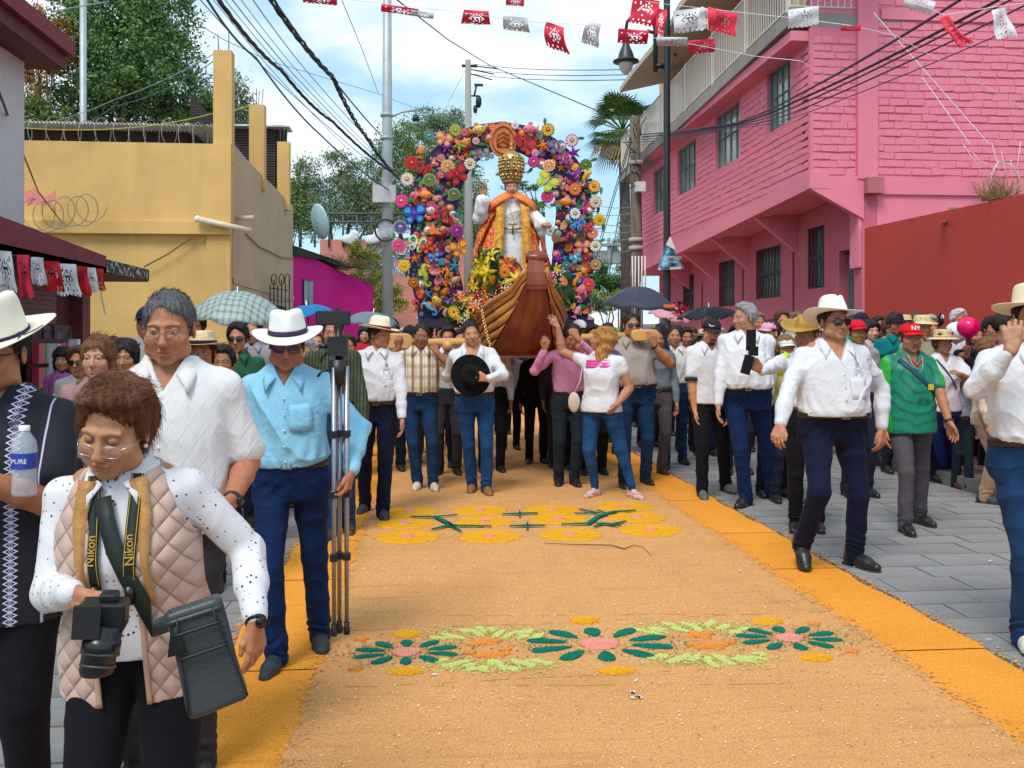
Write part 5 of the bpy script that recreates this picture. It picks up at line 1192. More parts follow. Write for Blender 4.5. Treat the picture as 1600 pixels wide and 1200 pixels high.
def tree(name,base,clumps,trunk_h,nleaf,ls,m,label,seed,tr=.25,group=None,bark=(.12,.09,.06),droop=.0,cat='tree',asp=.45):
 """clumps: list of (centre xyz, radii xyz). limbs run from the trunk to every clump"""
 if asp>.3:nleaf=int(nleaf*1.5);ls=ls*.68
 rg=np.random.RandomState(seed);o=empty(name,base,0,label,cat,group);base=np.array(base,float);b=MB();top=base+[0,0,trunk_h]
 b.tube([base-base,(base+[.05,0,trunk_h*.5])-base,top-base],[tr,tr*.8,tr*.6],8)
 for c,r in clumps:
  c=np.array(c,float)-base;mid=(top-base)*.5+c*.5+rg.normal(0,.25,3);b.tube([top-base-[0,0,trunk_h*.25*rg.rand()],mid,c],[tr*.5,tr*.32,tr*.12],6)
  for q in range(5):e=c+np.array(r)*unit(rg.normal(size=3))*.8;b.tube([mid*.4+c*.6,e],[tr*.14,.01],4,False)
 b.build('trunk',mat('bark%.2f'%bark[0],bark,.9,var=.4,vs=5,bump=.8,bs=12,dist=.02),o)
 vol=np.array([r[0]*r[1]+r[0]*r[2]for _,r in clumps]);cnt=np.maximum(20,(nleaf*vol/vol.sum()).astype(int));P=[]
 for(c,r),n in zip(clumps,cnt):
  k=max(3,n//110);cc=rg.normal(size=(k,3));cc/=np.linalg.norm(cc,axis=1)[:,None];cc*=(rg.rand(k)**.45)[:,None]*.92
  w_=rg.randint(0,k,n);p=cc[w_]+rg.normal(0,.145,(n,3))*(.6+.8*rg.rand(k))[w_][:,None];P.append(p*np.array(r)+np.array(c)-base)
 P=np.concatenate(P);n=len(P);u=rg.normal(size=(n,3));u[:,2]-=droop;u/=np.linalg.norm(u,axis=1)[:,None];v=rg.normal(size=(n,3));v-=u*(u*v).sum(1)[:,None];v/=np.linalg.norm(v,axis=1)[:,None]
 L_=ls*(.6+.8*rg.rand(n))[:,None];V=np.stack([P-u*L_*.5,P+v*L_*asp*.5,P+u*L_*.5,P-v*L_*asp*.5],1).reshape(-1,3);link('crown',mesh_np(V,np.arange(n*4).reshape(-1,4),'crown',False),m,o);return o
def C_at(px,py,d,r):return(at(px,py,d),r)
DK=leafmat('leaf_dark',(.07,.15,.045),(.20,.32,.09));MD=leafmat('leaf_mid',(.12,.20,.06),(.25,.34,.11));LG=leafmat('leaf_light',(.10,.16,.04),(.20,.27,.07));GY=leafmat('leaf_grey',(.17,.24,.13),(.31,.39,.21));OR=leafmat('leaf_dry',(.38,.17,.04),(.52,.30,.09));YG=leafmat('leaf_yellow',(.20,.24,.02),(.32,.34,.04))
def tr_px(name,bx,d,cl,th,nl,ls,m,label,seed,tr=.25,**k):
 B=at(bx,500,d);B[2]=0;return tree(name,B,[C_at(px,py,d+dd,r)for px,py,dd,r in cl],th,nl,ls,m,label,seed,tr,**k)
tr_px('eucalyptus_tree',165,44,[(120,40,0,(2.2,1.8,2.0)),(190,10,1,(2.3,1.8,1.8)),(235,60,0,(2.4,2,2.2)),(265,110,0,(1.9,1.6,2.0)),(200,110,-1,(2.3,1.8,1.8)),(150,100,0,(2.4,2,2.4)),(215,160,0,(2.6,2,1.6)),(270,165,0,(2.,1.6,1.2)),(110,150,0,(2.6,2,1.6)),(250,20,1,(2.0,2,1.8))],9,26000,.30,DK,'large dark eucalyptus rising behind the yellow house at the upper left',3,.35)
tr_px('dry_tree',75,42,[(68,50,0,(1.1,1,1.2)),(85,75,0,(1.0,1,1.4)),(60,100,0,(.8,.8,1.6))],9,5200,.25,OR,'orange dried tree crown beside the dark eucalyptus',5,.15,asp=.25)
tr_px('pepper_tree',60,38,[(60,185,0,(1.2,1,.8)),(95,190,0,(1.0,1,.6))],7,3500,.2,LG,'bright green shrub tree low behind the shed at the left',6,.12)
tr_px('grey_tree',330,46,[(340,165,0,(2.0,1.6,1.6)),(300,185,0,(1.8,1.5,1.1)),(375,185,0,(1.0,1.2,1.0))],9,8000,.24,GY,'grey green tree behind the bare concrete columns of the yellow house',7,.2)
tr_px('slim_tree',465,40,[(466,290,0,(.5,.6,1.3)),(470,335,0,(.9,.8,1.4))],3.5,4500,.16,MD,'narrow dark tree right against the yellow house corner',8,.1)
tr_px('slope_tree',520,52,[(515,275,0,(2.2,1.8,1.5)),(560,290,0,(1.8,1.6,1.5)),(500,320,0,(2.2,1.6,1.6)),(550,335,0,(2.4,1.6,1.4)),(590,330,0,(1.6,1.5,1.6))],5,15000,.22,GY,'feathery grey green tree behind the satellite dish',9,.2,droop=.4)
tr_px('slope_tree',640,50,[(635,230,0,(1.8,1.5,1.6)),(600,270,0,(1.2,1.3,1.6)),(660,280,0,(2.0,1.5,1.8)),(625,330,0,(1.8,1.5,1.6))],6,14000,.2,MD,'green tree rising between the metal pole and the arch',10,.2,droop=.4)
tr_px('slope_tree',690,58,[(685,185,0,(2.0,1.5,.9)),(705,215,0,(1.4,1.3,1.4)),(665,205,0,(1.2,1.2,.8))],9,6000,.22,GY,'thin grey green treetop above the left shoulder of the arch',11,.18,droop=.3)
tr_px('slope_tree',735,46,[(730,300,0,(1.3,1.5,1.8)),(740,380,0,(1.6,1.5,2.0))],3,9000,.18,MD,'dark green tree seen through the left side of the arch opening',12,.15)
tr_px('pine_tree',850,62,[(835,290,0,(.9,.9,.5)),(800,270,0,(1.4,.9,.5)),(850,320,0,(1.1,1.0,.5)),(820,330,0,(1.8,.9,.5)),(815,292,0,(1.4,.9,.4))],10,2200,.2,DK,'sparse dark pine seen through the arch beside the statue',13,.12)
tr_px('round_shrub',945,40,[(945,440,0,(1.1,1,.8)),(920,430,0,(.9,.8,.8)),(960,452,0,(.7,.8,.5))],.8,7000,.14,leafmat('leaf_green',(.03,.11,.02),(.07,.22,.03)),'rounded deep green shrub at the right foot of the arch',14,.1,cat='shrub')
tr_px('yellow_shrub',950,38,[(950,472,0,(1.6,1,.35)),(985,462,0,(.8,.8,.4)),(915,465,0,(.8,.8,.4))],.4,5000,.14,YG,'low yellow green shrub under the palm trunk',15,.08,cat='shrub')
tr_px('thin_conifer',966,60,[(966,385,0,(.9,.6,1.8))],3.2,900,.25,GY,'thin bare conifer between the arch and the palm trunk',16,.08)
tr_px('yellow_bush',575,42,[(560,400,0,(.8,.6,.7)),(585,420,0,(.9,.7,1.0)),(600,455,0,(.9,.7,.8)),(570,440,0,(.8,.7,.8)),(595,480,0,(1.2,.7,.5))],.5,7500,.16,YG,'yellow flowering bush spilling down beside the magenta house',17,.08,cat='bush')
tr_px('agave_bed',915,34,[(912,478,0,(.8,.6,.5))],.3,900,.5,GY,'grey green spiky agaves low at the right end of the arch',18,.05,cat='plant',asp=.12)
pb=at(978,500,31);pb[2]=0;palm=empty('palm_tree',pb,0,'tall fan palm with a shaggy crown beside the wooden pole','palm');ph_=at(975,205,31)[2]
MB().tube([(0,0,0),(.02,0,ph_*.5),(-.1,0,ph_)],[.22,.19,.16],10).build('trunk',mat('palm_bark',(.10,.075,.06),.95,var=.5,vs=9,bump=1,bs=14,dist=.03),palm)
random.seed(31);fm=leafmat('palm_leaf',(.05,.10,.02),(.12,.20,.03));fd=mat('palm_dead',(.28,.19,.08),.9,var=.4)
for k in range(40):
 dead=k>=30;az=random.random()*6.28;el=random.uniform(-.9,-.5)if dead else random.uniform(-.55,1.25);L_=random.uniform(.6,.85);d=np.array([cos(az)*cos(el),sin(az)*cos(el),sin(el)]);o_=np.array([-.1,0,ph_]);side=unit(np.cross(d,(0,0,1)));upv=np.cross(side,d);b=MB();hub=o_+d*L_;b.tube([o_,hub],.02,4)
 for j in range(17):
  a=(j-8)/8*1.35;dd=d*cos(a)+side*sin(a);tip=hub+dd*(.72+.1*cos(a))+np.array([0,0,-.18 if not dead else-.4]);m_=hub+dd*.45;wv=unit(np.cross(dd,upv))*.035;b.add([hub,m_+wv,tip,m_-wv],[(0,1,2,3)])
 b.build('frond',fd if dead else fm,palm)
GALV=mat('pole_metal',(.42,.45,.46),.5,.3,var=.12,vs=3);CONP=plaster('pole_concrete',(.34,.32,.29),.95,.3)
p0=at(605,500,30);p0[2]=0;mp_=empty('metal_pole',p0,0,'tall grey galvanised pole with a small lamp arm left of the arch','pole');zt_=16
MB().tube([(0,0,0),(0,0,zt_*.5),(0,0,zt_)],[.20,.165,.12],14).build('pole',GALV,mp_)
def loc(px,py,d,b0):return at(px,py,d)-b0
MB().tube([loc(604,186,30,p0),loc(628,175,30,p0),loc(650,172,30,p0)],.035,6).build('lamp_arm',GALV,mp_);q=loc(650,186,30,p0);MB().lathe([(0,.12),(.1,.1),(.13,-.05),(0,-.06)],q,10).tube([q+[0,0,.1],q+[0,0,.3]],.015,4).build('camera_dome',mat('dome_dark',(.02,.02,.03),.3),mp_)
q=loc(603,303,29.8,p0);MB().box(q-[.42,.1,.28],q+[.32,.12,.28]).build('junction_box',mat('box_grey',(.55,.57,.57),.5),mp_)
for yv in(180,216,262,300):q=loc(604,yv,30,p0);MB().tube([q-[0,0,.05],q+[0,0,.05]],.20,12).build('clamp',GALV,mp_)
q=loc(592,360,29.5,p0);MB().box(q+[-.02,-.03,-.22],q+[.50,.0,.26]).build('small_sign',mat('blue_white',(.45,.52,.62),.5,var=.5,vs=6),mp_);MB().tube([q+np.array([.22+.34*cos(a),-.06,.34*sin(a)])for a in np.linspace(.6,5.6,16)],.03,5).build('sign_hoop',IRON,mp_)
p0=at(733,500,42);p0[2]=0;cp_=empty('concrete_pole',p0,0,'slender concrete power pole with insulators behind the arch','power pole');top=at(731,94,42)[2]
MB().tube([(0,0,0),(-.05,0,top)],[.26,.13],10).build('pole',CONP,cp_);b=MB();q=loc(731,103,42,p0);b.box(q+[-.28,-.06,-.05],q+[.42,.06,.05]);b.tube([q+[.3,0,0],q+[1.4,0,-.1]],.03,5);b.tube([q+[.1,0,-.15],q+[1.2,0,-.35]],.03,5);b.tube([q+[.1,0,-.35],q+[1.1,0,-.6]],.03,5);b.build('crossarm',IRON,cp_)
b=MB();q=loc(741,150,42,p0);b.tube([q-[.3,0,0],q+[.2,0,0]],.04,5).tube([q,q+[.1,0,.5]],.05,6).ball(q+[.2,0,-.25],(.14,.14,.3)).ball(q+[.05,0,-.6],(.1,.1,.2)).box(q+[0,-.05,.45],q+[.4,.05,.55]);b.build('fuse_cutout',IRON,cp_)
p0=onX(995,500,5.2);p0[2]=0;d_=p0[1]*CT+p0[0]*ST;wp_=empty('wooden_pole',p0,0,'weathered wooden telephone pole with knotted cables before the pink house','power pole');top=at(992,184,d_)[2]
MB().tube([(0,0,0),(.0,0,top*.5),(-.05,0,top)],[.17,.15,.13],12).build('pole',mat('pole_wood',(.17,.14,.10),.95,var=.5,vs=3,stretch=(6,6,.4),bump=.8,bs=30),wp_)
b=MB();random.seed(9)
for k in range(16):
 q=loc(992+random.uniform(-9,9),random.uniform(200,300),d_-.2,p0);e=q+[random.uniform(-.3,.3),-.05,random.uniform(-.5,.5)];b.tube([q,(q+e)/2+[random.uniform(-.15,.15),-.1,0],e],.012,4)
b.build('cable_tangle',mat('cable_black',(.02,.02,.025),.6),wp_)
for yv in(255,375,388):q=loc(994,yv,d_,p0);MB().tube([q-[0,0,.05],q+[0,0,.05]],.185,12).build('strap',mat('strap_pale',(.45,.42,.38),.8),wp_)
b=MB()
for k in range(5):q=loc(988+k*5,400,d_-.22,p0);b.tube([q,q+[random.uniform(-.05,.05),0,-1.2-random.random()*.6]],.02,4)
b.build('hanging_ribbon',mat('ribbon_white',(.75,.7,.68),.8),wp_)
q=loc(1000,292,d_-.3,p0);MB().box(q-[.12,.1,.12],q+[.12,.1,.12]).build('camera_box',mat('cam_white',(.7,.68,.65),.5),wp_)
p0=onX(1042,500,4.9);p0[2]=0;d_=p0[1]*CT+p0[0]*ST;lp=empty('street_lamp',p0,0,'black ornamental street lamp with a hanging bell shade before the pink balcony','street lamp');LB=mat('lamp_black',(.022,.028,.032),.4)
MB().lathe([(.16,0),(.16,.5),(.11,.7),(.085,.9),(.075,3),(.070,9.3)],(0,0,0),12).build('post',LB,lp)
J=lambda x,y:loc(x,y,d_,p0)
MB().tube([J(1024,112),J(1024,45),J(1020,30),J(1011,22)],.05,7).tube([J(1024,103),J(1037,103)],.06,6).tube([J(1011,48),J(1024,52)],.035,6).tube([J(1024,45),J(1018,28),J(1004,19),J(990,22),J(980,34),J(978,48)],.035,7).build('bracket',LB,lp)
q=J(978,100);sc_=d_/F
MB().lathe([(.0,54*sc_),(3*sc_,52*sc_),(4*sc_,40*sc_),(6*sc_,28*sc_),(11*sc_,17*sc_),(13*sc_,9*sc_),(13.5*sc_,7*sc_),(20*sc_,5*sc_),(20.5*sc_,3*sc_),(12*sc_,1*sc_),(0,1*sc_)],q,24).build('lamp_shade',LB,lp)
MB().lathe([(11*sc_,2*sc_),(11*sc_,-4*sc_),(8*sc_,-11*sc_),(3*sc_,-16*sc_),(0,-17*sc_)],q,20).build('lamp_globe',mat('globe',(.55,.56,.55),.2,var=.05),lp)
g=G('banner_blue',.7);n_=g.noise(9);g.color(g.mix(g.ramp(n_,[(.42,0.),(.62,1.)]),(.0,.16,.30),(.25,.50,.60)));b=MB();b.smooth=True
tri=[J(1043,371),J(1058,400),J(1065,420),(J(1043,422)),J(1025,423),J(1033,398),J(1032,387)]
nn=10;V=[];
for j in range(nn+1):
 t=j/nn;l=J(1043-17*t,371+50*t);r_=J(1043+22*t,371+49*t)
 for i in range(9):u=i/8;p=l*(1-u)+r_*u;V.append(p+[0,-.12+.10*sin(u*7+t*3)*t,0])
b.add(V,[(j*9+i,j*9+i+1,(j+1)*9+i+1,(j+1)*9+i)for j in range(nn)for i in range(8)]);bn=b.build('torn_banner',g.m,None,p0);tag(bn,'torn triangular blue banner tied round the street lamp post','banner')
md=bn.modifiers.new('t','SOLIDIFY');md.thickness=.006
MB().add([J(1043,371)+[0,-.22,0],J(1036,384)+[0,-.22,0],J(1050,392)+[0,-.24,0],J(1055,397)+[0,-.2,0]],[(0,1,2,3)]).build('folded_white',mat('banner_back',(.75,.68,.68),.8),bn)
V=[J(1026,419)+[0,-.16,0],J(1065,417)+[0,-.12,0],J(1065,421)+[0,-.12,0],J(1025,423)+[0,-.16,0]];MB().add(V,[(0,1,2,3)]).build('white_hem',MC['banner_back'],bn)
for s_,px,py,sz in(('ZAMPILLO',1045,404,.085),('EL TIGRE',1045,411,.06)):t=text_obj('lettering',s_,sz,MC['banner_back'],bn,J(px,py)+[0,-.26,0],np.array([[1,0,0],[0,0,-1],[0,1,0]]))
p0=at(130,300,38);p0[2]=0;o=MB().tube([(0,0,0),(0,0,16.5)],.14,8).build('thin_pole',GALV,None,p0);tag(o,'thin grey pole in front of the dark eucalyptus at the upper left','pole')
CBL=mat('wire_black',(.012,.012,.02),.6);CBT=mat('wire_teal',(.03,.10,.12),.6);CBG=mat('wire_grey',(.25,.27,.30),.6);CBV=mat('wire_violet',(.05,.03,.08),.5)
def cable(pts,r,m,label,group=None,sag=.0,twist=0):
 P=[at(*p)for p in pts];Q=[]
 for a,b_ in zip(P[:-1],P[1:]):
  for i in range(14):t=i/14;Q.append(a*(1-t)+b_*t+np.array([0,0,-sag*4*t*(1-t)]))
 Q.append(P[-1]);b=MB()
 if twist:
  for ph_ in(0,2.1,4.2):b.tube([q+twist*np.array([cos(i*1.3+ph_),0,sin(i*1.3+ph_)])for i,q in enumerate(Q)],r,5,False)
 else:b.tube(Q,r,5,False)
 o=b.build('cable',m);tag(o,label,'cable',group);return o
GA='cables running from the upper left down to the metal pole'
cable([(405,-30,13),(520,120,19),(570,210,24),(628,283,30)],.022,CBL,'thick twisted black cable sweeping down from the top left to the arch side',GA,.1,.035)
cable([(415,-20,13.5),(510,110,20),(596,212,29.5)],.02,CBT,'single dark teal cable beside the twisted one reaching the metal pole',GA,.05)
cable([(335,-10,13),(440,110,19),(520,190,24),(622,275,30)],.022,CBL,'black bundled cable crossing the sky left of the twisted cable',GA,.1,.02)
cable([(318,-10,12.5),(400,90,18),(500,210,23),(610,298,30)],.02,CBT,'lowest dark cable of the bundle falling to the grey junction box',GA,.1)
for i,(a,b_)in enumerate(((300,270),(340,262),(352,256),(366,250),(385,240),(322,285))):
 cable([(a,-15,14),((a+590)/2+5,(b_-15)/2+14,21),(596,b_-3,29.6)],.007 if i%2 else.010,CBG,['leftmost','second','third','fourth','rightmost','lowest'][i]+' thin grey wire of the bundle crossing the sky to the metal pole',GA,.05)
cable([(300,32,16),(350,62,20),(420,95,24),(596,148,30),(655,172,38),(735,205,42)],.009,CBG,'thin wire crossing the sky in front of the tall pole',None,.0)
cable([(530,-10,18),(565,75,24),(592,148,29.7)],.009,CBG,'thin wire slanting down to the pole from the top edge',None)
cable([(608,-10,18),(700,62,26),(765,102,33),(945,178,26)],.016,CBL,'long black wire sagging from the top centre to the palm crown',None,.0)
for i,(ya,yb_)in enumerate(((100,108),(109,116),(116,124))):cable([(740,ya,42),(1000,yb_,24)],.012,CBL,['top','middle','bottom'][i]+' thin power line from the concrete pole toward the balcony','three power lines across the sky',.12)
cable([(727,110,42),(690,180,40),(655,235,36)],.008,CBL,'guy wire falling left from the top of the concrete pole',None)
for i,(ya,yb_)in enumerate(((318,322),(333,330),(345,351),(358,360),(372,370),(391,388))):cable([(925,ya,34),(1000,yb_,24)],.010,CBG,['topmost','second','third','fourth','fifth','lowest'][i]+' fine wire between the arch and the wooden pole','fine wires right of the arch',.1)
for i,(x0,y0_)in enumerate(((938,262),(930,300),(948,340))):cable([(x0,y0_+110,30),(985,215+8*i,23.2)],.012,CBL,['upper','middle','lower'][i]+' slanting wire running down left from the wooden pole','slanting wires left of the wooden pole')
GB='dark cables sloping up across the pink wall'
for i,(x1,y1_,r,m,ya)in enumerate(((1500,0,.022,CBV,210),(1560,0,.022,CBL,214),(1590,-6,.016,CBV,218),(1610,4,.014,CBV,222),(1640,20,.009,CBV,226))):
 cable([(1003,ya,23),(1150,ya-18-2*i,16.5),(1240,152-i*0+8*i,13.2),(x1,y1_,9)],r*.75,m,['topmost dark cable crossing the pink end wall','thickest cable crossing the pink wall just under the topmost','third cable crossing the pink wall','fourth cable crossing the pink wall','thinnest lowest cable crossing the pink wall'][i],GB,.03)
cable([(-5,135,9),(20,200,12),(60,300,20),(95,345,22.8)],.014,CBL,'dark wire drooping across the white wall to the razor wire coil',None,.0)
cable([(36,200,24),(180,155,30),(345,78,23.5)],.012,CBG,'grey wire rising to the top of the tall concrete column',None,.1)
cable([(36,222,24),(180,165,30),(345,88,23.5)],.012,CBT,'teal wire rising beside the grey one to the concrete column',None,.2)
cable([(36,200,22),(200,200,23),(330,178,23.4),(395,163,27)],.012,mat('rope_yellow',(.5,.42,.05),.7),'yellow rope strung along the shed roof to the columns',None,.05)
cable([(80,18,16),(170,2,20)],.012,CBG,'pale wire at the top left in front of the eucalyptus',None)
RP=mat('paper_red',(.90,.03,.075),.6,var=.2,vs=10);RPD=mat('paper_darkred',(.62,.0,.01),.6,var=.2);WP=mat('paper_white',(.78,.80,.82),.6,var=.06)  # bright red stands in for daylight coming through the paper
def flag(c,w_,h,m,label,rz=0,tilt=0,seed=0,lift=0.,taper=1.,group=None,roll=0.):
 rr=random.Random(seed);nx,nz=20,16;V=[];Fc=[]
 for j in range(nz+1):
  for i in range(nx+1):
   u,t=i/nx-.5,j/nz;x=u*w_*(taper+(1-taper)*t);z=-t*h
   y=.05*h*sin(u*8+seed)*t+.04*h*sin(t*7+seed*2+u*3);a=lift*t;z2=z*cos(a);y+=-z*sin(a);x+=roll*t*t*h;V.append((x,y,z2+.03*h*sin(u*9+seed)*t))
 def hole(i,j):
  u,v=i/nx,j/nz
  if j==nz-1:return(i%3)==1
  if j<2 or i<2 or i>nx-3:return False
  if 4<=j<=11:d_=((u-.5)/.28)**2+((v-.45)/.24)**2;return(.55<d_<.9 and(i+j)%2==0)or(d_<.25 and(i*j)%3==0)
  return(i%4==2 and j in(3,13))or rr.random()<.05
 for j in range(nz):
  for i in range(nx):
   if not hole(i,j):k=j*(nx+1)+i;Fc.append((k,k+1,k+nx+2,k+nx+1))
 me=bpy.data.meshes.new('paper_flag');me.from_pydata(V,[],Fc);me.polygons.foreach_set('use_smooth',[True]*len(Fc));o=link('paper_flag',me,m);o.location=tuple(c);o.rotation_euler=(0,tilt,rz);tag(o,label,'paper flag',group);return o
GF='cut paper flags strung over the street'
for i,(px,py,d,w_,h,m,tl,lf,tp_,ro,lab)in enumerate(((500,-6,12,.45,.10,RP,.1,.6,1,0,'red paper flag cut by the top edge over the cables'),(625,10,12,.48,.14,RP,.1,1.2,1,0,'flat red paper flag just right of the tall pole top'),(660,18,12,.3,.1,WP,.1,1.1,1,0,'faint white paper flag after the red one by the pole'),(744,16,12,.40,.22,RP,.05,1.0,.8,0,'red paper flag blown level over the arch'),(805,-3,12,.24,.1,RP,.1,.5,1,0,'half red flag at the top edge above the arch'),(806,26,12,.36,.20,WP,.15,.8,.9,.1,'white paper flag between the two red ones over the arch'),(868,38,12,.34,.30,RP,.35,.5,.7,.5,'red paper flag twisted to the right over the sky'),(928,34,12,.24,.30,WP,.3,.6,.8,.2,'small curled white paper flag in open sky'),(1010,-2,11,.34,.30,RP,.1,.2,1,.0,'big red paper flag hanging beside the street lamp top'),(990,46,11.5,.38,.20,RP,.05,.9,1,.1,'red paper flag draped over the lamp bracket'),(1050,58,11.5,.38,.14,WP,.05,1.0,1,.2,'long white paper flag right of the lamp bracket'),(1096,62,11.5,.32,.17,RP,-.05,.6,1,0,'small bow shaped red flag before the balcony railing'),(1075,14,11,.36,.26,WP,-.1,.2,1,0,'wide white paper flag high before the canopy'),(1130,16,10.5,.32,.24,RP,.25,.3,1.1,.3,'red and ragged paper flag before the balcony'),(1108,16,10.6,.2,.2,WP,.4,.2,1,.3,'narrow white flag beside the ragged red one'),(1035,14,11,.12,.3,RP,.1,.1,1,0,'thin folded red flag behind the lamp post'),(1255,12,8.6,.28,.17,WP,-.1,.3,1,0,'rolled white paper flag at the balcony corner'),(1330,40,8.4,.17,.05,RP,.05,.6,1,0,'small red flag on the pink pilaster'),(1440,-4,8.2,.26,.12,WP,.35,.5,1,.1,'white paper flag slanting at the top right'),(1475,26,8,.12,.30,RP,-.4,.1,.6,.35,'twisted red paper flag among the dark cables'),(1560,14,7.6,.20,.24,WP,-.2,.1,.6,.2,'white paper flag at the far top right'))):
 flag(at(px,py,d),w_,h,m,lab,-TH+.15*sin(i),tl,i+1,lf,tp_,GF,ro)
for i,P in enumerate(([(440,-12,12),(640,10,12),(740,22,12),(806,32,12),(868,36,12),(930,40,12),(990,54,11.6),(1096,72,11.5),(1180,88,10),(1250,95,9),(1300,125,13.4)],[(960,-5,11),(1035,6,11),(1108,14,10.6),(1180,22,10),(1255,30,9),(1330,40,8.5),(1400,56,9),(1600,170,11)],[(1380,-10,8.4),(1450,12,8),(1475,24,8),(1560,10,7.6),(1640,0,7)],[(1365,20,13.2),(1545,225,13.1)],[(1440,120,13.2),(1515,225,13.1)])):
 cable(P,.0035 if i<3 else.008,mat('string_white',(.8,.75,.75),.8),['white string carrying the flags over the arch','white string carrying the flags before the balcony','white string at the top right corner','pale rope slanting across the pink end wall','second pale rope slanting down to the knots on the pink wall'][i])
for i,(px,py,w_,h,m)in enumerate(((6,392,.17,.60,WP),(36,398,.13,.62,RP),(58,402,.15,.40,WP),(80,408,.22,.44,RPD),(103,412,.26,.46,WP),(124,416,.22,.42,RPD),(142,418,.15,.36,WP),(155,420,.12,.32,RPD))):
 p=onX(px,py,XC+.06);flag(p,w_*1.0,h*.72*(p[1]/10),m,('white' if m is WP else 'red')+' cut paper flag under the maroon canopy, '+['first','second','third','fourth','fifth','sixth','seventh','last'][i]+' from the left edge',pi/2-.9,0,i+60,.1,.8,'paper flags hanging under the shop canopy',.15)
cable([(155,420,12),(160,440,12),(158,460,12),(165,492,12)],.008,mat('string_white'),'loose white string hanging from the end of the canopy flags')
# ================================================================ PATTERNED CLOTHS
def dots_mat():
 g=G('dotted_blouse',.75);v=g.vor(62,None,'F1','Distance',.85);vc=g.vor(62,None,'F1','Color',.85);sp=N(g.t,'ShaderNodeSeparateColor');g.L(vc,sp.inputs[0])
 c=g.ramp(sp.outputs[0],[(0,(.02,.02,.06)),(.45,(.03,.12,.32)),(.7,(.05,.22,.42)),(.85,(.45,.18,.10))],'CONSTANT');m=g.ma('LESS_THAN',v,g.ma('MULTIPLY_ADD',sp.outputs[1],.10,.14));m=g.ma('MULTIPLY',m,g.ma('GREATER_THAN',sp.outputs[2],.2))
 g.color(g.mix(m,(.72,.71,.73),c));g.bump(g.noise(35),.4,.004);return g.m
def quilt_mat():
 g=G('quilted_beige',.7);a=g.ma('MULTIPLY',g.ma('ADD',g.x,g.ma('MULTIPLY',g.z,.8)),118);b=g.ma('MULTIPLY',g.ma('SUBTRACT',g.x,g.ma('MULTIPLY',g.z,.8)),118)
 h=g.ma('POWER',g.ma('MULTIPLY',g.ma('ABSOLUTE',g.ma('SINE',g.ma('MULTIPLY',a,.5))),g.ma('ABSOLUTE',g.ma('SINE',g.ma('MULTIPLY',b,.5)))),.45);n=g.noise(14)
 c=g.mix(n,(.52,.34,.26),(.62,.43,.34));c=g.mix(g.ramp(h,[(.0,1.),(.35,0.)]),c,(.36,.22,.16));g.color(c);g.bump(g.ma('ADD',h,g.ma('MULTIPLY',g.noise(60),.12)),.9,.012);g.p.inputs['Sheen Weight'].default_value=.3;return g.m
def knit_mat():
 g=G('cable_knit',.85);ax=g.ma('ABSOLUTE',g.x);a=g.ma('MULTIPLY',g.ma('ADD',g.x,g.ma('MULTIPLY',g.z,.62)),52);b=g.ma('MULTIPLY',g.ma('SUBTRACT',g.x,g.ma('MULTIPLY',g.z,.62)),52)
 l1=g.ma('ABSOLUTE',g.ma('SINE',a));l2=g.ma('ABSOLUTE',g.ma('SINE',b));h=g.ma('MINIMUM',l1,l2);h=g.ramp(h,[(.0,1.),(.16,0.)]);ch=g.ma('MULTIPLY',g.ma('SINE',g.ma('ADD',g.ma('MULTIPLY',g.z,190),g.ma('MULTIPLY',g.ma('ABSOLUTE',g.ma('SINE',g.ma('MULTIPLY',g.x,34))),12))),.4)
 g.color((.71,.71,.71));g.bump(g.ma('ADD',g.ma('ADD',h,g.ma('MULTIPLY',ch,.35)),g.ma('MULTIPLY',g.noise(260),.25)),.35,.003);return g.m
def plaid_mat(name,base,c1,c2,f=26,vert=True):
 g=G(name,.85);s1=g.ramp(g.ma('SINE',g.ma('MULTIPLY',g.x,f*3)),[(.1,0.),(.75,1.)]);s2=g.ramp(g.ma('SINE',g.ma('MULTIPLY',g.z,f*2.2)),[(.2,0.),(.8,1.)]);s3=g.ma('GREATER_THAN',g.ma('SINE',g.ma('MULTIPLY',g.x,f*6)),.85)
 c=g.mix(g.ma('MULTIPLY',s1,.85),base,c1);c=g.mix(g.ma('MULTIPLY',s2,.40),c,c1);c=g.mix(g.ma('MULTIPLY',s3,.6),c,c2);g.color(c);g.bump(g.noise(40),.4,.004);return g.m
def stripe_mat(name,a,b,f,axis='x',th=.4):
 g=G(name,.85);ax={'x':g.x,'z':g.z}[axis];g.color(g.mix(g.ma('GREATER_THAN',g.ma('SINE',g.ma('MULTIPLY',ax,f)),th),a,b));g.bump(g.noise(40),.4,.004);return g.m
def jersey_mat():
 g=G('green_jersey',.55);n=g.noise(6,None,1);r=N(g.t,'ShaderNodeVectorMath',operation='LENGTH');mp=g.vec(9,0,9,(0,0,-10.8));g.L(mp,r.inputs[0]);rings=g.ma('SINE',g.ma('ADD',g.ma('MULTIPLY',r.outputs['Value'],9),g.ma('MULTIPLY',n,8)));v=g.vor(16)
 m=g.ma('MULTIPLY',g.ramp(rings,[(.45,0.),(.6,1.)]),.6);c=g.mix(m,(.0,.22,.13),(.0,.085,.06));c=g.mix(g.ma('MULTIPLY',g.ramp(v,[(.2,1.),(.35,0.)]),.35),c,(.0,.11,.07));sl=g.ma('GREATER_THAN',g.ma('ABSOLUTE',g.x),.185);g.color(g.mix(sl,c,(.02,.36,.02)));g.bump(g.noise(40),.3,.004);return g.m
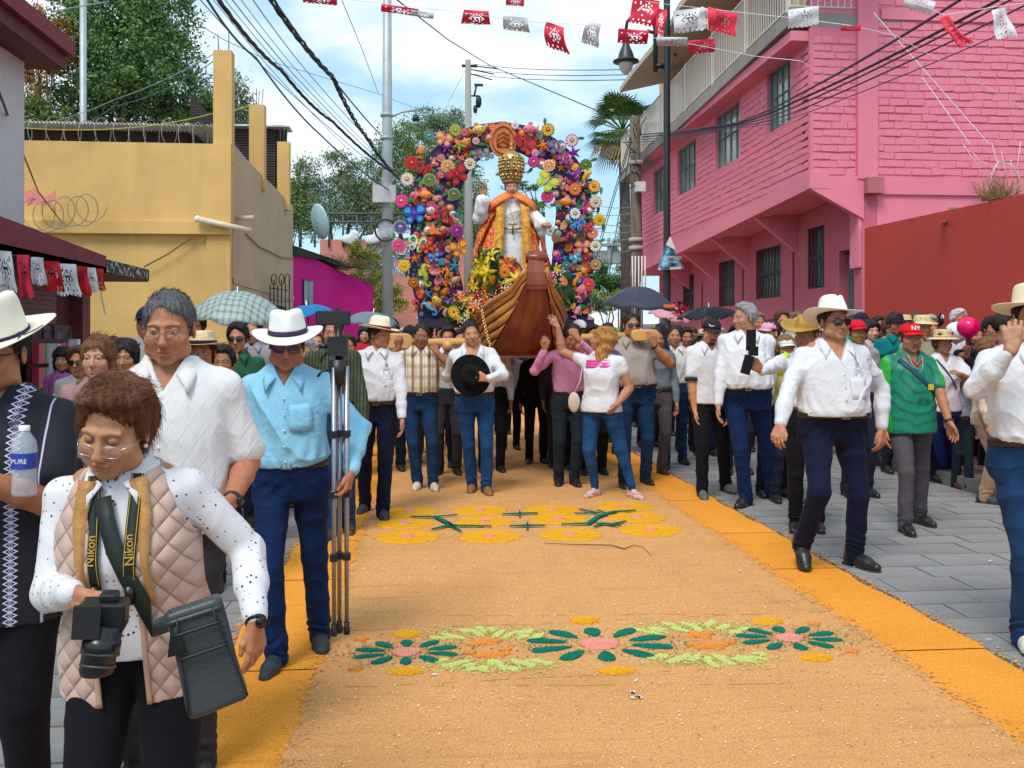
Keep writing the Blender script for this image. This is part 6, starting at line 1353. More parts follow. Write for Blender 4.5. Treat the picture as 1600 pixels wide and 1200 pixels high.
def embroid_mat():
 g=G('embroidered_black',.8);xx=g.ma('SUBTRACT',g.x,.085);zz=g.z;d1=g.ma('ABSOLUTE',g.ma('SUBTRACT',g.ma('ABSOLUTE',g.ma('SUBTRACT',g.ma('PINGPONG',g.ma('MULTIPLY',zz,1.),.018),.009)),g.ma('ABSOLUTE',g.ma('MULTIPLY',xx,.55))))
 inb=g.ma('LESS_THAN',g.ma('ABSOLUTE',xx),.026);net=g.ma('MULTIPLY',g.ma('LESS_THAN',d1,.0017),inb);d2=g.ma('ABSOLUTE',g.ma('SUBTRACT',g.ma('ABSOLUTE',g.ma('SUBTRACT',g.ma('PINGPONG',zz,.009),.0045)),g.ma('ABSOLUTE',xx)))
 net2=g.ma('MULTIPLY',g.ma('LESS_THAN',d2,.0009),g.ma('LESS_THAN',g.ma('ABSOLUTE',xx),.016));zg=g.ma('MULTIPLY',g.ma('ABSOLUTE',g.ma('SUBTRACT',g.ma('PINGPONG',zz,.006),.003)),1.2);ln=g.ma('LESS_THAN',g.ma('ABSOLUTE',g.ma('SUBTRACT',g.ma('SUBTRACT',g.x,.155),zg)),.0022)
 m=g.ma('MAXIMUM',g.ma('MAXIMUM',net,net2),ln);m=g.ma('MULTIPLY',m,g.ma('LESS_THAN',g.y,.0));g.color(g.mix(m,(.006,.007,.014),(.62,.6,.8)));g.bump(g.noise(60),.3,.003);return g.m
def denim(name,c):return cloth(name,c,var=.35,vs=9)
JEAN=denim('jean',(.009,.040,.115));JEAN2=denim('jean2',(.012,.062,.175));NAVY=cloth('navy',(.006,.009,.032),var=.2);NAVY2=cloth('navy2',(.004,.020,.085),var=.25);BLK=cloth('black',(.006,.006,.009));GRYP=cloth('greytr',(.085,.075,.085));DKG=cloth('darkgrey',(.03,.03,.035))
WS=cloth('white_shirt',(.69,.695,.73),bump=.5,bs=14,dist=.012);CREAM=(.82,.79,.68);STRAW=mat('straw',(.70,.56,.32),.85,var=.3,vs=40,bump=.6,bs=160,dist=.002);STRAWP=mat('straw_pale',(.86,.76,.56),.85,var=.12,vs=60,bump=.5,bs=160,dist=.002)
TANS=mat('tan_shoe',(.28,.13,.05),.5);WHS=mat('white_shoe',(.75,.73,.70),.5);CRS=mat('cream_shoe',(.70,.62,.5),.5);GRS_=mat('grey_shoe',(.10,.12,.12),.55)
CAST={}
def put_person(key,px,d,label,rz=0.,**k):
 p=at(px,530,d);k.setdefault('loc',(p[0],p[1],0));lc=np.array(k['loc']);k['rz']=rz;R_=rotm(0,0,-rz)
 if k.get('arms'):
  for a in k['arms'].values():
   if 'px' in a:a['at']=R_@(at(*a['px'])-lc)
   for q in('pole','dir','palm','thumb','wn'):
    if q in a:a[q]=tuple(R_@np.array(a[q],float))
 if 'footpx' in k:
  s=k.get('H',1.68)/1.70;f={}
  for sd,v in k['footpx'].items():
   q=R_@(at(v[0],530,v[1])-lc);f[sd]=(q[0]/s,q[1]/s,v[2]if len(v)>2 else 0)+tuple(v[3:])
  k['feet']=f
 info=person(dict(label=label,d=d,**k));info['loc']=lc;info['rz']=rz;CAST[key]=info;return info
def child(o,info):o.parent=info['root'];return o
def l2w(info,p):return lw_(info['root'],p)
def w2l(info,p):return rotm(0,0,-info['rz'])@(np.array(p)-info['loc'])
DOT=dots_mat();QM=quilt_mat()
W1=put_person('vestwoman',224,2.45,'older woman in beige quilted vest and dotted blouse looking down, camera in hand',H=1.425,fem=1,w=1.10,belly=.04,lean=.20,side=-.06,hairc=(.115,.040,.016),hair='bob',tone=(.50,.235,.125),face=dict(open=0,lids=1,age=1,fat=1.2,brow=.5),head=(-.20,.33,.12),glasses='low',hk=1.03,shirt=DOT,pants=BLK,tuck=0,drop=.03,hem=.0,flare=.008,openv=.015,belt=0,placket=0,buttons=0,collar=1,legw=1.2,rz=.03,fold=.7,hh=.0026,arms={-1:dict(px=(112,925,2.15),pole=(-.5,.75,-.25),dir=(.75,-.35,-.55),palm=(.35,.9,-.2),thumb=(.2,.1,1),curl=.7),1:dict(px=(399,966,2.32),pole=(.25,1,0),dir=(.03,-.1,-1),palm=(-.8,.45,0),thumb=(-.5,-.7,0),curl=.30,watch=(.01,.01,.01),wn=(.6,-.8,0))})
T=W1['T'];s=W1['s'];wv=1.12
V=SDF(T((-.32,-.28,-.20)),T((.32,.24,.62)),.0048)
lo=np.minimum.reduce([T((x,y,z))for x in(-.32,.32)for y in(-.27,.22)for z in(-.20,.56)])-.02;hi=np.maximum.reduce([T((x,y,z))for x in(-.32,.32)for y in(-.27,.22)for z in(-.20,.56)])+.02;V=SDF(lo,hi,.0048)
ZS,AA,BB,CY=W1['zs'],W1['A'],W1['B'],W1['cy']
def vlocal(X,Y,Z):
 x,y,z=X-T.o[0],Y-T.o[1],Z-T.o[2];R=T.R;return[(R[0][i]*x+R[1][i]*y+R[2][i]*z)/s for i in range(3)]
def vshell(X,Y,Z):
 x,y,z=vlocal(X,Y,Z);e=.026*np.clip((.15-z)/.35,0,1)
 def L_(off):
  a=sint(z,ZS,AA)+off+e;b=sint(z,ZS,BB)+off+e;c=sint(z,ZS,CY);return(((np.abs(x)/a)**2.3+(np.abs(y-c)/b)**2.3)**(1/2.3)-1)*np.minimum(a,b)
 o_,i_=L_(.036),L_(.016);return np.maximum(np.maximum(np.maximum(o_,-i_),z-.552),-.125-z)*s
V.fn(vshell,0)
for sd in(1,-1):V.cap(W1['sh'][sd]+T.R@np.array([sd*.01,0,-.01]),W1['sh'][sd]+T.R@np.array([sd*.2,0,-.10]),.082,.10,.006,'s')
V.cap(T((0,.01,.50)),T((0,-.02,.70)),.062,.075,.006,'s')
def vopen(X,Y,Z):
 x,y,z=vlocal(X,Y,Z);l=-.062-.02*np.clip((.5-z)/.5,0,1)-.03*np.clip((z-.42)/.1,0,1);r=.058+.04*np.clip((z-.38)/.2,0,1)-.01*z;return np.maximum(np.maximum(l-x,x-r),y+.02)*s
V.fn(vopen,.004,'s');wq=waves(4,4,22,1.5);V.disp(lambda x,y,z:.0035*wq(x,y,z))
vest=child(mk('vest',V,QM,None),W1);TANL=mat('vest_lining',(.50,.24,.06),.5,var=.25,vs=20,bump=.5,bs=40,sheen=.3)
def tfront(x,z,off):
 b=sint(z,ZS,BB)+off;a=sint(z,ZS,AA)+off;c=sint(z,ZS,CY);q=max(0,1-(abs(x)/a)**2.3)**(1/2.3);return T((x*s,(c-b*q)*s,z*s))
def ribbon(name,pts,w_,m,parent,th=.003,side=None):
 P=[np.array(p)for p in pts];V=[]
 for i,p in enumerate(P):
  t=unit(P[min(i+1,len(P)-1)]-P[max(i-1,0)]);nn=np.array([0,-1.,.1])if side is None else np.array(side[i]if hasattr(side[0],'__len__')else side,float);q=unit(np.cross(t,nn));ww=w_[i]if hasattr(w_,'__len__')else w_;V+=[p-q*ww/2,p+q*ww/2]
 o=link(name,mesh_np(V,[(2*i,2*i+1,2*i+3,2*i+2)for i in range(len(P)-1)]),m,parent);md=o.modifiers.new('t','SOLIDIFY');md.thickness=th;md.offset=0;return o
for sd,x0,x1 in((-1,-.085,-.098),(1,.082,.098)):
 zz=np.linspace(.545,.18,16);P=[tfront(x0*(1 if z<.45 else 1-.25*(z-.45)/.1)+(x1-x0)*.5,z,.040)for z in zz];ribbon('vest_lining',P,[.018+.024*max(0,(z-.3)/.25)for z in zz],TANL,vest,.006)
 zz=np.linspace(.20,-.12,20);P=[tfront((-.084 if sd<0 else.060)+.0*z,z,.040+.024*np.clip((.15-z)/.35,0,1))for z in zz];ribbon('vest_edge',P,.012,mat('piping_beige',(.50,.31,.22),.6),vest,.007)
for k in range(16):
 pass
STR=mat('strap_black',(.010,.018,.016),.6,var=.2);YL=mat('strap_yellow',(.65,.42,.03),.5);YLt=mat('strap_text',(.60,.36,.05),.5)
cam_p=w2l(W1,at(170,958,2.06));camo_=empty('camera',l2w(W1,cam_p),0,'black photo camera with long lens hanging from a strap in the vest woman\'s hand','camera')
CB=mat('camera_black',(.008,.008,.009),.35,bump=.2,bs=300);R_c=rotm(0,0,.15)@rotm(.0,.06,0);b=MB()
for(a,c)in(((-.055,-.045,-.03),(.040,.025,.032)),((-.058,-.062,-.034),(-.030,.0,.03)),((-.018,-.03,.03),(.020,.015,.05))):b.box(a,c,R_c,(0,0,0))
o=b.build('camera_body',CB,camo_);md=o.modifiers.new('b','BEVEL');md.width=.006;md.segments=2
MB().box((-.060,-.075,-.035),(-.005,-.060,.035),R_c,(0,0,0)).build('screen_hood',mat('camera_panel',(.012,.012,.013),.6),camo_)
MB().tube([R_c@np.array(p)for p in((0,-.03,-.02),(-.003,-.035,-.045),(-.004,-.036,-.046),(-.006,-.042,-.075),(-.007,-.043,-.076),(-.010,-.05,-.112),(-.010,-.05,-.116))],[.037,.037,.040,.040,.036,.035,.033],20).build('lens',mat('lens_barrel',(.012,.012,.013),.3),camo_)
for q,r in((.55,.0405),(.80,.0375)):a,c=R_c@np.array((0,-.03,-.02)),R_c@np.array((-.010,-.05,-.116));p=a+(c-a)*q;MB().tube([p,p+(c-a)*.05],r,20).build('lens_ring',mat('ring_grey',(.06,.06,.06),.4),camo_)
cl=w2l(W1,at(134,935,2.07));cr_=w2l(W1,at(195,938,2.09))
for nm,x0,x1,end,tx in(('l',-.055,-.062,cl,.30),('r',.070,.040,cr_,.32)):
 zz=np.linspace(.555,.24,14);P=[tfront(x0+(x1-x0)*(i/13),z,.026+.012*(nm=='r'))for i,z in enumerate(zz)];sb=ribbon('camera_strap',P,.030,STR,vest,.003)
 for e in(-1,1):ribbon('strap_edge',[p+[e*.0115,-.0026,0]for p in P],.0016,YL,sb,.001)
 m_=P[8];u=unit(P[10]-P[6]);R3=np.stack([-u if nm=='r' else-u,np.cross(np.array([0,-1.,0]),-u),np.array([0,-1.,0])],1);R3[:,1]=unit(np.cross(np.array([0,-1.,0.]),R3[:,0]));text_obj('lettering','Nikon',.030,YLt,sb,m_+[0,-.005,0],R3,.0008)
 e0=P[-1];md_=e0+np.array([0,-.03,-.03]);MB().tube([e0+[0,-.004,.01],e0+[0,-.006,-.035]],[.014,.010],8).build('strap_tip',mat('tip_black',(.01,.01,.01),.3),sb)
 MB().tube([e0+[0,-.006,-.03],(e0+end)/2+[0,-.03,0],end],.0035,6).build('strap_cord',STR,sb)
bp_=w2l(W1,at(322,1022,2.04));bag=empty('shoulder_bag',l2w(W1,bp_),0,'dark grey leather messenger bag with two zip pockets at the vest woman\'s hip','bag');LEA=mat('bag_leather',(.040,.047,.048),.42,var=.25,vs=9,bump=.3,bs=120);Rb=rotm(0,.0,.25)@rotm(0,-.24,0)
S=SDF((-.14,-.09,-.17),(.14,.09,.17),.004)
def bagf(X,Y,Z):
 x=Rb[0][0]*X+Rb[1][0]*Y+Rb[2][0]*Z;y=Rb[0][1]*X+Rb[1][1]*Y+Rb[2][1]*Z;z=Rb[0][2]*X+Rb[1][2]*Y+Rb[2][2]*Z
 hw=.062-.10*(z)*.25;qx=np.abs(x-.0)-hw+.012;qy=np.abs(y)-(.030-.05*(z))+.012;qz=np.abs(z)-.118+.012;return np.sqrt(np.maximum(qx,0)**2+np.maximum(qy,0)**2+np.maximum(qz,0)**2)+np.minimum(np.maximum(qx,np.maximum(qy,qz)),0)-.012
S.fn(bagf);wb=waves(12,4,26,1.6);S.disp(lambda x,y,z:.0035*wb(x,y,z));mk('bag_body',S,LEA,bag);BT=lambda x,y,z:Rb@np.array([x,y,z])
ZP=mat('zip_dark',(.012,.012,.013),.5)
for z in(.070,.018):ribbon('zip',[BT(x,-.038+.05*z*0-(.0 if z>.05 else.002),z)for x in np.linspace(-.052,.050,8)],.006,ZP,bag,.002,side=tuple(Rb@np.array([0,-1,0])))
for sx in(-1,1):ribbon('seam',[BT(sx*(.050-.012*(z/.1)),-.036+.022*z-.002,z)for z in np.linspace(.105,-.105,9)],.004,ZP,bag,.003,side=tuple(Rb@np.array([0,-1,0])))
ribbon('flap_edge',[BT(x,-.030,.098)for x in np.linspace(-.058,.056,8)],.010,LEA,bag,.004,side=tuple(Rb@np.array([0,-1,0])))
pts=[tfront(-.028,.50,.030),tfront(-.015,.44,.034),tfront(.01,.36,.036),tfront(.040,.28,.040),tfront(.070,.20,.052),tfront(.095,.12,.075)];e=bp_+BT(-.05,-.02,.10);pts+=[e,bp_+BT(-.055,-.035,.03)]
st=ribbon('bag_strap',pts,.040,STR,None,.004);st.parent=bag;bi=rotm(0,0,0);st.matrix_parent_inverse=Matrix.Rotation(W1['rz'],4,'Z');
st.matrix_parent_inverse=(Matrix.Translation(Vector(-(np.array(l2w(W1,bp_)))))@Matrix.Translation(Vector(W1['loc']))@Matrix.Rotation(W1['rz'],4,'Z'))
ear=W1['HF'](np.array((.083,-.004,-.040))*W1['k']);MB().ball(ear,.0058,8,6).build('earring',mat('pearl',(.85,.75,.6),.2),W1['root'])
KN=knit_mat()
put_person('polo',268,3.2,'greying man in white cable knit polo and thin glasses right behind the vest woman',H=1.66,w=1.12,belly=.03,hair='short',hairc=(.10,.10,.11),tone=(.47,.20,.105),face=dict(open=.0025,lids=.9,age=.8,fat=.9),head=(.04,.16,0),glasses='wire',shirt=KN,sleeve=.80,sfl=1.10,pants=DKG,tuck=0,hem=-.03,openv=.055,placket=1,hk=1.02,fold=.7,shw=.172,arms={1:dict(px=(362,782,3.05),pole=(.12,1,0),watch=(.01,.01,.012),wn=(.9,-.4,0)),-1:dict()})
B1=put_person('blackshirt',2,2.75,'man in black embroidered shirt and wide cream hat cut off by the left edge',H=1.575,w=1.10,belly=.03,hair='short',tone='brown',face=dict(open=.004,fat=.8),head=(-.1,.10,0),glasses='sun',shirt=embroid_mat(),sleeve=.70,pants=BLK,tuck=0,hem=-.16,openv=.045,buttons=0,placket=0,legw=1.12,fold=.5,hat=dict(col=(.84,.77,.62),band=(.035,.02,.06),brim=.092,crown=.135,curl=.030,droop=.0,tilt=(.22,-.10,.1),cord=True,taper=.86),arms={1:dict(px=(-50,742,2.5),pole=(.5,.2,-.9),dir=(-1,-.1,.05),palm=(0,.6,-.6),curl=.8),-1:dict()})
ho,hf=B1['hatf'];b=MB();b.tube([hf((np.array(p)*B1['k']))for p in((.088,-.04,.006),(.11,-.06,.010),(.14,-.065,.02),(.165,-.05,.03))],.0022,5);b.tube([hf((np.array(p)*B1['k']))for p in((.088,-.04,.006),(.10,-.085,.006),(.105,-.12,.006),(.10,-.15,.004))],.0025,5);b.build('hat_cord',mat('cord_violet',(.03,.02,.06),.6),ho)
g=G('pet_plastic',.05);g.p.inputs['Alpha'].default_value=.35;g.color((.75,.82,.88));PET=g.m
p=at(38,700,2.55);bot=empty('water_bottle',p,0,'clear water bottle with a blue label held by the man in black','bottle')
MB().lathe([(0,-.13),(.030,-.13),(.033,-.12),(.031,-.08),(.033,-.03),(.033,.0),(.030,.02),(.014,.045),(.012,.05)],(0,0,0),20).build('bottle_body',PET,bot);MB().lathe([(.0145,.048),(.0145,.062),(0,.063)],(0,0,0),16).build('cap',mat('cap_white',(.8,.8,.82),.4),bot)
MB().lathe([(.0338,-.055),(.0338,-.012)],(0,0,0),24).build('bottle_label',mat('label_blue',(.03,.06,.40),.4),bot);text_obj('lettering','PURE',.018,mat('label_white',(.8,.8,.85),.5),bot,(0,-.0352,-.034),np.array([[1,0,0],[0,0,-1],[0,1,0]]))
P4=put_person('blueshirt',455,4.32,'young man in light blue shirt and white hat looking down beside the tripod',H=1.60,w=1.02,belly=.035,lean=.07,side=-.03,hair='short',tone='brown',face=dict(open=.003,lids=.7,fat=1.0),head=(.10,.20,.06),glasses='tint',shirt=cloth('sky',(.27,.58,.78),bump=.35,bs=30,dist=.004),pants=NAVY2,openv=.045,shoem=mat('navy_suede',(.025,.035,.045),.7),seed=12,hat=dict(col=(.86,.86,.84),band=(.05,.03,.07),brim=.076,crown=.115,curl=.016,droop=.02,tilt=(.02,-.12,0),pinch=1.1),arms={-1:dict(px=(395,748,4.62),pole=(-.9,.3,-.1),dir=(.5,.5,-.6),palm=(0,1,0)),1:dict(px=(549,735,4.12),pole=(.9,.5,-.2),dir=(-.22,-.25,-.95),palm=(-.95,.1,.1),thumb=(0,-1,.1),curl=.55,grip=.25)},footpx={-1:(432,4.22),1:(500,4.55)})
q0=at(529,530,4.10);TB=mat('tripod_black',(.012,.012,.013),.4);TS=mat('tripod_steel',(.36,.36,.38),.3,.8);zt_=lambda y:CAMH-(y-HOR)/F*4.10
tp=empty('tripod',(q0[0],q0[1],0),0,'folded tripod with three grey steel legs carried upright beside the blue shirt man','tripod');mpx=4.10/F
for i,(dx,dy)in enumerate(((-6,-.03),(1,.01),(13,-.01))):
 lg=MB().tube([(dx*mpx,dy,zt_(572)),(dx*mpx,dy,zt_(985))],[.0125,.009],8).build('leg',TS,tp)
 for y in(676,770,868):MB().box((dx*mpx-.017,dy-.017,zt_(y+6)),(dx*mpx+.017,dy+.017,zt_(y-4))).build('leg_clamp',TB,lg)
 MB().tube([(dx*mpx,dy,zt_(972)),(dx*mpx,dy,zt_(978)),(dx*mpx,dy,zt_(980)),(dx*mpx,dy,zt_(990))],[.014,.010,.016,.014],8).build('rubber_foot',TB,lg)
MB().tube([(0,-.01,zt_(600)),(0,-.01,zt_(562))],[.034,.042],8).tube([(0,0,zt_(562)),(0,0,zt_(515))],.016,8).build('centre_column',TB,tp);MB().box((-.045,-.04,zt_(556)),(.04,.04,zt_(526))).tube([(-.045,0,zt_(541)),(-.085,0,zt_(541))],.012,8).build('tripod_head',TB,tp)
MB().tube([(-.02,-.03,zt_(575)),(-.07,-.05,zt_(580)),(-.085,-.05,zt_(588))],.006,6).build('crank',TB,tp)
pm_=empty('phone',(q0[0],q0[1],0),0,'black phone lying sideways on top of the tripod','phone');c=-8*mpx;o=MB().box((c-.075,-.012,zt_(508)),(c+.075,.0,zt_(486))).build('phone_body',mat('phone_black',(.006,.006,.007),.2),pm_);md=o.modifiers.new('b','BEVEL');md.width=.004;MB().box((-.02,-.014,zt_(516)),(.012,.012,zt_(506))).box((-.015,-.004,zt_(486)),(.005,.010,zt_(481))).build('phone_clamp',TB,pm_)
put_person('moustache',520,7.15,'moustached man in dark green striped shirt half hidden by the tripod',H=1.68,w=1.0,hair='short',tone=(.46,.21,.12),face=dict(open=.004),head=(.05,.1,0),tache=1,shirt=stripe_mat('green_stripe',(.055,.075,.03),(.012,.014,.012),240),pants=JEAN,openv=.04,arms={1:dict(px=(572,688,7.0),pole=(1,.3,0)),-1:dict()},footpx={1:(545,7.2),-1:(518,7.0)},shoem=mat('brown_shoe',(.06,.03,.02),.5))
P6=put_person('embshirt',590,7.9,'man in white embroidered shirt and straw hat with dark red band looking right',H=1.66,w=1.0,belly=.035,hair='short',tone='tan',face=dict(open=.004,fat=.6),head=(.95,.05,0),shirt=WS,pants=NAVY,openv=.02,rz=-.05,seed=21,hat=dict(col=(.7,.56,.32),hm=STRAWP,band=(.13,.01,.02),brim=.078,crown=.115,curl=.015,tilt=(.06,.08,0)),arms={1:dict(px=(628,655,7.75),pole=(1,.4,0),watch=(.01,.02,.03)),-1:dict()},footpx={-1:(570,8.05),1:(598,7.75,.0,.25)},shoem=mat('dark_suede',(.04,.045,.04),.7))
T6=P6['T'];b=MB();EMB=mat('emblem_brown',(.42,.25,.17),.7)
def chest(info,x,z,off=.016):s=info['s'];b_=sint(z,info['zs'],info['B'])+off;a=sint(z,info['zs'],info['A'])+off;c=sint(z,info['zs'],info['cy']);q=max(0,1-(abs(x)/a)**2.3)**(1/2.3);return info['T']((x*s,(c-b_*q)*s,z*s))
def emblem(info,x0,z0,k,m):
 b=MB();P=lambda u,v:chest(info,x0+u*k,z0+v*k,.019)
 for pts in([(-.35,1),(-.45,.5),(.45,.5),(.35,1)],[(-.3,1),(-.32,1.5),(0,1.75),(.32,1.5),(.3,1)],[(-.3,1.25),(.3,1.25)],[(-1,.3),(1,-.7)],[(1,.3),(-1,-.7)],[(0,1.7),(0,2.1)],[(-.8,-.75),(-.55,-1.1),(-.9,-1.1)],[(.8,-.75),(.55,-1.1),(.9,-1.1)],[(-.1,1.0),(-.1,1.7)],[(.12,1.0),(.12,1.7)]):b.tube([P(*p)for p in pts],.0018,4)
 b.build('emblem',m,info['shirt'])
emblem(P6,.09,.38,.030,EMB)
P7=put_person('plaid',655,9.25,'man in brown and white plaid shirt carrying the beam, cream shoes',H=1.66,w=1.05,belly=.045,hair='short',hairc=(.02,.018,.018),tone='dark',face=dict(open=.003,fat=.8,age=.5),head=(0,.1,.05),glasses='wire',shirt=plaid_mat('plaid_brown',(.70,.62,.52),(.22,.15,.035),(.40,.12,.08)),sleeve=.62,pants=JEAN,openv=.04,side=.03,shoem=CRS,arms={1:dict(px=(683,552,9.1),pole=(.9,.0,-.9),dir=(-.4,.3,.8),palm=(0,.9,.2),curl=.9,grip=.8),-1:dict(px=(622,545,9.3),pole=(-.9,0,-1),dir=(0,-.2,.9),palm=(0,.9,0),curl=.9)},footpx={-1:(653,9.3),1:(677,9.25)})
P8=put_person('hatholder',742,9.0,'man in open white shirt holding a black hat against his chest',H=1.68,w=1.06,belly=.05,side=-.05,hair='short',tone='tan',face=dict(open=.004,fat=.5),head=(.05,.05,-.12),shirt=WS,pants=JEAN2,openv=.09,seed=5,shoem=TANS,arms={1:dict(px=(762,592,8.68),pole=(1,.1,-.6),dir=(-.95,-.15,.2),palm=(0,.9,0),thumb=(0,-.2,1),curl=.45),-1:dict(px=(722,556,9.2),pole=(-.6,.2,-1),hide=1)},footpx={-1:(738,9.15),1:(760,9.0)})
hp=at(736,588,8.72);hb=bpy.data.objects.new('black_hat',None);COL.objects.link(hb);hb.location=tuple(hp);tag(hb,'black felt hat held crown forward against a white shirt','hat')
ho,hfr=hat_part(Fr((0,0,0),rotm(pi/2,0,0)@rotm(0,0,.4)),1.0,hb,(.006,.006,.008),band=(.012,.010,.010),brim=.095,crown=.115,curl=.012,base=0,hm=cloth('felt_black',(.005,.005,.007)));
MB().tube([hfr((.03,-.04,.118)),hfr((.055,.0,.10)),hfr((.07,.03,.08))],.005,5).build('hat_pin',mat('brass'),ho)
P9=put_person('pinkshirt',888,9.45,'man in pink shirt bowed under the boat beside the blonde woman',H=1.66,w=1.0,lean=.10,hair='full',tone='brown',face=dict(open=.003),head=(.1,.40,.15),shirt=cloth('pinkshirt',(.62,.25,.42),bump=.3,bs=30,dist=.004),pants=cloth('dteal',(.012,.02,.03)),openv=.03,arms={-1:dict(px=(851,548,9.15),pole=(-.8,0,-1),dir=(.1,-.3,.9),palm=(0,.9,.1),curl=.6),1:dict(px=(903,530,9.1),pole=(.9,-.4,-.8),dir=(-.4,.1,.9),palm=(-.3,.9,0),curl=.9)},footpx={-1:(873,9.55),1:(897,9.5)})
P11=put_person('greypolo',990,9.5,'large man in grey polo and sunglasses lifting the right end of the beam',H=1.77,w=1.15,belly=.075,side=-.04,hair='short',tone='brown',face=dict(open=.004,fat=1.3),head=(.05,-.05,0),glasses='sun',shirt=cloth('greypolo',(.36,.31,.27)),sleeve=.66,armr=1.2,pants=JEAN,tuck=1,openv=.045,seed=8,arms={1:dict(px=(1022,540,9.25),pole=(1,.1,-1),dir=(-.1,-.1,1),palm=(-.4,.9,0),curl=.7,watch=(.5,.5,.5)),-1:dict()},footpx={-1:(975,9.4),1:(1008,9.6)})
P10=put_person('blonde',940,8.8,'blonde woman in white top and jeans reaching up to touch the boat',rz=-.55,H=1.60,fem=1,w=1.12,belly=.03,hair='loose',hairc=(.36,.17,.045),tone=(.50,.25,.15),head=(-1.35,-.30,0),shirt=WS,sleeve=.30,armr=1.08,pants=JEAN2,tuck=0,hem=-.035,openv=.05,collar=0,buttons=0,placket=0,legw=1.05,lb=.7,legb=.72,seed=9,shoem=mat('patterned_shoe',(.65,.52,.45),.6,var=.7,vs=60,col2=(.25,.05,.05)),arms={-1:dict(px=(872,512,9.0),pole=(.2,.1,-1),dir=(-.5,0,.9),palm=(-.5,.9,.1),thumb=(-.9,0,-.1),curl=.15,spread=.3),1:dict(px=(964,632,8.6),pole=(.9,.6,0))},footpx={-1:(930,8.85),1:(988,8.75,0,.9)},hipx=0)
for z_ in(.425,.45,.475):ribbon('pink_embroidery',[chest(P10,x,z_,.017)for x in np.linspace(-.13,.13,14)],.026,cloth('hotpink',(.80,.10,.36)),P10['shirt'],.003)
bk=SDF((-.16,.02,1.05),(.22,.34,1.5),.010);bk.ell((.04,.16,1.24),(.12,.09,.17),0);wvb=waves(33,4,20);bk.disp(lambda x,y,z:.006*wvb(x,y,z));o=mk('backpack',bk,mat('violet_print',(.07,.03,.30),.6,var=.8,vs=26,col2=(.30,.12,.35)),None);o.location=P10['root'].location;o.rotation_euler=P10['root'].rotation_euler;tag(o,'violet patterned backpack worn by the blonde woman','backpack')
b2=SDF((-.09,-.06,-.17),(.09,.06,.13),.008);b2.ell((0,0,-.04),(.055,.03,.10),0);b2.disp(lambda x,y,z:.006*wvb(x,y,z));o=mk('cloth_bag',b2,cloth('canvas',(.62,.50,.40)),None);o.location=tuple(at(897,622,8.7));tag(o,'pale canvas bag hanging at the blonde woman\'s hip','bag');ribbon('strap',[(0,0,.05),(.06,.02,.16),(.10,.12,.30)],.012,cloth('canvas2',(.5,.36,.3)),o,.003)
P13=put_person('blackcap',1108,8.9,'young man in black cap and white short sleeved shirt with dark cuffs',H=1.71,w=1.0,hair='short',tone='tan',face=dict(open=.003),head=(-.05,.28,.12),tache='beard',glasses='wire',cap=dict(col=(.02,.02,.026)),shirt=WS,sleeve=.75,pants=BLK,tuck=0,hem=-.02,openv=.05,seed=14,arms={-1:dict(px=(1086,652,8.8),pole=(-1,.4,0)),1:dict(px=(1135,650,8.9))},footpx={-1:(1097,8.75),1:(1134,9.15)},shoem=GRS_)
co,cf=P13['hatf'];b=MB();b.tube([cf((x,-np.sqrt(max(0,1-(x/.09)**2-(z/.09)**2))*.108,z))for x,z in((-.055,.045),(-.045,.030),(-.03,.028),(.0,.042))],[.001,.006,.005,.001],5);b.build('swoosh',mat('swoosh_white',(.8,.8,.8),.5),co)
for sd in(1,-1):el=P13['arms'][sd][0];sh_=P13['sh'][sd];c=sh_+(el-sh_)*.93;u=unit(el-sh_);MB().tube([c-u*.02,c+u*.012],.068*P13['s'],16).build('sleeve_cuff',DKG,P13['shirt'])
P14=put_person('greyhair',1166,8.35,'tall grey haired man in white shirt and navy trousers seen in profile',rz=-.25,H=1.83,w=1.06,belly=.085,hair='full',hairc=(.25,.25,.26),tone=(.52,.26,.17),face=dict(open=.004,age=.6),head=(-1.05,0,0),shirt=WS,pants=NAVY2,openv=.03,seed=15,arms={-1:dict(px=(1122,640,8.2),pole=(-1,.5,0)),1:dict(px=(1200,650,8.4))},footpx={-1:(1166,8.35,0,-.5),1:(1207,8.7,0,.1)})
P15=put_person('sombrero',1262,7.15,'man in ochre straw hat and glasses filming with a phone behind the white hat man',rz=-.35,H=1.66,w=1.05,hair='short',hairc=(.05,.04,.03),tone='brown',face=dict(open=.004),head=(-.5,.05,0),glasses='wire',shirt=WS,pants=BLK,openv=.03,seed=16,hat=dict(col=(.5,.3,.05),hm=mat('ochre_straw',(.42,.24,.04),.85,var=.3,bump=.5,bs=120),band=None,brim=.115,crown=.10,curl=.045,tilt=(.1,.12,0)),arms={-1:dict(px=(1190,580,6.75),pole=(-.3,.4,-1),dir=(-.8,-.1,.5),palm=(.2,.9,0),thumb=(0,-.3,1),curl=.9),1:dict()},footpx={-1:(1244,7.3),1:(1276,7.3)})
hv=ribbon('yellow_trim',[P15['sh'][-1]+np.array(p)for p in((.02,-.08,.06),(-.03,-.09,-.02),(-.03,-.09,-.12))],.045,mat('hi_vis',(.55,.75,.03),.6),P15['shirt'],.004)
gm=empty('phone_gimbal',at(1172,560,6.72),0,'black phone on a hand gimbal in front of the grey haired man','phone');kx=6.72/F
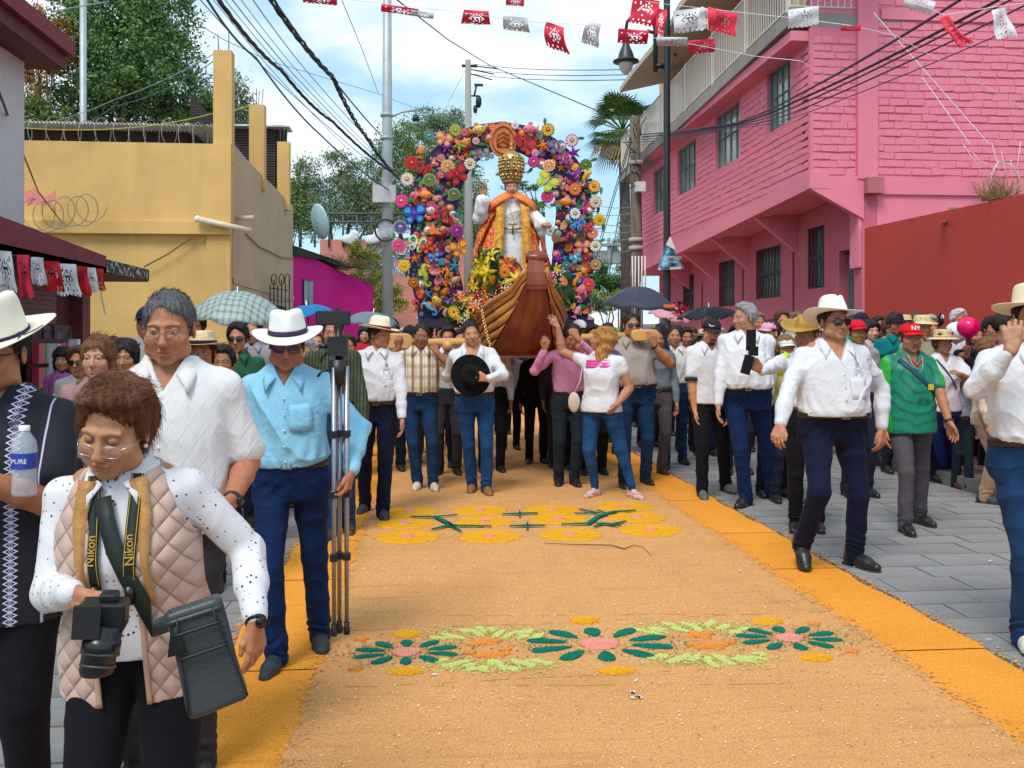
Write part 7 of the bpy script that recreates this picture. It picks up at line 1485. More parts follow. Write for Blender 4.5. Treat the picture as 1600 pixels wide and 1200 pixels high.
for nm,x0,x1,y0,y1,dz in(('phone_body',1166,1181,515,548,0),('handle',1160,1175,555,585,0),('gimbal_arm',1170,1184,541,556,.01)):
 R_=rotm(0,.28 if nm=='handle' else.02,0);cx,cy_=((x0+x1)/2-1172)*kx,(560-(y0+y1)/2)*kx;hx,hy=(x1-x0)/2*kx,(y1-y0)/2*kx;MB().box((-hx,-.008-dz,-hy),(hx,.008+dz,hy),R_,(cx,0,cy_)).build(nm,mat('phone_black'),gm)
P16=put_person('whitehat',1300,6.05,'big man in white shirt, white hat and sunglasses striding on the right',H=1.74,w=1.16,belly=.085,hair='short',hairx=-.002,tone=(.47,.22,.125),face=dict(open=.004,fat=1.4),head=(.22,-.04,.0),glasses='sun',shirt=WS,pants=NAVY,openv=.075,seed=17,shk=1.05,hat=dict(col=(.84,.83,.76),band=None,brim=.092,crown=.120,curl=.02,droop=.02,tilt=(-.16,.06,0),taper=.78),arms={-1:dict(px=(1217,670,5.75),pole=(-1,.5,0),palm=(.6,.6,0),curl=.6),1:dict(px=(1378,668,6.1),pole=(1,.5,0),palm=(-.5,.7,0),curl=.5)},footpx={-1:(1252,6.05,.10,-.15,.55),1:(1335,6.15,0,.35)},legw=1.05)
def pocket(info,x,z,m,w_=.055,h=.062):
 V=[chest(info,x+u*w_,z-v*h-(.012*(1-abs(u))if v==1 else 0),.0150)for v in(-1,-.5,0,.5,1)for u in(-1,-.5,0,.5,1)];o=link('pocket',mesh_np(V,[(j*5+i,j*5+i+1,(j+1)*5+i+1,(j+1)*5+i)for j in range(4)for i in range(4)]),m,info['shirt']);md=o.modifiers.new('t','SOLIDIFY');md.thickness=.0025
pocket(P16,.09,.265,WS);pocket(P4,.08,.33,MC['cloth_0.300_0.580_0.740']if 'cloth_0.300_0.580_0.740' in MC else MC['cloth_sky']);pocket(P6,.085,.30,WS);pocket(P14,.09,.33,WS)
emblem(P16,.10,.375,.030,mat('emblem_grey',(.35,.33,.33),.7))
P17=put_person('jersey',1421,7.3,'man in green football jersey and red cap with a strap across his chest',H=1.63,w=1.05,belly=.04,hair='short',tone='brown',face=dict(open=.003,age=.6),head=(-.12,.05,0),cap=dict(col=(.62,.01,.015)),tache=1,tachec=(.10,.08,.06),shirt=jersey_mat(),sleeve=.72,pants=GRYP,tuck=0,hem=-.10,openv=.05,buttons=0,placket=0,seed=18,collar=0,arms={1:dict(px=(1483,660,7.05),pole=(1,.5,0),dir=(.25,-.3,-.9),watch=(.5,.5,.5)),-1:dict()},footpx={-1:(1414,7.2),1:(1437,7.55)})
co,cf=P17['hatf'];text_obj('lettering','NY',.052,mat('letters_white',(.85,.85,.85),.5),co,cf((0,-.108,.038)),P17['HF'].R@np.array([[1,0,0],[0,0,-1],[0,1,0]])@rotm(-.35,0,0),.002)
ribbon('chest_strap',[chest(P17,x,z,.02)for x,z in((-.13,.50),(-.08,.44),(0,.36),(.08,.29),(.15,.22))],.038,mat('strap_navy',(.01,.05,.12),.6),P17['shirt'],.004);c=chest(P17,.09,.28,.028);MB().box(c+[-.022,-.004,-.022],c+[.022,.0,.022]).build('buckle',mat('buckle_yellow',(.6,.5,.03),.4),P17['shirt'])
ribbon('vneck',[chest(P17,x,z,.012)for x,z in((-.075,.53),(-.045,.49),(0,.445),(.045,.49),(.075,.53))],.020,cloth('vneck',(.50,.02,.03)),P17['shirt'],.004);ribbon('necklace',[chest(P17,x,z,.018)for x,z in((-.06,.53),(-.04,.46),(.02,.40),(.05,.46),(.06,.53))],.004,mat('chain',(.6,.55,.4),.3),P17['shirt'],.002);text_obj('lettering','ATA',.05,mat('jersey_dark',(.0,.07,.05),.6),P17['shirt'],chest(P17,.03,.17,.016),np.array([[1,0,0],[0,0,-1],[0,1,0]]))
P18=put_person('phoneman',1612,4.5,'man in white shirt and cream hat raising his hand to his face, right edge',rz=-.15,H=1.73,w=1.08,belly=.05,hair='short',tone=(.50,.26,.16),face=dict(open=.004,fat=.5),head=(-.2,-.02,0),shirt=WS,pants=JEAN,openv=.05,seed=19,hat=dict(col=(.80,.66,.44),band=None,brim=.088,crown=.115,curl=.015,droop=.01,tilt=(-.12,-.04,0)),arms={-1:dict(px=(1580,548,4.15),pole=(-.9,-.2,-1),dir=(.12,.1,1),palm=(.5,.8,0),thumb=(.6,.4,.2),curl=.6),1:dict()},shoem=WHS,footpx={-1:(1600,4.5),1:(1668,4.6)})
put_person('jacketman',1052,11.0,'young man in white shirt with a blue jacket over his arm',H=1.66,hair='short',tone='tan',face=dict(open=.004),shirt=cloth('offw',(.72,.69,.64)),pants=JEAN,openv=.04,seed=20,footpx={-1:(1040,10.8),1:(1066,11.2)},arms={-1:dict(px=(1043,625,10.7)),1:dict()})
jk=SDF((-.22,-.20,-.55),(.2,.16,.42),.012);jk.cap((-.06,0,.34),(-.02,-.02,-.05),.07,.09,0);jk.cap((-.02,0,-.05),(.06,-.04,-.30),.10,.05,.04);wj=waves(44,4,16);jk.disp(lambda x,y,z:.012*wj(x,y,z));o=mk('draped_jacket',jk,stripe_mat('jacket_blue',(.008,.012,.02),(.01,.06,.45),26,'x',.35),None);o.location=tuple(at(1040,560,10.7));tag(o,'black and royal blue jacket draped over a young man\'s arm','jacket')
put_person('greytrousers',1026,10.3,'man in blue grey shirt and grey trousers behind the man in grey polo',H=1.62,shirt=(.16,.19,.23),pants=GRYP,footpx={-1:(1012,10.6),1:(1033,10.3)},seed=22,shoem=mat('brown_shoe',(.06,.03,.02),.5))
put_person('strawwoman',1472,9.3,'woman in white blouse and straw sun hat behind the green jersey man',fem=1,H=1.58,w=1.15,hair='bob',hairc=(.10,.05,.025),tone=(.50,.24,.14),face=dict(open=.003),glasses='wire',shirt=WS,sleeve=.7,pants=cloth('blueskirt',(.02,.05,.22)),tuck=0,openv=.06,collar=0,hat=dict(col=(.7,.5,.25),hm=STRAW,band=(.75,.45,.12),brim=.075,crown=.085,curl=-.02,pinch=0,droop=.02,taper=.9),footpx={-1:(1474,9.9),1:(1486,10)},seed=23,arms={1:dict(px=(1500,585,9.0),pole=(1,0,-1),dir=(-.6,-.3,.2)),-1:dict()})
ribbon('bag_strap',[chest(CAST['strawwoman'],x,z,.02)for x,z in((-.11,.50),(-.05,.40),(.03,.28),(.10,.18))],.014,STR,CAST['strawwoman']['shirt'],.004)
LACE=mat('cream_lace',(.68,.54,.42),.85,var=.45,vs=55,col2=(.45,.32,.24),bump=.8,bs=80)
put_person('beigewoman',1540,8.55,'elderly woman in cream lace blouse and shiny beige trousers seen from the side',rz=.9,fem=1,H=1.50,w=1.05,hair='full',hairc=(.17,.07,.03),tone='tan',face=dict(open=0,age=1),head=(-.1,.1,0),shirt=LACE,pants=mat('satin_beige',(.36,.20,.11),.4,var=.3,bump=.3,bs=20,sheen=.5),tuck=0,hem=-.05,legw=1.15,openv=.0,collar=0,footpx={-1:(1537,8.5),1:(1550,8.7)},seed=24,shoem=mat('dark_suede'))
put_person('boy',1500,9.4,'boy in white shirt and dark trousers holding on beside the beige trousered woman',H=1.22,hair='full',tone='tan',shirt=cloth('patterned',(.55,.57,.68),var=.5,vs=40),pants=cloth('dteal',(.012,.02,.03)),seed=25,footpx={-1:(1492,9.4),1:(1514,9.2)},shoem=mat('wine_shoe',(.08,.01,.02),.5))
put_person('balloonman',1522,10.2,'person in dark top holding the pink balloon, mostly hidden behind others',H=1.66,hair='long',fem=1,tone='tan',shirt=(.01,.015,.02),sleeve=.6,pants=BLK,seed=26,arms={-1:dict(px=(1514,558,9.6),pole=(-.4,-.3,-1),dir=(0,0,1),palm=(0,.9,0),curl=.8),1:dict()})
for c,r,m,lab,dd in(((1513,512),17,mat('balloon_pink',(.80,.0,.13),.2,var=.03),'bright pink round balloon held up in front of the masked man',9.5),((1494,520),17,mat('balloon_white',(.82,.82,.84),.25,var=.03),'white round balloon behind the pink one',9.9)):
 R_=r/F*dd;b=MB();b.smooth=True;b.lathe([(0,-R_*1.12),(R_*.10,-R_*1.10),(R_*.12,-R_*1.02),(R_*.35,-R_*.9),(R_*.72,-R_*.66),(R_*.95,-R_*.25),(R_,.05*R_),(R_*.93,R_*.4),(R_*.7,R_*.74),(R_*.38,R_*.95),(0,R_*1.03)],at(c[0],c[1],dd),24);tag(b.build('balloon',m),lab,'balloon')
 # ================================================================ THE CROWD
def crowd(px,ey,d,lab,**k):
 ez=CAMH-(ey-HOR)/F*d;H=ez/.945;k.setdefault('hh',.0065 if d<9 else.0075);k.setdefault('hcl',.012 if d<9 else.015);k.setdefault('buttons',0);k.setdefault('placket',0);k.setdefault('collar',0 if k.get('fem')else 1)
 k.setdefault('belt',0);k.setdefault('group','crowd walking around the float');k.setdefault('openv',.02)
 return put_person(lab,px,d,lab,H=max(1.05,min(1.86,H)),**k)
rc=random.Random(77)
BL_,BR_,GY_=(.012,.010,.010),(.07,.032,.015),(.28,.28,.29)
crowd(155,553,4.9,'young woman with long centre parted brown hair by the maroon shop',fem=1,hair='long',hairc=(.14,.06,.025),tone=(.56,.30,.20),shirt=(.35,.2,.2),seed=31,hh=.0042,hk=1.0,hcl=.009,face=dict(open=.005))
crowd(199,551,6.4,'young woman with long black hair and sunglasses pushed up on her head',fem=1,hair='long',hairc=BL_,tone='tan',shirt=(.02,.02,.03),seed=32,hh=.005,face=dict(open=.002),head=(0,.15,0))
crowd(125,562,7.2,'woman in dark sunglasses half hidden behind the long haired woman',fem=1,hair='bob',hairc=BR_,tone='brown',glasses='sun',shirt=(.3,.3,.3),seed=33)
crowd(372,524,7.5,'young man in green shirt and sunglasses holding the plaid umbrella',hair='full',hairc=BL_,tone='tan',glasses='sun',shirt=(.02,.10,.05),seed=34,arms={-1:dict(px=(361,575,7.2),pole=(-1,0,-1),dir=(0,0,1),palm=(0,.9,0),curl=1.),1:dict()},hh=.005)
crowd(395,513,9,'boy with thick black hair behind the plaid umbrella man',hair='full',hairc=BL_,tone='tan',shirt=(.3,.3,.35),seed=35)
crowd(350,562,6.6,'small dark child with a raised fist below the plaid umbrella',hair='full',hairc=BL_,tone='dark',shirt=(.10,.05,.06),seed=36)
crowd(317,545,5.6,'person in pale straw hat hidden behind the knitted polo man',hair='short',tone='brown',shirt=(.55,.02,.03),hat=dict(col=(.6,.45,.2),hm=STRAW,brim=.07,crown=.09,pinch=0),seed=37)
crowd(306,505,8.5,'dark haired person above the straw hat by the polo man\'s head',hair='full',hairc=BL_,tone='dark',shirt=(.02,.02,.02),seed=38)
crowd(232,498,7,'person in black cap right behind the polo man\'s head',hair='short',tone='brown',cap=dict(col=(.01,.02,.04)),shirt=(.3,.3,.3),seed=39)
crowd(180,548,8,'brown haired girl behind the two long haired women',fem=1,hair='loose',hairc=BR_,tone='tan',shirt=(.3,.3,.3),seed=40)
crowd(100,560,9,'dark haired woman in front of the shop rack',fem=1,hair='loose',hairc=BL_,tone='tan',shirt=(.3,.1,.3),seed=41)
crowd(478,548,8.4,'grey curly haired old woman between the blue shirt and the moustached man',fem=1,hair='bob',hairc=(.30,.30,.32),tone='brown',shirt=(.6,.6,.62),seed=42)
crowd(496,531,10.5,'red haired person behind the grey haired old woman',fem=1,hair='bob',hairc=(.20,.06,.03),tone='light',shirt=(.5,.3,.2),seed=43)
crowd(455,532,9.5,'person in cream sun hat behind the blue shirt man\'s hat brim',fem=1,hair='short',tone='tan',hat=dict(col=(.75,.6,.42),band=None,brim=.06,crown=.08,pinch=0),shirt=(.5,.5,.5),seed=44)
crowd(545,538,10,'dark haired person between the moustached man and the straw hat',hair='full',tone='brown',shirt=(.2,.2,.25),seed=45)
crowd(612,512,10.6,'woman with glasses and black hair above the plank end',fem=1,hair='full',hairc=BL_,tone='light',glasses='wire',shirt=(.2,.2,.2),seed=46)
crowd(640,520,11.3,'bearer in dark cap just behind the plaid shirt man',hair='short',tone='brown',cap=dict(col=(.02,.02,.025)),shirt=(.03,.03,.04),pants=GRYP,seed=47)
crowd(668,511,12.2,'bearer in a large white sombrero under the arch foot',hair='short',tone='brown',hat=dict(col=(.78,.74,.64),band=None,brim=.10,crown=.1,curl=.06,tilt=(-.2,.3,0)),shirt=(.3,.3,.3),seed=48)
crowd(700,524,10.3,'black haired bearer between the plaid shirt and the white shirt man',hair='full',hairc=BL_,tone='tan',shirt=WS,pants=DKG,seed=49)
crowd(719,528,10.9,'bearer in sunglasses behind the man holding the black hat',hair='full',hairc=BL_,tone='tan',glasses='sun',shirt=(.14,.16,.20),pants=BLK,seed=50)
crowd(768,522,10.5,'dark bearer hidden under the flowers of the boat',hair='full',hairc=BL_,tone='brown',shirt=WS,pants=BLK,seed=51)
crowd(797,545,12.6,'bearer in white sleeves under the hull of the boat',hair='full',tone='brown',shirt=WS,pants=NAVY,seed=52)
crowd(838,545,11.2,'bearer in black under the prow of the boat',hair='full',tone='brown',shirt=(.01,.01,.012),pants=BLK,seed=53)
crowd(858,540,12.2,'bearer in grey trousers under the hull behind the pink shirt',hair='full',tone='brown',shirt=(.12,.12,.12),pants=GRYP,seed=54)
crowd(815,545,13.8,'rear bearer in dark blue far under the boat',hair='full',tone='brown',shirt=(.03,.03,.06),pants=NAVY,seed=55)
crowd(785,545,14.6,'rearmost bearer in black trousers seen below the hull',hair='full',tone='brown',shirt=(.03,.03,.03),pants=BLK,seed=56)
crowd(905,512,10.7,'man with glasses and a white cap behind the blonde woman',hair='short',tone='brown',glasses='wire',cap=dict(col=(.75,.72,.68)),shirt=(.3,.1,.1),seed=57,pants=BLK)
crowd(926,521,10.3,'black haired man with glasses right above the blonde hair',hair='full',hairc=BL_,tone='brown',glasses='wire',shirt=(.05,.05,.07),seed=58,pants=BLK)
crowd(875,530,10.9,'black haired bearer half hidden behind the reaching arm',hair='full',hairc=BL_,tone='brown',shirt=(.05,.05,.07),seed=59,pants=DKG)
crowd(950,515,12,'man behind the grey polo man\'s shoulder',hair='short',tone='brown',shirt=(.1,.1,.1),seed=60)
crowd(1072,524,12.4,'round faced woman with pink behind the young jacket man',fem=1,hair='full',hairc=BL_,tone='brown',shirt=(.5,.2,.3),seed=61)
crowd(1090,535,13,'woman with a pink hair ribbon left of the black cap',fem=1,hair='loose',hairc=BR_,tone='tan',shirt=(.6,.3,.4),seed=62)
crowd(1150,520,10.4,'young man in white vest with dark stripes behind the grey haired man',hair='short',tone='tan',shirt=stripe_mat('vest_stripe',(.75,.75,.75),(.03,.04,.1),60,'x',.8),sleeve=.3,seed=63)
crowd(1184,486,12.5,'heavy man in dark red shirt standing by the pink wall',hair='full',hairc=(.18,.10,.08),tone='brown',shirt=(.14,.02,.03),seed=64)
crowd(1205,516,8.9,'person in pink cap and black top beside the grey haired man',fem=1,hair='bun',hairc=(.05,.01,.02),tone=(.55,.27,.18),cap=dict(col=(.72,.36,.44)),head=(-1.2,0,0),shirt=(.01,.015,.02),seed=65,hh=.005)
crowd(1221,494,11.5,'woman with sunglasses filming from the pavement left of the white hat',fem=1,hair='full',hairc=BR_,tone='tan',glasses='sun',shirt=(.5,.5,.55),seed=66)
crowd(1243,484,12.3,'brown haired woman high above the ochre hat',fem=1,hair='full',hairc=(.14,.08,.05),tone='light',shirt=(.4,.2,.2),seed=67)
crowd(1226,541,8.6,'smiling girl in white cap left of the filming man',fem=1,hair='full',hairc=(.2,.1,.03),tone='tan',cap=dict(col=(.7,.7,.68)),shirt=(.5,.45,.1),seed=68)
crowd(1345,500,11.5,'man in navy cap and green shirt behind the white hat brim',hair='short',tone='brown',cap=dict(col=(.012,.02,.045)),shirt=(.0,.28,.09),seed=69)
crowd(1338,514,8.9,'boy in red cap between the white hat and the green jersey',hair='short',tone=(.46,.24,.08),cap=dict(col=(.6,.01,.03)),shirt=(.3,.3,.3),seed=70)
crowd(1398,502,10.5,'person in dark cap and teal shirt behind the red cap',hair='full',tone='brown',cap=dict(col=(.03,.015,.03)),shirt=(.0,.16,.17),seed=71)
crowd(1372,506,12.5,'dark haired man by the red wall left of the red cap',hair='full',tone='brown',shirt=(.3,.05,.05),seed=72)
crowd(1432,476,11.8,'tall bare headed man in grey blue shirt against the red wall',hair='short',hairc=(.08,.045,.03),tone=(.50,.25,.15),face=dict(open=.001),shirt=(.30,.38,.45),seed=73,hh=.005)
crowd(1440,507,9.8,'woman in pale straw hat just behind the red cap',fem=1,hair='full',hairc=(.08,.04,.02),tone='tan',hat=dict(col=(.7,.55,.3),hm=STRAW,band=None,brim=.065,crown=.08,pinch=0,droop=.02,curl=-.01),shirt=(.3,.3,.2),seed=74)
crowd(1478,489,12,'woman in white cap turned sideways by the red wall',fem=1,hair='pony',hairc=BL_,tone='tan',cap=dict(col=(.78,.78,.78)),head=(.9,0,0),shirt=(.4,.4,.4),seed=75)
crowd(1497,494,11.0,'grey haired man in white shirt wearing a black face mask',hair='full',hairc=(.45,.43,.40),tone='brown',shirt=WS,seed=76)
I=CAST['grey haired man in white shirt wearing a black face mask'];b=SDF(I['HF'].o-.14,I['HF'].o+.14,.006);b.ell(I['HF'](np.array((0,-.055,-.065))),(.060,.052,.045),0,I['HF'].R);mk('face_mask',b,BLK,I['root'])
crowd(1528,500,11.7,'black haired woman above the pink balloon',fem=1,hair='loose',hairc=BL_,tone='tan',shirt=(.02,.05,.05),seed=77)
crowd(1567,505,9.2,'black haired woman with an earring in front of the cream hat',fem=1,hair='bun',hairc=BL_,tone=(.48,.24,.15),head=(.7,0,0),shirt=(.2,.1,.1),seed=78,hh=.005)
crowd(1462,480,12.6,'dark haired woman in sunglasses between the tall man and the white cap',fem=1,hair='loose',hairc=BL_,tone='tan',shirt=(.1,.1,.12),glasses='sun',seed=79)
crowd(1012,522,13,'woman in a mauve shawl below the big umbrella',fem=1,hair='loose',hairc=(.20,.12,.20),tone='tan',shirt=(.3,.2,.35),seed=80)
crowd(1036,512,14.5,'man holding the big dark umbrella',hair='short',hairc=(.01,.05,.03),tone='brown',shirt=(.3,.3,.3),seed=81)
k_=0
far_lab=['in a white cap','in a dark jacket','with loose black hair','in a red top','in pale straw hat','with grey hair','in a blue shirt','in a pink top','with a brown ponytail','in a green shirt','in a black cap','in a beige shirt']
slots=[(432,14),(448,11.5),(525,12.5),(570,13.5),(588,11.8),(630,14),(655,15),(690,13),(890,14),(912,13),(938,15),(962,13.5),(1000,16),(1030,17),(1058,15),(1080,16.5),(1100,12),(1125,14),(1142,13),(1168,14.5),(1190,15),(1212,13.5),(1228,16),(1256,14),(1290,12.8),(1322,12.6),(1360,11),(1388,12.4),(1412,11.4),(1452,11.4),(1510,11),(1548,10.6),(1588,9.8)]
for i,(px,d)in enumerate(slots):
 q=i%12;fem=q in(2,3,7,8);lab=('woman ' if fem else 'man ')+far_lab[q]+', far back in the crowd '+('left of the arch' if px<600 else 'under the arch foot' if px<700 else 'right of the boat' if px<970 else 'below the umbrellas' if px<1130 else 'by the pink wall' if px<1330 else 'along the red wall')
 k=dict(fem=fem,seed=100+i,tone=rc.choice(['tan','brown','brown','dark','light']),hair='loose' if q in(2,3)else 'pony' if q==8 else 'full',hairc=rc.choice([BL_,BL_,BR_,(.03,.02,.015)])if q!=5 else GY_,shirt=[(.6,.6,.6),(.03,.03,.05),(.5,.4,.4),(.5,.02,.03),(.5,.45,.35),(.3,.3,.35),(.05,.12,.35),(.6,.2,.35),(.4,.35,.3),(.03,.2,.08),(.3,.3,.3),(.5,.4,.28)][q],pants=rc.choice([NAVY,BLK,JEAN,GRYP]),hh=.0085,hcl=.017)
 if q in(0,10):k['cap']=dict(col=(.75,.75,.75)if q==0 else(.015,.015,.02));k['hair']='short'
 if q==4:k['hat']=dict(col=(.7,.6,.4),hm=STRAW,brim=.07,crown=.09,pinch=0)
 crowd(px,527+rc.uniform(-8,5)-(0 if px<1150 else 14),d,lab,**k)
 # ================================================================ THE FLOAT
WD=G('hull_wood',.35);n1=WD.noise(1,WD.vec(3,3,22),6);n2=WD.noise(3);WD.color(WD.mix(n2,WD.mix(WD.ramp(n1,[(.35,0.),(.65,1.)]),(.56,.23,.05),(.74,.37,.10)),(.36,.12,.025)));WD.bump(n1,.25,.003);WD=WD.m
WR=G('red_wood',.30);n1=WR.noise(1,WR.vec(14,3,1.2),6);WR.color(WR.mix(WR.ramp(n1,[(.35,0.),(.68,1.)]),(.17,.028,.010),(.27,.055,.018)));WR.bump(n1,.2,.002);WR=WR.m
WL_=G('light_wood',.4);n1=WL_.noise(1,WL_.vec(2,12,12),5);WL_.color(WL_.mix(n1,(.62,.30,.085),(.74,.42,.15)));WL_=WL_.m
bo=at(815,530,9.6);boat=empty('wooden_boat',(bo[0],bo[1],0),0,'varnished wooden boat with a tall scrolled prow carried on the bearers\' shoulders','boat')
STN=[(8.88,838,2.06,.080,2.16,.095),(8.93,835,1.95,.12,2.10,.135),(9.05,832,1.78,.175,1.985,.195),(9.22,823,1.58,.24,1.87,.335),(9.45,818,1.42,.305,1.81,.40),(9.75,815,1.335,.35,1.74,.46),(10.6,803,1.33,.36,1.67,.55),(11.6,790,1.33,.36,1.68,.58),(12.4,785,1.38,.30,1.74,.50),(12.9,783,1.60,.15,1.95,.28)]
SS=[(at(c,530,d)[:2]-bo[:2],zb_,hb,zg,hg)for d,c,zb_,hb,zg,hg in STN]
def hullp(i,f,sd):c,zb_,hb,zg,hg=SS[i];e=f**.8;return np.array([c[0]+sd*(hb+(hg-hb)*e),c[1],zb_+(zg-zb_)*f])
V=[];
for i in range(len(SS)):V+=[hullp(i,0,-1),hullp(i,0,1)]
o=link('bottom_board',mesh_np(V,[(2*i,2*i+1,2*i+3,2*i+2)for i in range(len(SS)-1)],'b',False),WR,boat);md=o.modifiers.new('t','SOLIDIFY');md.thickness=.02
dn=np.linspace(0,len(SS)-1,61);ar5=np.array([[c[0],c[1],a_,b_,c_,d_]for c,a_,b_,c_,d_ in SS]);DN=np.stack([np.interp(dn,range(len(SS)),ar5[:,q])for q in range(6)],1)
def hz(r,z,sd):x,y,z0,hb,z1,hg=r;f=min(1,max(0,(z-z0)/(z1-z0)));return np.array([x+sd*(hb+(hg-hb)*f**.8),y,z])
for sd in(-1,1):
 for k in range(5):
  V=[]
  for r in DN:
   zt1=r[4]-k*.083-.003;zt0=max(r[2]+.004,r[4]-(k+1)*.083+.005)
   if zt1>zt0+.004:lap=np.array([sd*.006,0,0]);V+=[hz(r,zt0,sd)+lap*2,hz(r,zt1,sd)+lap*.3]
  if len(V)<4:continue
  o=link('strake',mesh_np(V,[(2*q,2*q+1,2*q+3,2*q+2)for q in range(len(V)//2-1)],'b',True),WD,boat);md=o.modifiers.new('t','SOLIDIFY');md.thickness=.010
 MB().tube([hullp(i,1.02,sd)for i in range(len(SS))],.028,7).build('gunwale',WD,boat)
 V=[]
 for i in range(len(SS)):V+=[hullp(i,0,sd)+np.array([-sd*.016,0,.01]),hullp(i,1,sd)+np.array([-sd*.026,0,0])]
 o=link('inner_lining',mesh_np(V,[(2*i,2*i+1,2*i+3,2*i+2)for i in range(len(SS)-1)],'b',False),WR,boat)
L9=lambda x,y,d=8.86:at(x,y,d)-np.array([bo[0],bo[1],0])
m9=8.86/F;b=MB()
prof=[(452,17,8.87),(440,15,8.86),(425,13.5,8.88),(410,12.5,8.92),(398,12.5,8.95),(392,12.5,8.99)]
V=[]
for y,hw,d in prof:
 for sx,dy in((-1,0),(1,0),(1,.10),(-1,.10)):V.append(L9(838,y,d)+np.array([sx*hw*m9,dy,0]))
Fc=[(4*i+j,4*i+(j+1)%4,4*i+4+(j+1)%4,4*i+4+j)for i in range(len(prof)-1)for j in range(4)]+[(0,3,2,1),(20,21,22,23)];b.add(V,Fc);b.build('stem_post',WR,boat)
MB().tube([L9(821,403,8.97),L9(822,403,8.97),L9(854,403,8.97),L9(855,403,8.97)],[.040,.050,.050,.040],14).build('scroll',WR,boat)
MB().box((SS[0][0][0]-.10,SS[0][0][1]-.02,2.02),(SS[0][0][0]+.10,SS[0][0][1]+.06,2.07)).build('stem_cap',WR,boat)
MB().box(np.append(SS[5][0],1.305)-[.30,.05,0],np.append(SS[5][0],1.33)+[.30,2.6,0]).build('keel_plate',WD,boat)
ch=MB();random.seed(4)
for k in range(24):p=hullp(4,.95-k*.04,-1)+np.array([-.03,-.04,0]);ch.ball(p+[.008*(-1)**k,0,0],(.012,.006,.014),6,4)
ch.build('gold_chain',mat('gold_chain',(.75,.48,.14),.3,.8),boat)
bm_=empty('carrying_beam',at(800,531,9.9),0,'long crosswise wooden carrying beam with broad rounded ends on the bearers\' shoulders','beam');q0=at(800,531,9.9)
def plank(x0,x1,yc,hh,name,dd=9.9):
 a,c=at(x0,yc,dd)-q0,at(x1,yc,dd)-q0;L_=abs(c[0]-a[0]);h_=hh*dd/F;P=[]
 for i in range(9):t=-pi/2+pi*i/8;P.append((L_/2-h_*.8+h_*.8*cos(t),h_*sin(t)))
 for i in range(9):t=pi/2+pi*i/8;P.append((-L_/2+h_*.8+h_*.8*cos(t),h_*sin(t)))
 M=Matrix.Translation(Vector((a+c)/2))@Matrix.Rotation(pi/2,4,'X');o=MB().prism(P,-.04,.04,M).build(name,WL_,bm_);md=o.modifiers.new('b','BEVEL');md.width=.012;md.segments=2
plank(592,645,533,12,'left_end',9.8);plank(985,1029,524,9,'right_end',9.35)
MB().tube([at(640,536,9.9)-q0,at(780,533,9.9)-q0,at(990,525,9.9)-q0],.045,10).build('pole',WL_,bm_)
for px in(700,905):
 p,q=at(px,540,9.3),at(px+5,538,13.0);tag(MB().tube([p,(p[0],q[1],q[2])],.05,8).build('carrying_pole',WL_),'lengthwise round carrying pole '+('left' if px<800 else 'right')+' of the boat hull','pole')
DA=12.0;A0=at(783,500,DA);A0[2]=0;arch=empty('ceramic_arch',A0,0,'big dark blue arch crowded with painted clay flowers, butterflies, fish and sea horses','arch')
S_=DA/F;AP=lambda px,py,off=0.:np.array([(px-783)*S_,off,CAMH-(py-HOR)*S_])
BLUE=mat('arch_blue',(.022,.012,.10),.6,var=.35,vs=5)
out_,inn=[(655,505),(650,470),(640,430)],[(722,505),(724,450),(716,420)]
n=26
for i in range(n+1):
 a=pi-pi*i/n;out_.append((785+142*cos(a),330-138*sin(a)**.9));inn.append((789+(73+8*(i>n/2))*cos(a)-0,330-96*sin(a)))
out_+=[(928,430),(924,470),(918,505)];inn+=[(862,420),(868,450),(872,505)]
V=[AP(*p,.0)for p in out_]+[AP(*p,.0)for p in inn];m_=len(out_);me=bpy.data.meshes.new('arch_board');me.from_pydata([tuple(v)for v in V],[],[(i,i+1,m_+i+1,m_+i)for i in range(m_-1)]);o=link('arch_board',me,BLUE,arch);md=o.modifiers.new('t','SOLIDIFY');md.thickness=.06;md.offset=0
MB().box(AP(655,512,-.25),AP(727,500,.3)).box(AP(868,512,-.25),AP(925,500,.3)).build('arch_foot',mat('foot_dark',(.02,.02,.05),.6),arch)
PM={}
def pc(c):
 k='clay_%.2f_%.2f_%.2f'%tuple(c);return mat(k,c,.32,var=.12,vs=30,bump=.3,bs=80,dist=.002)
RED_,ORG,YLW,GRN,LIM,TEA,BLU_,SKY_,PUR,PNK,HPK,WHT_,TAN_,BRN,DRD=(.62,.02,.02),(.75,.20,.02),(.80,.50,.03),(.02,.25,.05),(.35,.60,.05),(.02,.30,.32),(.02,.06,.42),(.05,.35,.60),(.22,.03,.35),(.75,.22,.26),(.70,.04,.26),(.82,.76,.68),(.60,.32,.18),(.28,.12,.05),(.30,.01,.02)
def fin(name,b,mats):me=b.mesh(name);[me.materials.append(pc(c))for c in mats];return me
def cl_flower(rim,pet,cen,n=12):
 b=MB();pts=[(1.0*cos(2*pi*i/48)*(1+.05*sin(n*2*pi*i/48)),1.0*sin(2*pi*i/48)*(1+.05*sin(n*2*pi*i/48)))for i in range(48)];b.prism(pts,0,.18);b.m=1
 for i in range(n):
  a=2*pi*i/n;M=Matrix.Rotation(a,4,'Z');P=[(x,y)for x,y in petal(0,0,0,.30,.92,.155 if n>9 else.2,10)];b.prism(P,.18,.30,M)
 b.m=2;b.ball((0,0,.26),(.25,.25,.18),10,6);return fin('clay_flower',b,(rim,pet,cen))
def cl_leaf(c):b=MB();P=petal(0,0,0,-1,1,.42,14);b.prism(P,0,.14);b.tube([(-1,0,.16),(1,0,.16)],.04,4);return fin('clay_leaf',b,(c,))
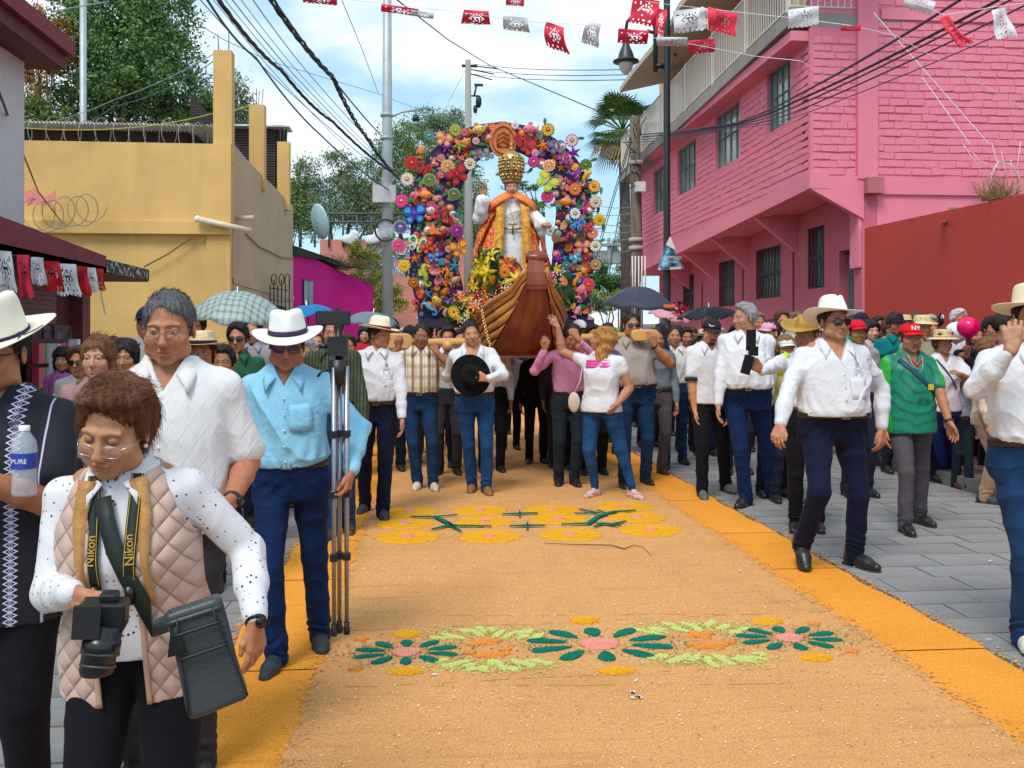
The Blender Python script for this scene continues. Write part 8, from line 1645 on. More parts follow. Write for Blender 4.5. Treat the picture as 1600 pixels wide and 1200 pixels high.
def cl_star(c,c2):
 b=MB();V=[];
 for i in range(10):r=1 if i%2==0 else.36;a=pi/2+pi*i/5;V.append((r*cos(a),r*sin(a),.04))
 V.append((0,0,.34));b.add(V,[(i,(i+1)%10,10)for i in range(10)]+[tuple(range(10))[::-1]]);b.m=1
 for i in range(5):a=pi/2+2*pi*i/5;b.ball((.5*cos(a),.5*sin(a),.2),(.08,.08,.06),5,4)
 return fin('clay_starfish',b,(c,c2))
def cl_butterfly(c,c2,c3):
 b=MB()
 for s in(-1,1):
  for(x,y,an,r0,w_)in((.1,.05,.65,1.05,.48),(.1,-.1,-.75,.78,.36)):
   P=[(s*(x+px),y+py)for px,py in petal(0,0,an,0,r0,w_,14)];P=P if s>0 else P[::-1];b.m=0;b.prism(P,.05,.16)
   P=[(s*(x+px),y+py)for px,py in petal(0,0,an,.25,r0*.85,w_*.6,10)];P=P if s>0 else P[::-1];b.m=1;b.prism(P,.16,.22)
 b.m=2;b.tube([(0,-.5,.15),(0,.0,.2),(0,.45,.18)],[.05,.11,.08],6);b.ball((0,.5,.2),.11,6,5)
 for s in(-1,1):b.tube([(0,.5,.2),(s*.22,.85,.2)],.025,4)
 return fin('clay_butterfly',b,(c,c2,c3))
def cl_fish(c,c2,c3):
 b=MB();b.ball((0,0,.15),(.72,.48,.26),12,8);b.m=1
 V=[(-.6,0,.15),(-1.15,.5,.15),(-1.0,0,.2),(-1.15,-.5,.15)];b.add(V+[(x,y,z-.12)for x,y,z in V],[(0,1,2),(0,2,3),(4,6,5),(4,7,6),(0,4,5,1),(1,5,6,2),(2,6,7,3),(3,7,4,0)])
 b.prism([(-.35,.38),(.25,.40),(-.1,.78),(-.45,.7)],.08,.20);b.prism([(-.2,-.40),(-.35,-.7),(.1,-.62),(.2,-.4)],.08,.20);b.prism([(-.05,-.05),(-.35,.12),(-.35,-.22)],.34,.42);b.m=2;b.ball((.42,.12,.34),(.12,.12,.1),8,5);b.tube([(.68,-.06,.2),(.76,0,.2),(.68,.06,.2)],.06,5)
 for k in range(3):b.tube([(.1-.22*k,.3,.33),(.05-.22*k,0,.42),(.1-.22*k,-.3,.33)],.035,4)
 return fin('clay_fish',b,(c,c2,c3))
def cl_seahorse(c,c2,c3):
 b=MB();P=[(.0,.78,.15),(-.18,.62,.15),(-.22,.35,.15),(-.05,.05,.15),(.02,-.3,.15),(-.08,-.62,.15),(.08,-.88,.15),(.32,-.88,.15),(.42,-.68,.15),(.30,-.56,.15),(.2,-.66,.15)];b.tube(P,[.17,.18,.22,.24,.20,.14,.11,.085,.07,.055,.04],8);b.m=1
 b.tube([(0,.76,.15),(.28,.66,.15),(.46,.60,.15)],[.13,.07,.05],6);b.prism([(-.25,.3),(-.55,.45),(-.62,.1),(-.5,-.1),(-.2,-.05)],.1,.18);b.m=2;b.ball((.05,.80,.30),.06,6,4)
 for k in range(5):b.ball((-.36+.02*k*k,.85-.17*k,.15),.065,5,4)
 for k in range(5):b.tube([(.12,.25-.16*k,.3),(-.1,.27-.16*k,.36)],.03,4)
 return fin('clay_seahorse',b,(c,c2,c3))
def cl_shell(c,c2):
 b=MB();V=[(0,-.6,.1)];n=18
 for i in range(n+1):a=.25+(pi-.5)*i/n;r=1+.05*(-1)**i;V.append((r*cos(a),-.6+1.35*sin(a),.08+(.12 if i%2 else.22)))
 for i in range(n+1):a=.25+(pi-.5)*i/n;V.append((1*cos(a),-.6+1.35*sin(a),0))
 b.add(V,[(0,i+1,i+2)for i in range(n)]+[(i+1,n+2+i,n+3+i,i+2)for i in range(n)]);b.m=1;b.ball((0,-.62,.1),(.25,.14,.12),8,5);return fin('clay_shell',b,(c,c2))
def cl_snail(c,c2):
 b=MB();b.ball((0,0,.1),(.9,.9,.35),14,7);b.m=1;P=[(.75*(1-t)*cos(t*12),.75*(1-t)*sin(t*12),.30+.18*t)for t in np.linspace(0,.92,30)];b.tube(P,.07,5);return fin('clay_snail',b,(c,c2))
def cl_bird(c,c2,c3):
 b=MB();b.ball((0,-.05,.2),(.5,.34,.28),10,7);b.ball((.42,.35,.22),(.2,.2,.18),8,6);b.tube([(.3,.05,.2),(.42,.3,.22)],[.24,.17],8);b.m=1
 for k in range(6):a=2.2+.22*k;M=Matrix.Translation((-.3,0,0));P=petal(0,0,a,0,.95-.06*k,.12,10);b.prism(P,.08+.03*k,.16+.03*k,M)
 P=petal(0,0,2.9,0,.6,.2,10);b.prism(P,.42,.5);b.m=2;b.prism([(.38,.5),(.40,.68),(.48,.56),(.56,.66),(.58,.5)],.15,.3);b.tube([(.58,.34,.22),(.76,.30,.22)],[.06,.01],5);b.ball((.5,.16,.2),(.07,.1,.06),5,4);return fin('clay_bird',b,(c,c2,c3))
def cl_snowball(c,c2):b=MB();b.ball((0,0,.2),(.8,.8,.6),12,8);b.m=1;b.ball((0,0,.62),(.35,.35,.25),8,5);b.prism(disc(0,0,1,1,20,.0,10,.08),0,.12);return fin('clay_rosette',b,(c,c2))
XY=lambda zx,zy:(600+zx/3.53,180+zy/3.53)
oc=[0];taken=[]
def put_orn(me,zx,zy,r,ang=0.,dz=.05,mirror=False):
 px,py=XY(zx,zy);o=bpy.data.objects.new(me.name.split('.')[0],me);COL.objects.link(o);o.parent=arch;rr=r/3.53*S_;p=AP(px,py,-.035-dz-random.uniform(0,.04))
 tilt=random.uniform(-.18,.18);o.matrix_local=Matrix.Translation(Vector(p))@Matrix.Rotation(pi/2+tilt,4,'X')@Matrix.Rotation(random.uniform(-.2,.2),4,'Y')@Matrix.Rotation(ang,4,'Z')@Matrix.Diagonal((rr*(-1 if mirror else 1),rr,rr,1));taken.append((zx,zy,r));oc[0]+=1
 if not(190<zx<470 or 850<zx<1105 or zy<240):
  q=AP(*XY(zx+(60 if zx<640 else-60),zy+8),-.02);MB().tube([p+[0,.03,0],q],.006,4).build('stem_wire',mat('wire_dark',(.03,.05,.02),.6),arch)
random.seed(13);FL={}
def fl(*k):
 if k not in FL:FL[k]=cl_flower(*k)
 return FL[k]
for zx,zy,k,r in((392,98,(TAN_,LIM,YLW),33),(250,130,(BRN,TEA,YLW),31),(158,278,(RED_,RED_,ORG),38),(133,370,(TAN_,WHT_,YLW),37),(350,298,(YLW,TAN_,YLW),38),(253,372,(TAN_,GRN,ORG),36),(102,488,(HPK,HPK,YLW),37),(385,447,(TAN_,GRN,ORG),33),(95,630,(TAN_,BLU_,YLW),38),(85,727,(PNK,HPK,ORG),37),(118,838,(YLW,YLW,YLW),33),(165,928,(BRN,ORG,YLW),30),(473,280,(BRN,WHT_,YLW),36),(822,263,(PUR,HPK,YLW),33),(900,88,(BRN,YLW,ORG),36),(1035,140,(HPK,WHT_,YLW),35),(1112,275,(BRN,GRN,ORG),34),(1158,392,(RED_,YLW,ORG),34),(1165,478,(TAN_,WHT_,YLW),35),(1183,578,(YLW,YLW,ORG),34),(1050,410,(RED_,ORG,YLW),36),(898,452,(HPK,HPK,ORG),35),(1048,545,(BLU_,WHT_,YLW),35),(905,284,(WHT_,ORG,YLW),33),(1165,722,(BRN,WHT_,LIM),34),(1165,825,(BRN,TAN_,YLW),34),(1125,935,(HPK,RED_,ORG),36),(400,645,(HPK,PUR,ORG),36),(910,642,(TEA,WHT_,SKY_),26),(1032,1050,(DRD,YLW,ORG),22),(440,107,(RED_,PNK,ORG),22),(718,65,(WHT_,WHT_,PNK),21),(262,508,(PNK,HPK,ORG),24),(524,478,(WHT_,PNK,ORG),15),(347,1093,(WHT_,PNK,ORG),22),(1000,828,(TEA,TEA,YLW),24),(320,815,(TEA,TEA,ORG),20),(1110,790,(RED_,DRD,ORG),22),(460,1130,(HPK,HPK,YLW),14),(830,215,(WHT_,PNK,ORG),19),(504,155,(WHT_,PNK,ORG),19),(355,745,(WHT_,PNK,ORG),18),(1148,650,(PNK,ORG,WHT_),32)):put_orn(fl(*k),zx,zy,r,random.random())
for zx,zy,k,r,a in((330,150,(PNK,YLW,ORG),45,-.2),(512,232,(BRN,SKY_,BRN),30,.2),(565,232,(BRN,SKY_,BRN),34,-.8),(405,345,(DRD,RED_,RED_),58,.5),(172,560,(BLU_,SKY_,PUR),62,.1),(185,722,(WHT_,GRN,YLW),50,-.3),(412,745,(ORG,YLW,TAN_),50,.3),(275,792,(BLU_,SKY_,ORG),34,.1),(312,548,(DRD,RED_,BLU_),40,.2),(222,312,(RED_,DRD,DRD),40,-.4),(890,375,(LIM,YLW,TAN_),60,-.7),(945,185,(PUR,TEA,YLW),46,.1),(1092,728,(PNK,YLW,HPK),42,.0),(1055,790,(TEA,SKY_,WHT_),34,.5),(1060,602,(SKY_,BLU_,PUR),42,-.2),(240,738,(RED_,ORG,ORG),38,.5),(985,250,(PUR,HPK,YLW),34,.1),(1120,620,(DRD,RED_,BRN),34,.1),(760,150,(RED_,DRD,DRD),46,.0),(800,190,(RED_,RED_,DRD),42,.5)):put_orn(cl_butterfly(*k),zx,zy,r,a)
for zx,zy,k,r,a,mi in((522,92,(YLW,ORG,SKY_),52,.2,0),(795,88,(PNK,PNK,RED_),52,.1,1),(232,455,(ORG,PNK,YLW),52,-.1,0),(1000,480,(ORG,PNK,YLW),50,.1,1),(290,1030,(YLW,ORG,BLU_),48,2.2,0),(212,1000,(DRD,RED_,YLW),42,.9,0),(1085,965,(PNK,PNK,RED_),46,1.2,0),(1065,1080,(PNK,PNK,WHT_),40,1.1,0),(455,165,(ORG,RED_,YLW),42,1.,0),(820,82,(TAN_,WHT_,RED_),26,.1,1),(340,975,(ORG,ORG,RED_),36,1.2,0),(395,915,(TAN_,TAN_,BRN),40,.6,0),(210,210,(TAN_,ORG,YLW),40,1.4,0),(1105,860,(ORG,YLW,RED_),34,.5,0),(420,990,(PNK,PNK,RED_),34,.3,0),(870,620,(TAN_,YLW,SKY_),30,1.,0)):put_orn(cl_fish(*k),zx,zy,r,a,.05,mi)
for zx,zy,k,r,a in((303,412,(TEA,SKY_),27,.1),(298,880,(PNK,PUR),32,.3),(388,840,(TEA,TEA),40,-.1),(240,990,(SKY_,BLU_),40,.2),(172,800,(ORG,RED_),32,0),(355,1030,(BLU_,SKY_),36,.4),(960,510,(TEA,SKY_),26,0),(872,178,(ORG,RED_),46,.3),(1045,208,(PUR,HPK),46,.2),(1102,520,(HPK,PUR),34,.4),(345,192,(PUR,HPK),40,.1),(1002,912,(RED_,PNK),32,.3),(415,180,(LIM,YLW),44,.6),(395,555,(TEA,WHT_),26,0),(1150,600,(RED_,ORG),24,.2),(960,800,(PUR,HPK),34,.2)):put_orn(cl_star(*k),zx,zy,r,a)
for zx,zy,k,r,a,mi in((235,888,(LIM,YLW,ORG),68,0,0),(342,892,(ORG,ORG,BRN),46,0,1),(1048,918,(ORG,SKY_,YLW),54,-.2,1),(1100,345,(YLW,LIM,ORG),50,0,1),(250,1068,(SKY_,ORG,YLW),56,1.1,1),(340,340,(PUR,PNK,YLW),30,.2,0)):put_orn(cl_seahorse(*k),zx,zy,r,a,.07,mi)
for zx,zy,k,r,a,mi in((310,668,(DRD,ORG,RED_),62,-.2,0),(985,690,(DRD,BRN,RED_),66,.1,0),(1050,670,(BRN,(.02,.02,.03),RED_),50,.2,1),(430,165,(TAN_,ORG,RED_),40,.3,0),(1040,330,(PUR,PUR,PNK),44,.2,1),(250,580,(ORG,RED_,YLW),36,.2,1),(960,390,(BRN,TAN_,ORG),40,.1,0),(1130,320,(YLW,ORG,YLW),30,1,0),(350,600,(RED_,DRD,ORG),34,.4,1)):put_orn(cl_bird(*k),zx,zy,r,a,.06,mi)
LF=[cl_leaf(GRN),cl_leaf((.02,.17,.05)),cl_leaf((.05,.32,.03))]
for zx,zy,a in((212,275,.3),(130,320,1),(185,372,.2),(265,325,.4),(490,330,1.2),(55,512,2.4),(150,480,.2),(120,585,2.4),(60,680,1.5),(125,695,.3),(65,775,2.2),(95,795,.3),(128,880,1.3),(372,682,1.2),(885,40,1.6),(900,138,1.5),(1082,128,.1),(1155,245,.4),(1128,358,.2),(1200,415,1.5),(1160,430,.3),(1182,525,1.4),(1136,560,.4),(1212,618,1.5),(1200,690,.3),(802,310,.8),(862,485,.1),(860,550,1),(330,450,.6),(395,55,1.6),(205,390,.9),(1008,575,1),(395,270,.6),(475,225,1.1),(930,410,.4),(1150,880,.3),(905,430,.2),(1075,510,.7)):put_orn(random.choice(LF),zx,zy,22,a,.02)
small=[cl_shell(PNK,TAN_),cl_shell(TAN_,ORG),cl_shell(PUR,PNK),cl_snail(TAN_,BRN),cl_snail(TEA,YLW),cl_snail(ORG,YLW),cl_snail(DRD,ORG),cl_snowball(WHT_,PNK),cl_snowball(PNK,HPK),cl_snowball(TAN_,ORG),LF[0],LF[1],cl_star(ORG,YLW),cl_star(SKY_,TEA),cl_snail(PUR,SKY_),cl_fish(ORG,YLW,WHT_),cl_fish(HPK,ORG,YLW),cl_star(RED_,ORG),cl_shell(ORG,YLW),fl(DRD,ORG,YLW),fl(PUR,PNK,YLW)]
def inring(zx,zy):
 px,py=XY(zx,zy);dy=(330-py)
 if py>330:return(646<px<720 or 868<px<926)and py<495
 return((px-785)/140)**2+(dy/134)**2<1 and((px-789)/80)**2+(dy/100)**2>1
tries=0
while oc[0]<298 and tries<6000:
 tries+=1;zx,zy=random.uniform(130,1170),random.uniform(45,1090)
 if not inring(zx,zy):continue
 r=random.uniform(19,31)
 if all((zx-a)**2+(zy-b_)**2>((r+rr)*.40)**2 for a,b_,rr in taken):put_orn(random.choice(small),zx,zy,r,random.random()*6,.0)
random.seed(17);acc={}
for q in range(2600):
 zx,zy=random.uniform(130,1170),random.uniform(45,1100)
 if not inring(zx,zy):continue
 r=random.uniform(10,17)
 if all((zx-a)**2+(zy-b_)**2>((r+rr)*.52)**2 for a,b_,rr in taken):
  taken.append((zx,zy,r));me=random.choice(small);k=r/3.53*S_;V_,F2=acc.setdefault(me.name,(me,[],[]))[1:];n0=len(V_);M=Matrix.Translation(Vector(AP(*XY(zx,zy),-.035)))@Matrix.Rotation(pi/2,4,'X')@Matrix.Rotation(random.random()*6,4,'Z')@Matrix.Scale(k,4);V_+=[tuple(M@v.co)for v in me.vertices];F2+=[(tuple(i+n0 for i in p.vertices),p.material_index)for p in me.polygons]
for me,V_,F2 in acc.values():
 m2=bpy.data.meshes.new('clay_filler');m2.from_pydata(V_,[],[f for f,_ in F2]);m2.polygons.foreach_set('material_index',[x for _,x in F2]);[m2.materials.append(x)for x in me.materials];o=link('clay_filler',m2,None,arch);o['kind']='stuff'
MD=MB();c=AP(785,221,-.05)
def discxz(c,rx,rz,th,b,n=28):P=[(rx*cos(2*pi*i/n),rz*sin(2*pi*i/n))for i in range(n)];b.prism(P,0,th,Matrix.Translation(Vector(c))@Matrix.Rotation(pi/2,4,'X'))
discxz(c,.18,.22,.05,MD);MD.build('medallion',pc((.62,.20,.035)),arch)
b=MB();b.tube([c+np.array([.14*cos(a),-.06,.175*sin(a)])for a in np.linspace(0,2*pi,28)],.012,5)
for k in range(3):b.tube([c+np.array([x,-.07,.08-.055*k+.02*cos(x*45)])for x in np.linspace(-.075,.075,9)],.011,5)
b.tube([c+np.array([-.08,-.06,.1]),c+np.array([-.07,-.06,-.09]),c+np.array([.07,-.06,-.09]),c+np.array([.08,-.06,.1])],.012,5);b.build('relief',pc((.50,.10,.015)),arch)
b=MB()
for k in range(16):a=pi*(k/15);p=AP(785,226,-.06)+np.array([.24*cos(a),0,.25*sin(a)]);b.tube([p+.028*np.array([cos(t),0,sin(t)])*(t/6.3)for t in np.linspace(.5,9,14)],.006,4)
b.build('scrollwork',pc((.35,.03,.10)),arch)
sp_=at(799,530,11.0);GLD=mat('gold_leaf',(.62,.42,.16),.33,.8,var=.7,vs=25,bump=1,bs=45,dist=.01)
I=put_person('statue',799,11.0,'life sized statue of a bearded saint in papal tiara and red gold cape',loc=(sp_[0],sp_[1],1.70),H=1.72,hair='short',hairc=(.22,.17,.11),tone=(.62,.34,.22),face=dict(open=.004),tache='beard',tachec=(.24,.18,.11),shirt=cloth('alb',(.78,.77,.76),bump=.5,bs=14,dist=.01),tuck=0,hem=-.88,flare=.04,openv=0,collar=0,nolegs=1,belt=0,placket=0,seed=91,hh=.0042,hcl=.0095,fold=1.4,arms={-1:dict(px=(755,308,10.8),pole=(-.5,.2,-1),dir=(-.1,-.1,1),palm=(.1,-.9,0),thumb=(1,-.1,0),curl=.5,spread=.3),1:dict(px=(847,352,10.65),pole=(.9,.3,-1),dir=(.5,-.5,.1),palm=(0,.3,-1),curl=1.1)})
I['root'].name='saint_statue';I['root']['category']='statue';I['root']['label']='life sized statue of a bearded saint in golden tiara and red gold cape';I['shirt'].name='white_robe'
sl_=SDF((-.75,-.5,.6),(.75,.4,1.6),.011)
for sd in(1,-1):
 el,wr=I['arms'][sd];u=unit(wr-el);sl_.cap(el,wr-u*.05,.066,.080,0);sl_.cap(wr-u*.05,wr-u*.07+np.array([0,0,-.10]),.055,.05,.05);sl_.cap(I['sh'][sd],el,.068,.072,.03)
wv_=waves(92,4,20,1.8);sl_.disp(lambda x,y,z:.008*(1-2*np.abs(wv_(x,y,z*.5))**.6)+.004*np.sin(x*90+z*20));mk('wide_sleeve',sl_,MC['cloth_alb'],I['root'])
gC=G('cape_brocade',.5);nn_=gC.noise(28,None,3);vv=gC.vor(30);ax=gC.ma('ABSOLUTE',gC.x);band=gC.ma('LESS_THAN',gC.ma('SUBTRACT',ax,gC.ma('MULTIPLY',gC.ma('SUBTRACT',1.35,gC.z),.10)),.185);edge=gC.ma('GREATER_THAN',gC.ma('SINE',gC.ma('MULTIPLY',gC.z,70)),.2)
pat=gC.ramp(vv,[(.15,1.),(.35,0.)]);red_=gC.mix(gC.ramp(nn_,[(.45,0.),(.6,1.)]),(.62,.035,.012),(.80,.28,.03));gold_=gC.mix(pat,(.72,.36,.02),(.35,.14,.01));gC.color(gC.mix(band,red_,gold_));gC.bump(nn_,.5,.006);CAPE=gC.m
CP=SDF((-.62,-.42,-.05),(.62,.40,1.56),.011);zA=[-.05,.5,.9,1.2,1.36,1.44,1.50];aA=[.60,.53,.44,.36,.285,.21,.10];bA=[.34,.32,.27,.22,.18,.14,.09]
def cape(X,Y,Z):
 a=sint(Z,zA,aA,.03);b_=sint(Z,zA,bA,.03);L_=lambda o:(((np.abs(X)/(a+o))**2.2+(np.abs(Y-.03)/(b_+o))**2.2)**(1/2.2)-1)*np.minimum(a,b_);return np.maximum(np.maximum(L_(0),-L_(-.022)),Z-1.50)
CP.fn(cape);CP.fn(lambda X,Y,Z:np.maximum(np.abs(X)-(.085+.03*np.clip((1.5-Z)/1.5,0,1)),Y+.02+0*Z),.004,'s')
for sd in(1,-1):el,wr=I['arms'][sd];CP.cap(el+(0,-.05,0),wr+(0,-.1,0),.11,.13,.01,'s')
wc=waves(95,4,11,1.5);CP.disp(lambda x,y,z:.012*(1-2*np.abs(wc(x,y,z*.3))**.7));mk('cape',CP,CAPE,I['root'])
for sd in(1,-1):
 Pz=np.linspace(1.45,.25,20);ribbon('orphrey',[(sd*(.135+.05*(1.45-z)),-np.interp(z,zA,bA)*.86-.012+.0,z)for z in Pz],.10,GLD if False else mat('orphrey_gold',(.74,.36,.03),.4,var=.5,vs=26,col2=(.38,.15,.01),bump=.8,bs=60),I['root'],.012)
 ribbon('cape_collar',[(sd*x,-y-.01,z)for x,y,z in((.03,.10,1.50),(.08,.14,1.475),(.16,.16,1.43),(.23,.14,1.38),(.29,.08,1.32))],.10,mat('orange_red',(.74,.09,.015),.5,var=.5,vs=40,col2=(.80,.32,.04)),I['root'],.012,side=[(0,-.8,.6)]*5)
k=I['k'];HFs=I['HF'];tb=MB();b=MB()
prof=[(.086,0),(.090,.02),(.112,.07),(.125,.13),(.135,.20),(.135,.26),(.118,.32),(.08,.36),(.03,.385),(0,.39)];tb.lathe(prof,(0,0,0),28,1,1.1)
for z0,r0 in((.015,.092),(.14,.130),(.255,.138)):
 for i in range(28):a=2*pi*i/28;tb.ball((r0*cos(a),r0*1.1*sin(a),z0),.014,6,4)
for z0,r0 in((.05,.104),(.085,.118),(.175,.135),(.215,.138),(.29,.13)):
 for i in range(14):a=2*pi*(i+.5*(z0*100%2))/14;tb.ball((r0*cos(a),r0*1.1*sin(a),z0),(.018,.018,.022),6,4)
tb.ball((0,0,.41),.022,8,6).tube([(0,0,.42),(0,0,.49)],.007,5).tube([(-.022,0,.465),(.022,0,.465)],.007,5);me=tb.mesh('tiara');o=link('tiara',me,GLD,I['root']);o.location=tuple(HFs(np.array((0,.012,.050))*k));o.scale=(1.05,1.05,1.0)
MB().tube([(0,-.185,1.20),(0,-.19,1.02)],.011,5).tube([(-.05,-.187,1.14),(.05,-.187,1.14)],.011,5).tube([(-.07,-.15,1.45),(0,-.18,1.22),(.07,-.15,1.45)],.004,4).build('pectoral_cross',GLD,I['root'])
MB().tube([(-.14,-.14,1.10),(0,-.175,1.085),(.14,-.14,1.10)],.012,6).build('cord_belt',GLD,I['root'])
MB().box((sp_[0]-.35,sp_[1]-.3,1.36),(sp_[0]+.35,sp_[1]+.3,1.70)).build('statue_plinth',WR);tag(bpy.data.objects['statue_plinth'],'dark red wooden plinth under the saint statue inside the boat','plinth')
def lily(c,c2):
 b=MB();b.smooth=True
 for i in range(6):
  a=2*pi*i/6;M=Matrix.Rotation(a,4,'Z');V=[]
  for j in range(6):t=j/5;w_=.30*sin(pi*min(1,t*.9+.08))**.8;r=.1+t*.95;z=.55*t-.55*t*t*t+.1;V+=[(r,-w_*.6,z+.06),(r,0,z),(r,w_*.6,z+.06)]
  V=[tuple(M@Vector(v))for v in V];b.add(V,[(3*j+q,3*j+q+1,3*j+q+4,3*j+q+3)for j in range(5)for q in(0,1)])
 b.m=1
 for i in range(5):a=2*pi*i/5;b.tube([(0,0,.1),(.12*cos(a),.12*sin(a),.55)],.03,4)
 me=b.mesh('lily');[me.materials.append(mat('petal_%.2f%.2f'%(q[0],q[1]),q,.5,var=.2,vs=20))for q in(c,c2)];return me
def gerb(c,c2):
 b=MB()
 for k,(n_,r,z)in enumerate(((18,1,.05),(14,.75,.14))):
  for i in range(n_):a=2*pi*(i+.5*k)/n_;P=petal(0,0,0,.15,r,.085,8);b.prism(P,z,z+.03,Matrix.Rotation(a,4,'Z')@Matrix.Rotation(-.15,4,'Y'))
 b.m=1;b.ball((0,0,.15),(.25,.25,.14),8,5);me=b.mesh('gerbera');[me.materials.append(mat('petal_%.2f%.2f'%(q[0],q[1]),q,.5,var=.2,vs=20))for q in(c,c2)];return me
def bleaf():
 b=MB();b.smooth=True;V=[]
 for j in range(8):t=j/7;w_=.22*sin(pi*(t*.92+.04));z=.5*t-.6*t*t;V+=[(t*1.6,-w_,z+.05),(t*1.6,0,z),(t*1.6,w_,z+.05)]
 b.add(V,[(3*j+q,3*j+q+1,3*j+q+4,3*j+q+3)for j in range(7)for q in(0,1)]);me=b.mesh('leaf');me.materials.append(mat('leaf_glossy',(.05,.16,.02),.4,var=.4,vs=12,col2=(.02,.07,.015)));return me
LY,LR,GO,GR,GW,BL2=lily((.85,.62,.02),(.5,.3,.02)),lily((.82,.16,.01),(.6,.1,.02)),gerb((.85,.22,.01),(.12,.04,.01)),gerb((.62,.01,.02),(.7,.3,.02)),gerb((.85,.55,.03),(.35,.03,.02)),bleaf();GP=gerb((.80,.04,.25),(.7,.3,.05))
def bouquet(label,spots,greens,gyps,rs,box):
 c0=at(*box);e=empty('flower_arrangement',c0,0,label,'flowers');random.seed(int(box[0]))
 core=MB()
 for px,py,d,r in greens:core.ball(at(px,py,d+.12)-c0,(r,r*.9,r),10,7)
 core.build('foliage_core',mat('foam_green',(.015,.05,.012),.9,var=.5,vs=30,bump=1,bs=50),e)
 for px,py,d,me,r in spots:
  o=bpy.data.objects.new(me.name.split('.')[0],me);COL.objects.link(o);o.parent=e;o.location=tuple(at(px,py,d)-c0);o.scale=(r,)*3;o.rotation_euler=(pi/2-random.uniform(-.2,.7),random.uniform(-.6,.6),random.uniform(0,6))
 for px,py,d,r in greens:
  for k in range(rs):a=random.random()*6.28;q=random.random()**.5;o=bpy.data.objects.new('leaf',BL2);COL.objects.link(o);o.parent=e;o.location=tuple(at(px,py,d)-c0+np.array([r*q*cos(a),-r*.5*random.random(),r*q*sin(a)]));s_=random.uniform(.06,.13);o.scale=(s_,)*3;o.rotation_euler=(random.uniform(.6,2.2),random.uniform(-1.5,.5),random.random()*6.28)
 b=MB()
 for px,py,d,r,n_ in gyps:
  for k in range(n_):b.ball(at(px,py,d-.05)-c0+np.array([random.gauss(0,r*.5),random.gauss(0,.04),random.gauss(0,r*.5)]),.0075,5,3)
 o=b.build('baby_breath',mat('tiny_white',(.8,.8,.72),.7),e);o['kind']='stuff'
bouquet('tall arrangement of yellow lilies, orange gerberas and green leaves before the statue',[(755,412,9.9,LY,.11),(770,402,9.95,LY,.11),(748,428,9.85,LY,.11),(764,425,9.8,LY,.12),(780,415,9.85,LY,.09),(793,412,9.8,LR,.10),(788,425,9.75,GO,.075),(803,420,9.8,GR,.06),(807,435,9.7,LY,.11),(812,428,9.75,LR,.09),(818,440,9.7,GR,.055),(762,447,9.8,GW,.07),(790,443,9.75,LY,.07),(752,440,9.8,LR,.07),(780,452,9.75,GR,.06),(798,452,9.7,GR,.045),(741,447,9.85,LY,.07),(805,410,9.8,GO,.06),(772,437,9.7,GO,.055)],[(768,425,10.0,.20),(790,430,10.0,.20),(760,455,9.9,.18),(785,460,9.9,.20),(805,440,9.9,.14),(770,405,10.05,.12)],[(792,450,9.65,.10,60),(775,470,9.65,.08,30)],11,(778,450,9.8))
bouquet('lower arrangement of orange, pink and yellow flowers hanging over the boat side',[(740,470,9.75,GO,.085),(725,478,9.75,GW,.06),(708,488,9.8,GW,.075),(733,462,9.8,GP,.06),(752,475,9.7,GP,.06),(762,468,9.7,GR,.06),(748,486,9.65,GW,.05),(716,500,9.75,LY,.06),(728,490,9.7,LY,.06),(755,458,9.8,LR,.07),(770,462,9.7,GP,.05),(722,466,9.85,LR,.06),(700,478,9.9,GW,.05),(742,480,9.6,LR,.08),(757,468,9.6,GO,.07),(730,472,9.6,LY,.08),(748,462,9.62,GR,.06),(765,474,9.6,LY,.06),(738,495,9.6,GO,.06)],[(735,480,9.9,.17),(715,492,9.9,.13),(752,492,9.85,.15),(760,475,9.9,.14)],[(745,470,9.6,.14,45),(722,498,9.6,.08,30)],9,(735,485,9.75))
bouquet('small mixed flowers on the far side of the prow by the right arch foot',[(862,432,10.0,GP,.06),(868,445,10.0,GW,.06),(872,420,10.1,LY,.07),(880,440,10.1,GO,.06),(866,460,9.9,LR,.07),(878,462,10,GR,.055)],[(872,440,10.2,.16),(878,462,10.1,.15),(868,480,10.1,.12)],[(872,430,9.9,.1,40)],7,(872,445,10.1))
# ================================================================ UMBRELLAS
def umbrella(px,py,d,R_,m,label,tilt=(0,0),h=.26,shaft=.75,under=None,n=8):
 c=at(px,py,d);e=empty('umbrella',c,0,label,'umbrella');Rm=rotm(tilt[0],tilt[1],0);V=[];nr=n*6
 for j in range(9):
  t=j/8
  for i in range(nr):a=2*pi*i/nr;sc=1-.06*t*abs(sin(a*n/2))-0;r=R_*t*(1-.05*(1-cos(a*n))*t*.5);V.append(Rm@np.array([r*cos(a),r*sin(a),h*(cos(t*pi/2)**.9)+.03*t*(1-abs(cos(a*n/2)))]))
 o=link('canopy',mesh_np(V,[(j*nr+i,(j+1)*nr+i,(j+1)*nr+(i+1)%nr,j*nr+(i+1)%nr)for j in range(8)for i in range(nr)]),m,e);md=o.modifiers.new('t','SOLIDIFY');md.thickness=.004
 MB().tube([Rm@np.array([0,0,h+.05]),Rm@np.array([0,0,-shaft])],.008,6).build('shaft',mat('chrome',(.4,.4,.42),.3,.9),e);MB().tube([Rm@np.array([0,0,-shaft]),Rm@np.array([0,0,-shaft-.12])],.016,8).build('handle',CB,e)
 for i in range(n):a=2*pi*i/n;MB().tube([Rm@np.array([0,0,h-.02]),Rm@np.array([R_*.5*cos(a),R_*.5*sin(a),h*.72-.015]),Rm@np.array([R_*cos(a),R_*sin(a),0.])],.004,4).build('rib',MC['chrome'],e)
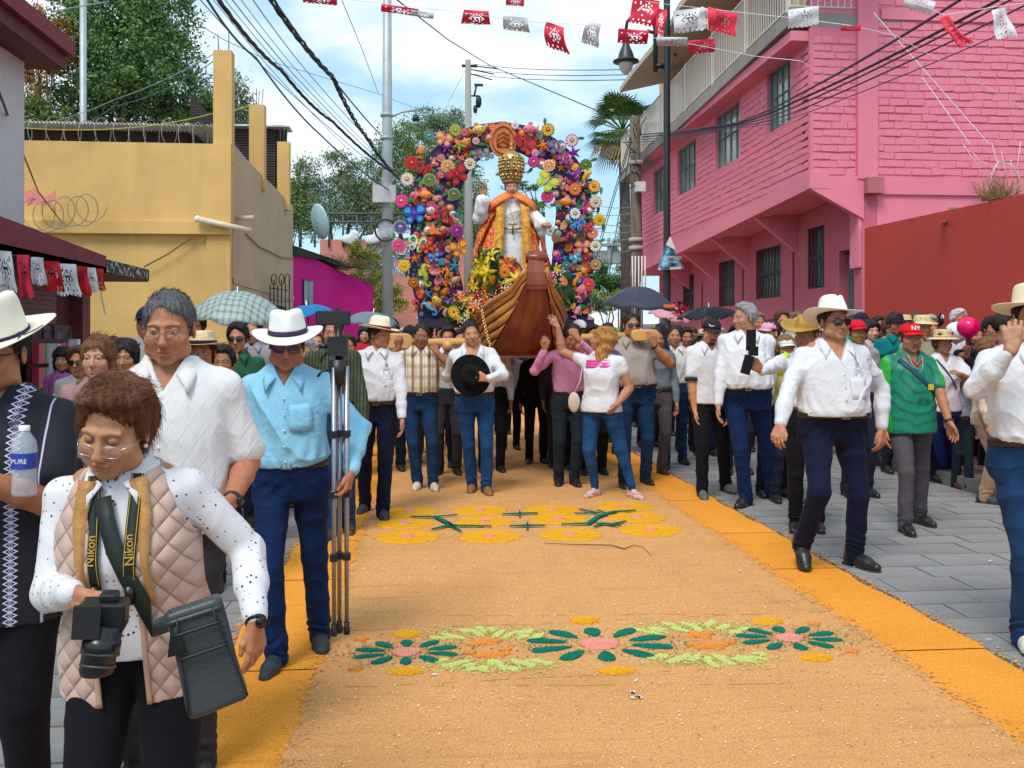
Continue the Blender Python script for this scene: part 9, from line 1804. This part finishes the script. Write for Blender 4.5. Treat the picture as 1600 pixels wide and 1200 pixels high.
g=G('plaid_umbrella',.5);s1=g.ramp(g.ma('SINE',g.ma('MULTIPLY',g.x,120)),[(.2,0.),(.7,1.)]);s2=g.ramp(g.ma('SINE',g.ma('MULTIPLY',g.y,120)),[(.2,0.),(.7,1.)]);g.color(g.mix(g.ma('MULTIPLY',g.ma('ADD',s1,s2),.5),(.36,.42,.37),(.10,.18,.21)))
umbrella(370,492,8.0,.40,g.m,'blue and cream plaid umbrella before the yellow house',(.25,.08),.20);umbrella(481,492,9.6,.26,cloth('umb_blue',(.01,.16,.40),rough=.5),'small bright blue umbrella before the magenta house',(.12,-.12),.10)
umbrella(582,505,10.4,.30,cloth('umb_grey',(.14,.20,.23),rough=.5),'grey green umbrella behind the straw hat with the dark red band',(.15,.12),.12);umbrella(998,482,11.4,.47,cloth('umb_slate',(.045,.055,.085),rough=.5),'large slate blue umbrella at the foot of the wooden pole',(.08,.06),.27);MB().box(at(1046,478,11.0)-[.07,.01,.02],at(1046,478,11.0)+[.07,.01,.02]).build('orange_label',mat('label_orange',(.8,.15,.03),.5),bpy.data.objects['umbrella.003'])
bpy.data.objects['orange_label'].matrix_parent_inverse=bpy.data.objects['umbrella.003'].matrix_basis.inverted()
umbrella(1108,497,10.1,.36,cloth('umb_black',(.006,.010,.012),rough=.5),'black umbrella just left of the grey haired man',(.06,-.05),.12);umbrella(1046,497,12.6,.30,cloth('umb_pink',(.62,.28,.32),rough=.5),'pink umbrella half hidden behind the slate blue one',(.2,.2),.16);umbrella(905,500,13,.22,cloth('umb_pale',(.72,.45,.48),rough=.5),'pale pink umbrella low behind the blonde woman',(.1,0),.10)
b=MB();rr=random.Random(5);c=at(1064,488,11.8)
for k in range(60):p=c+np.array([rr.gauss(0,.07),rr.gauss(0,.04),rr.gauss(0,.045)]);q=[p+np.array([rr.uniform(-.05,.05)for _ in range(3)])for _ in range(3)];b.add(q,[(0,1,2)])
tag(b.build('foil_bow',mat('foil_red',(.35,.0,.03),.25,.5)),'crinkled dark red foil bow between the slate and black umbrellas','bow')
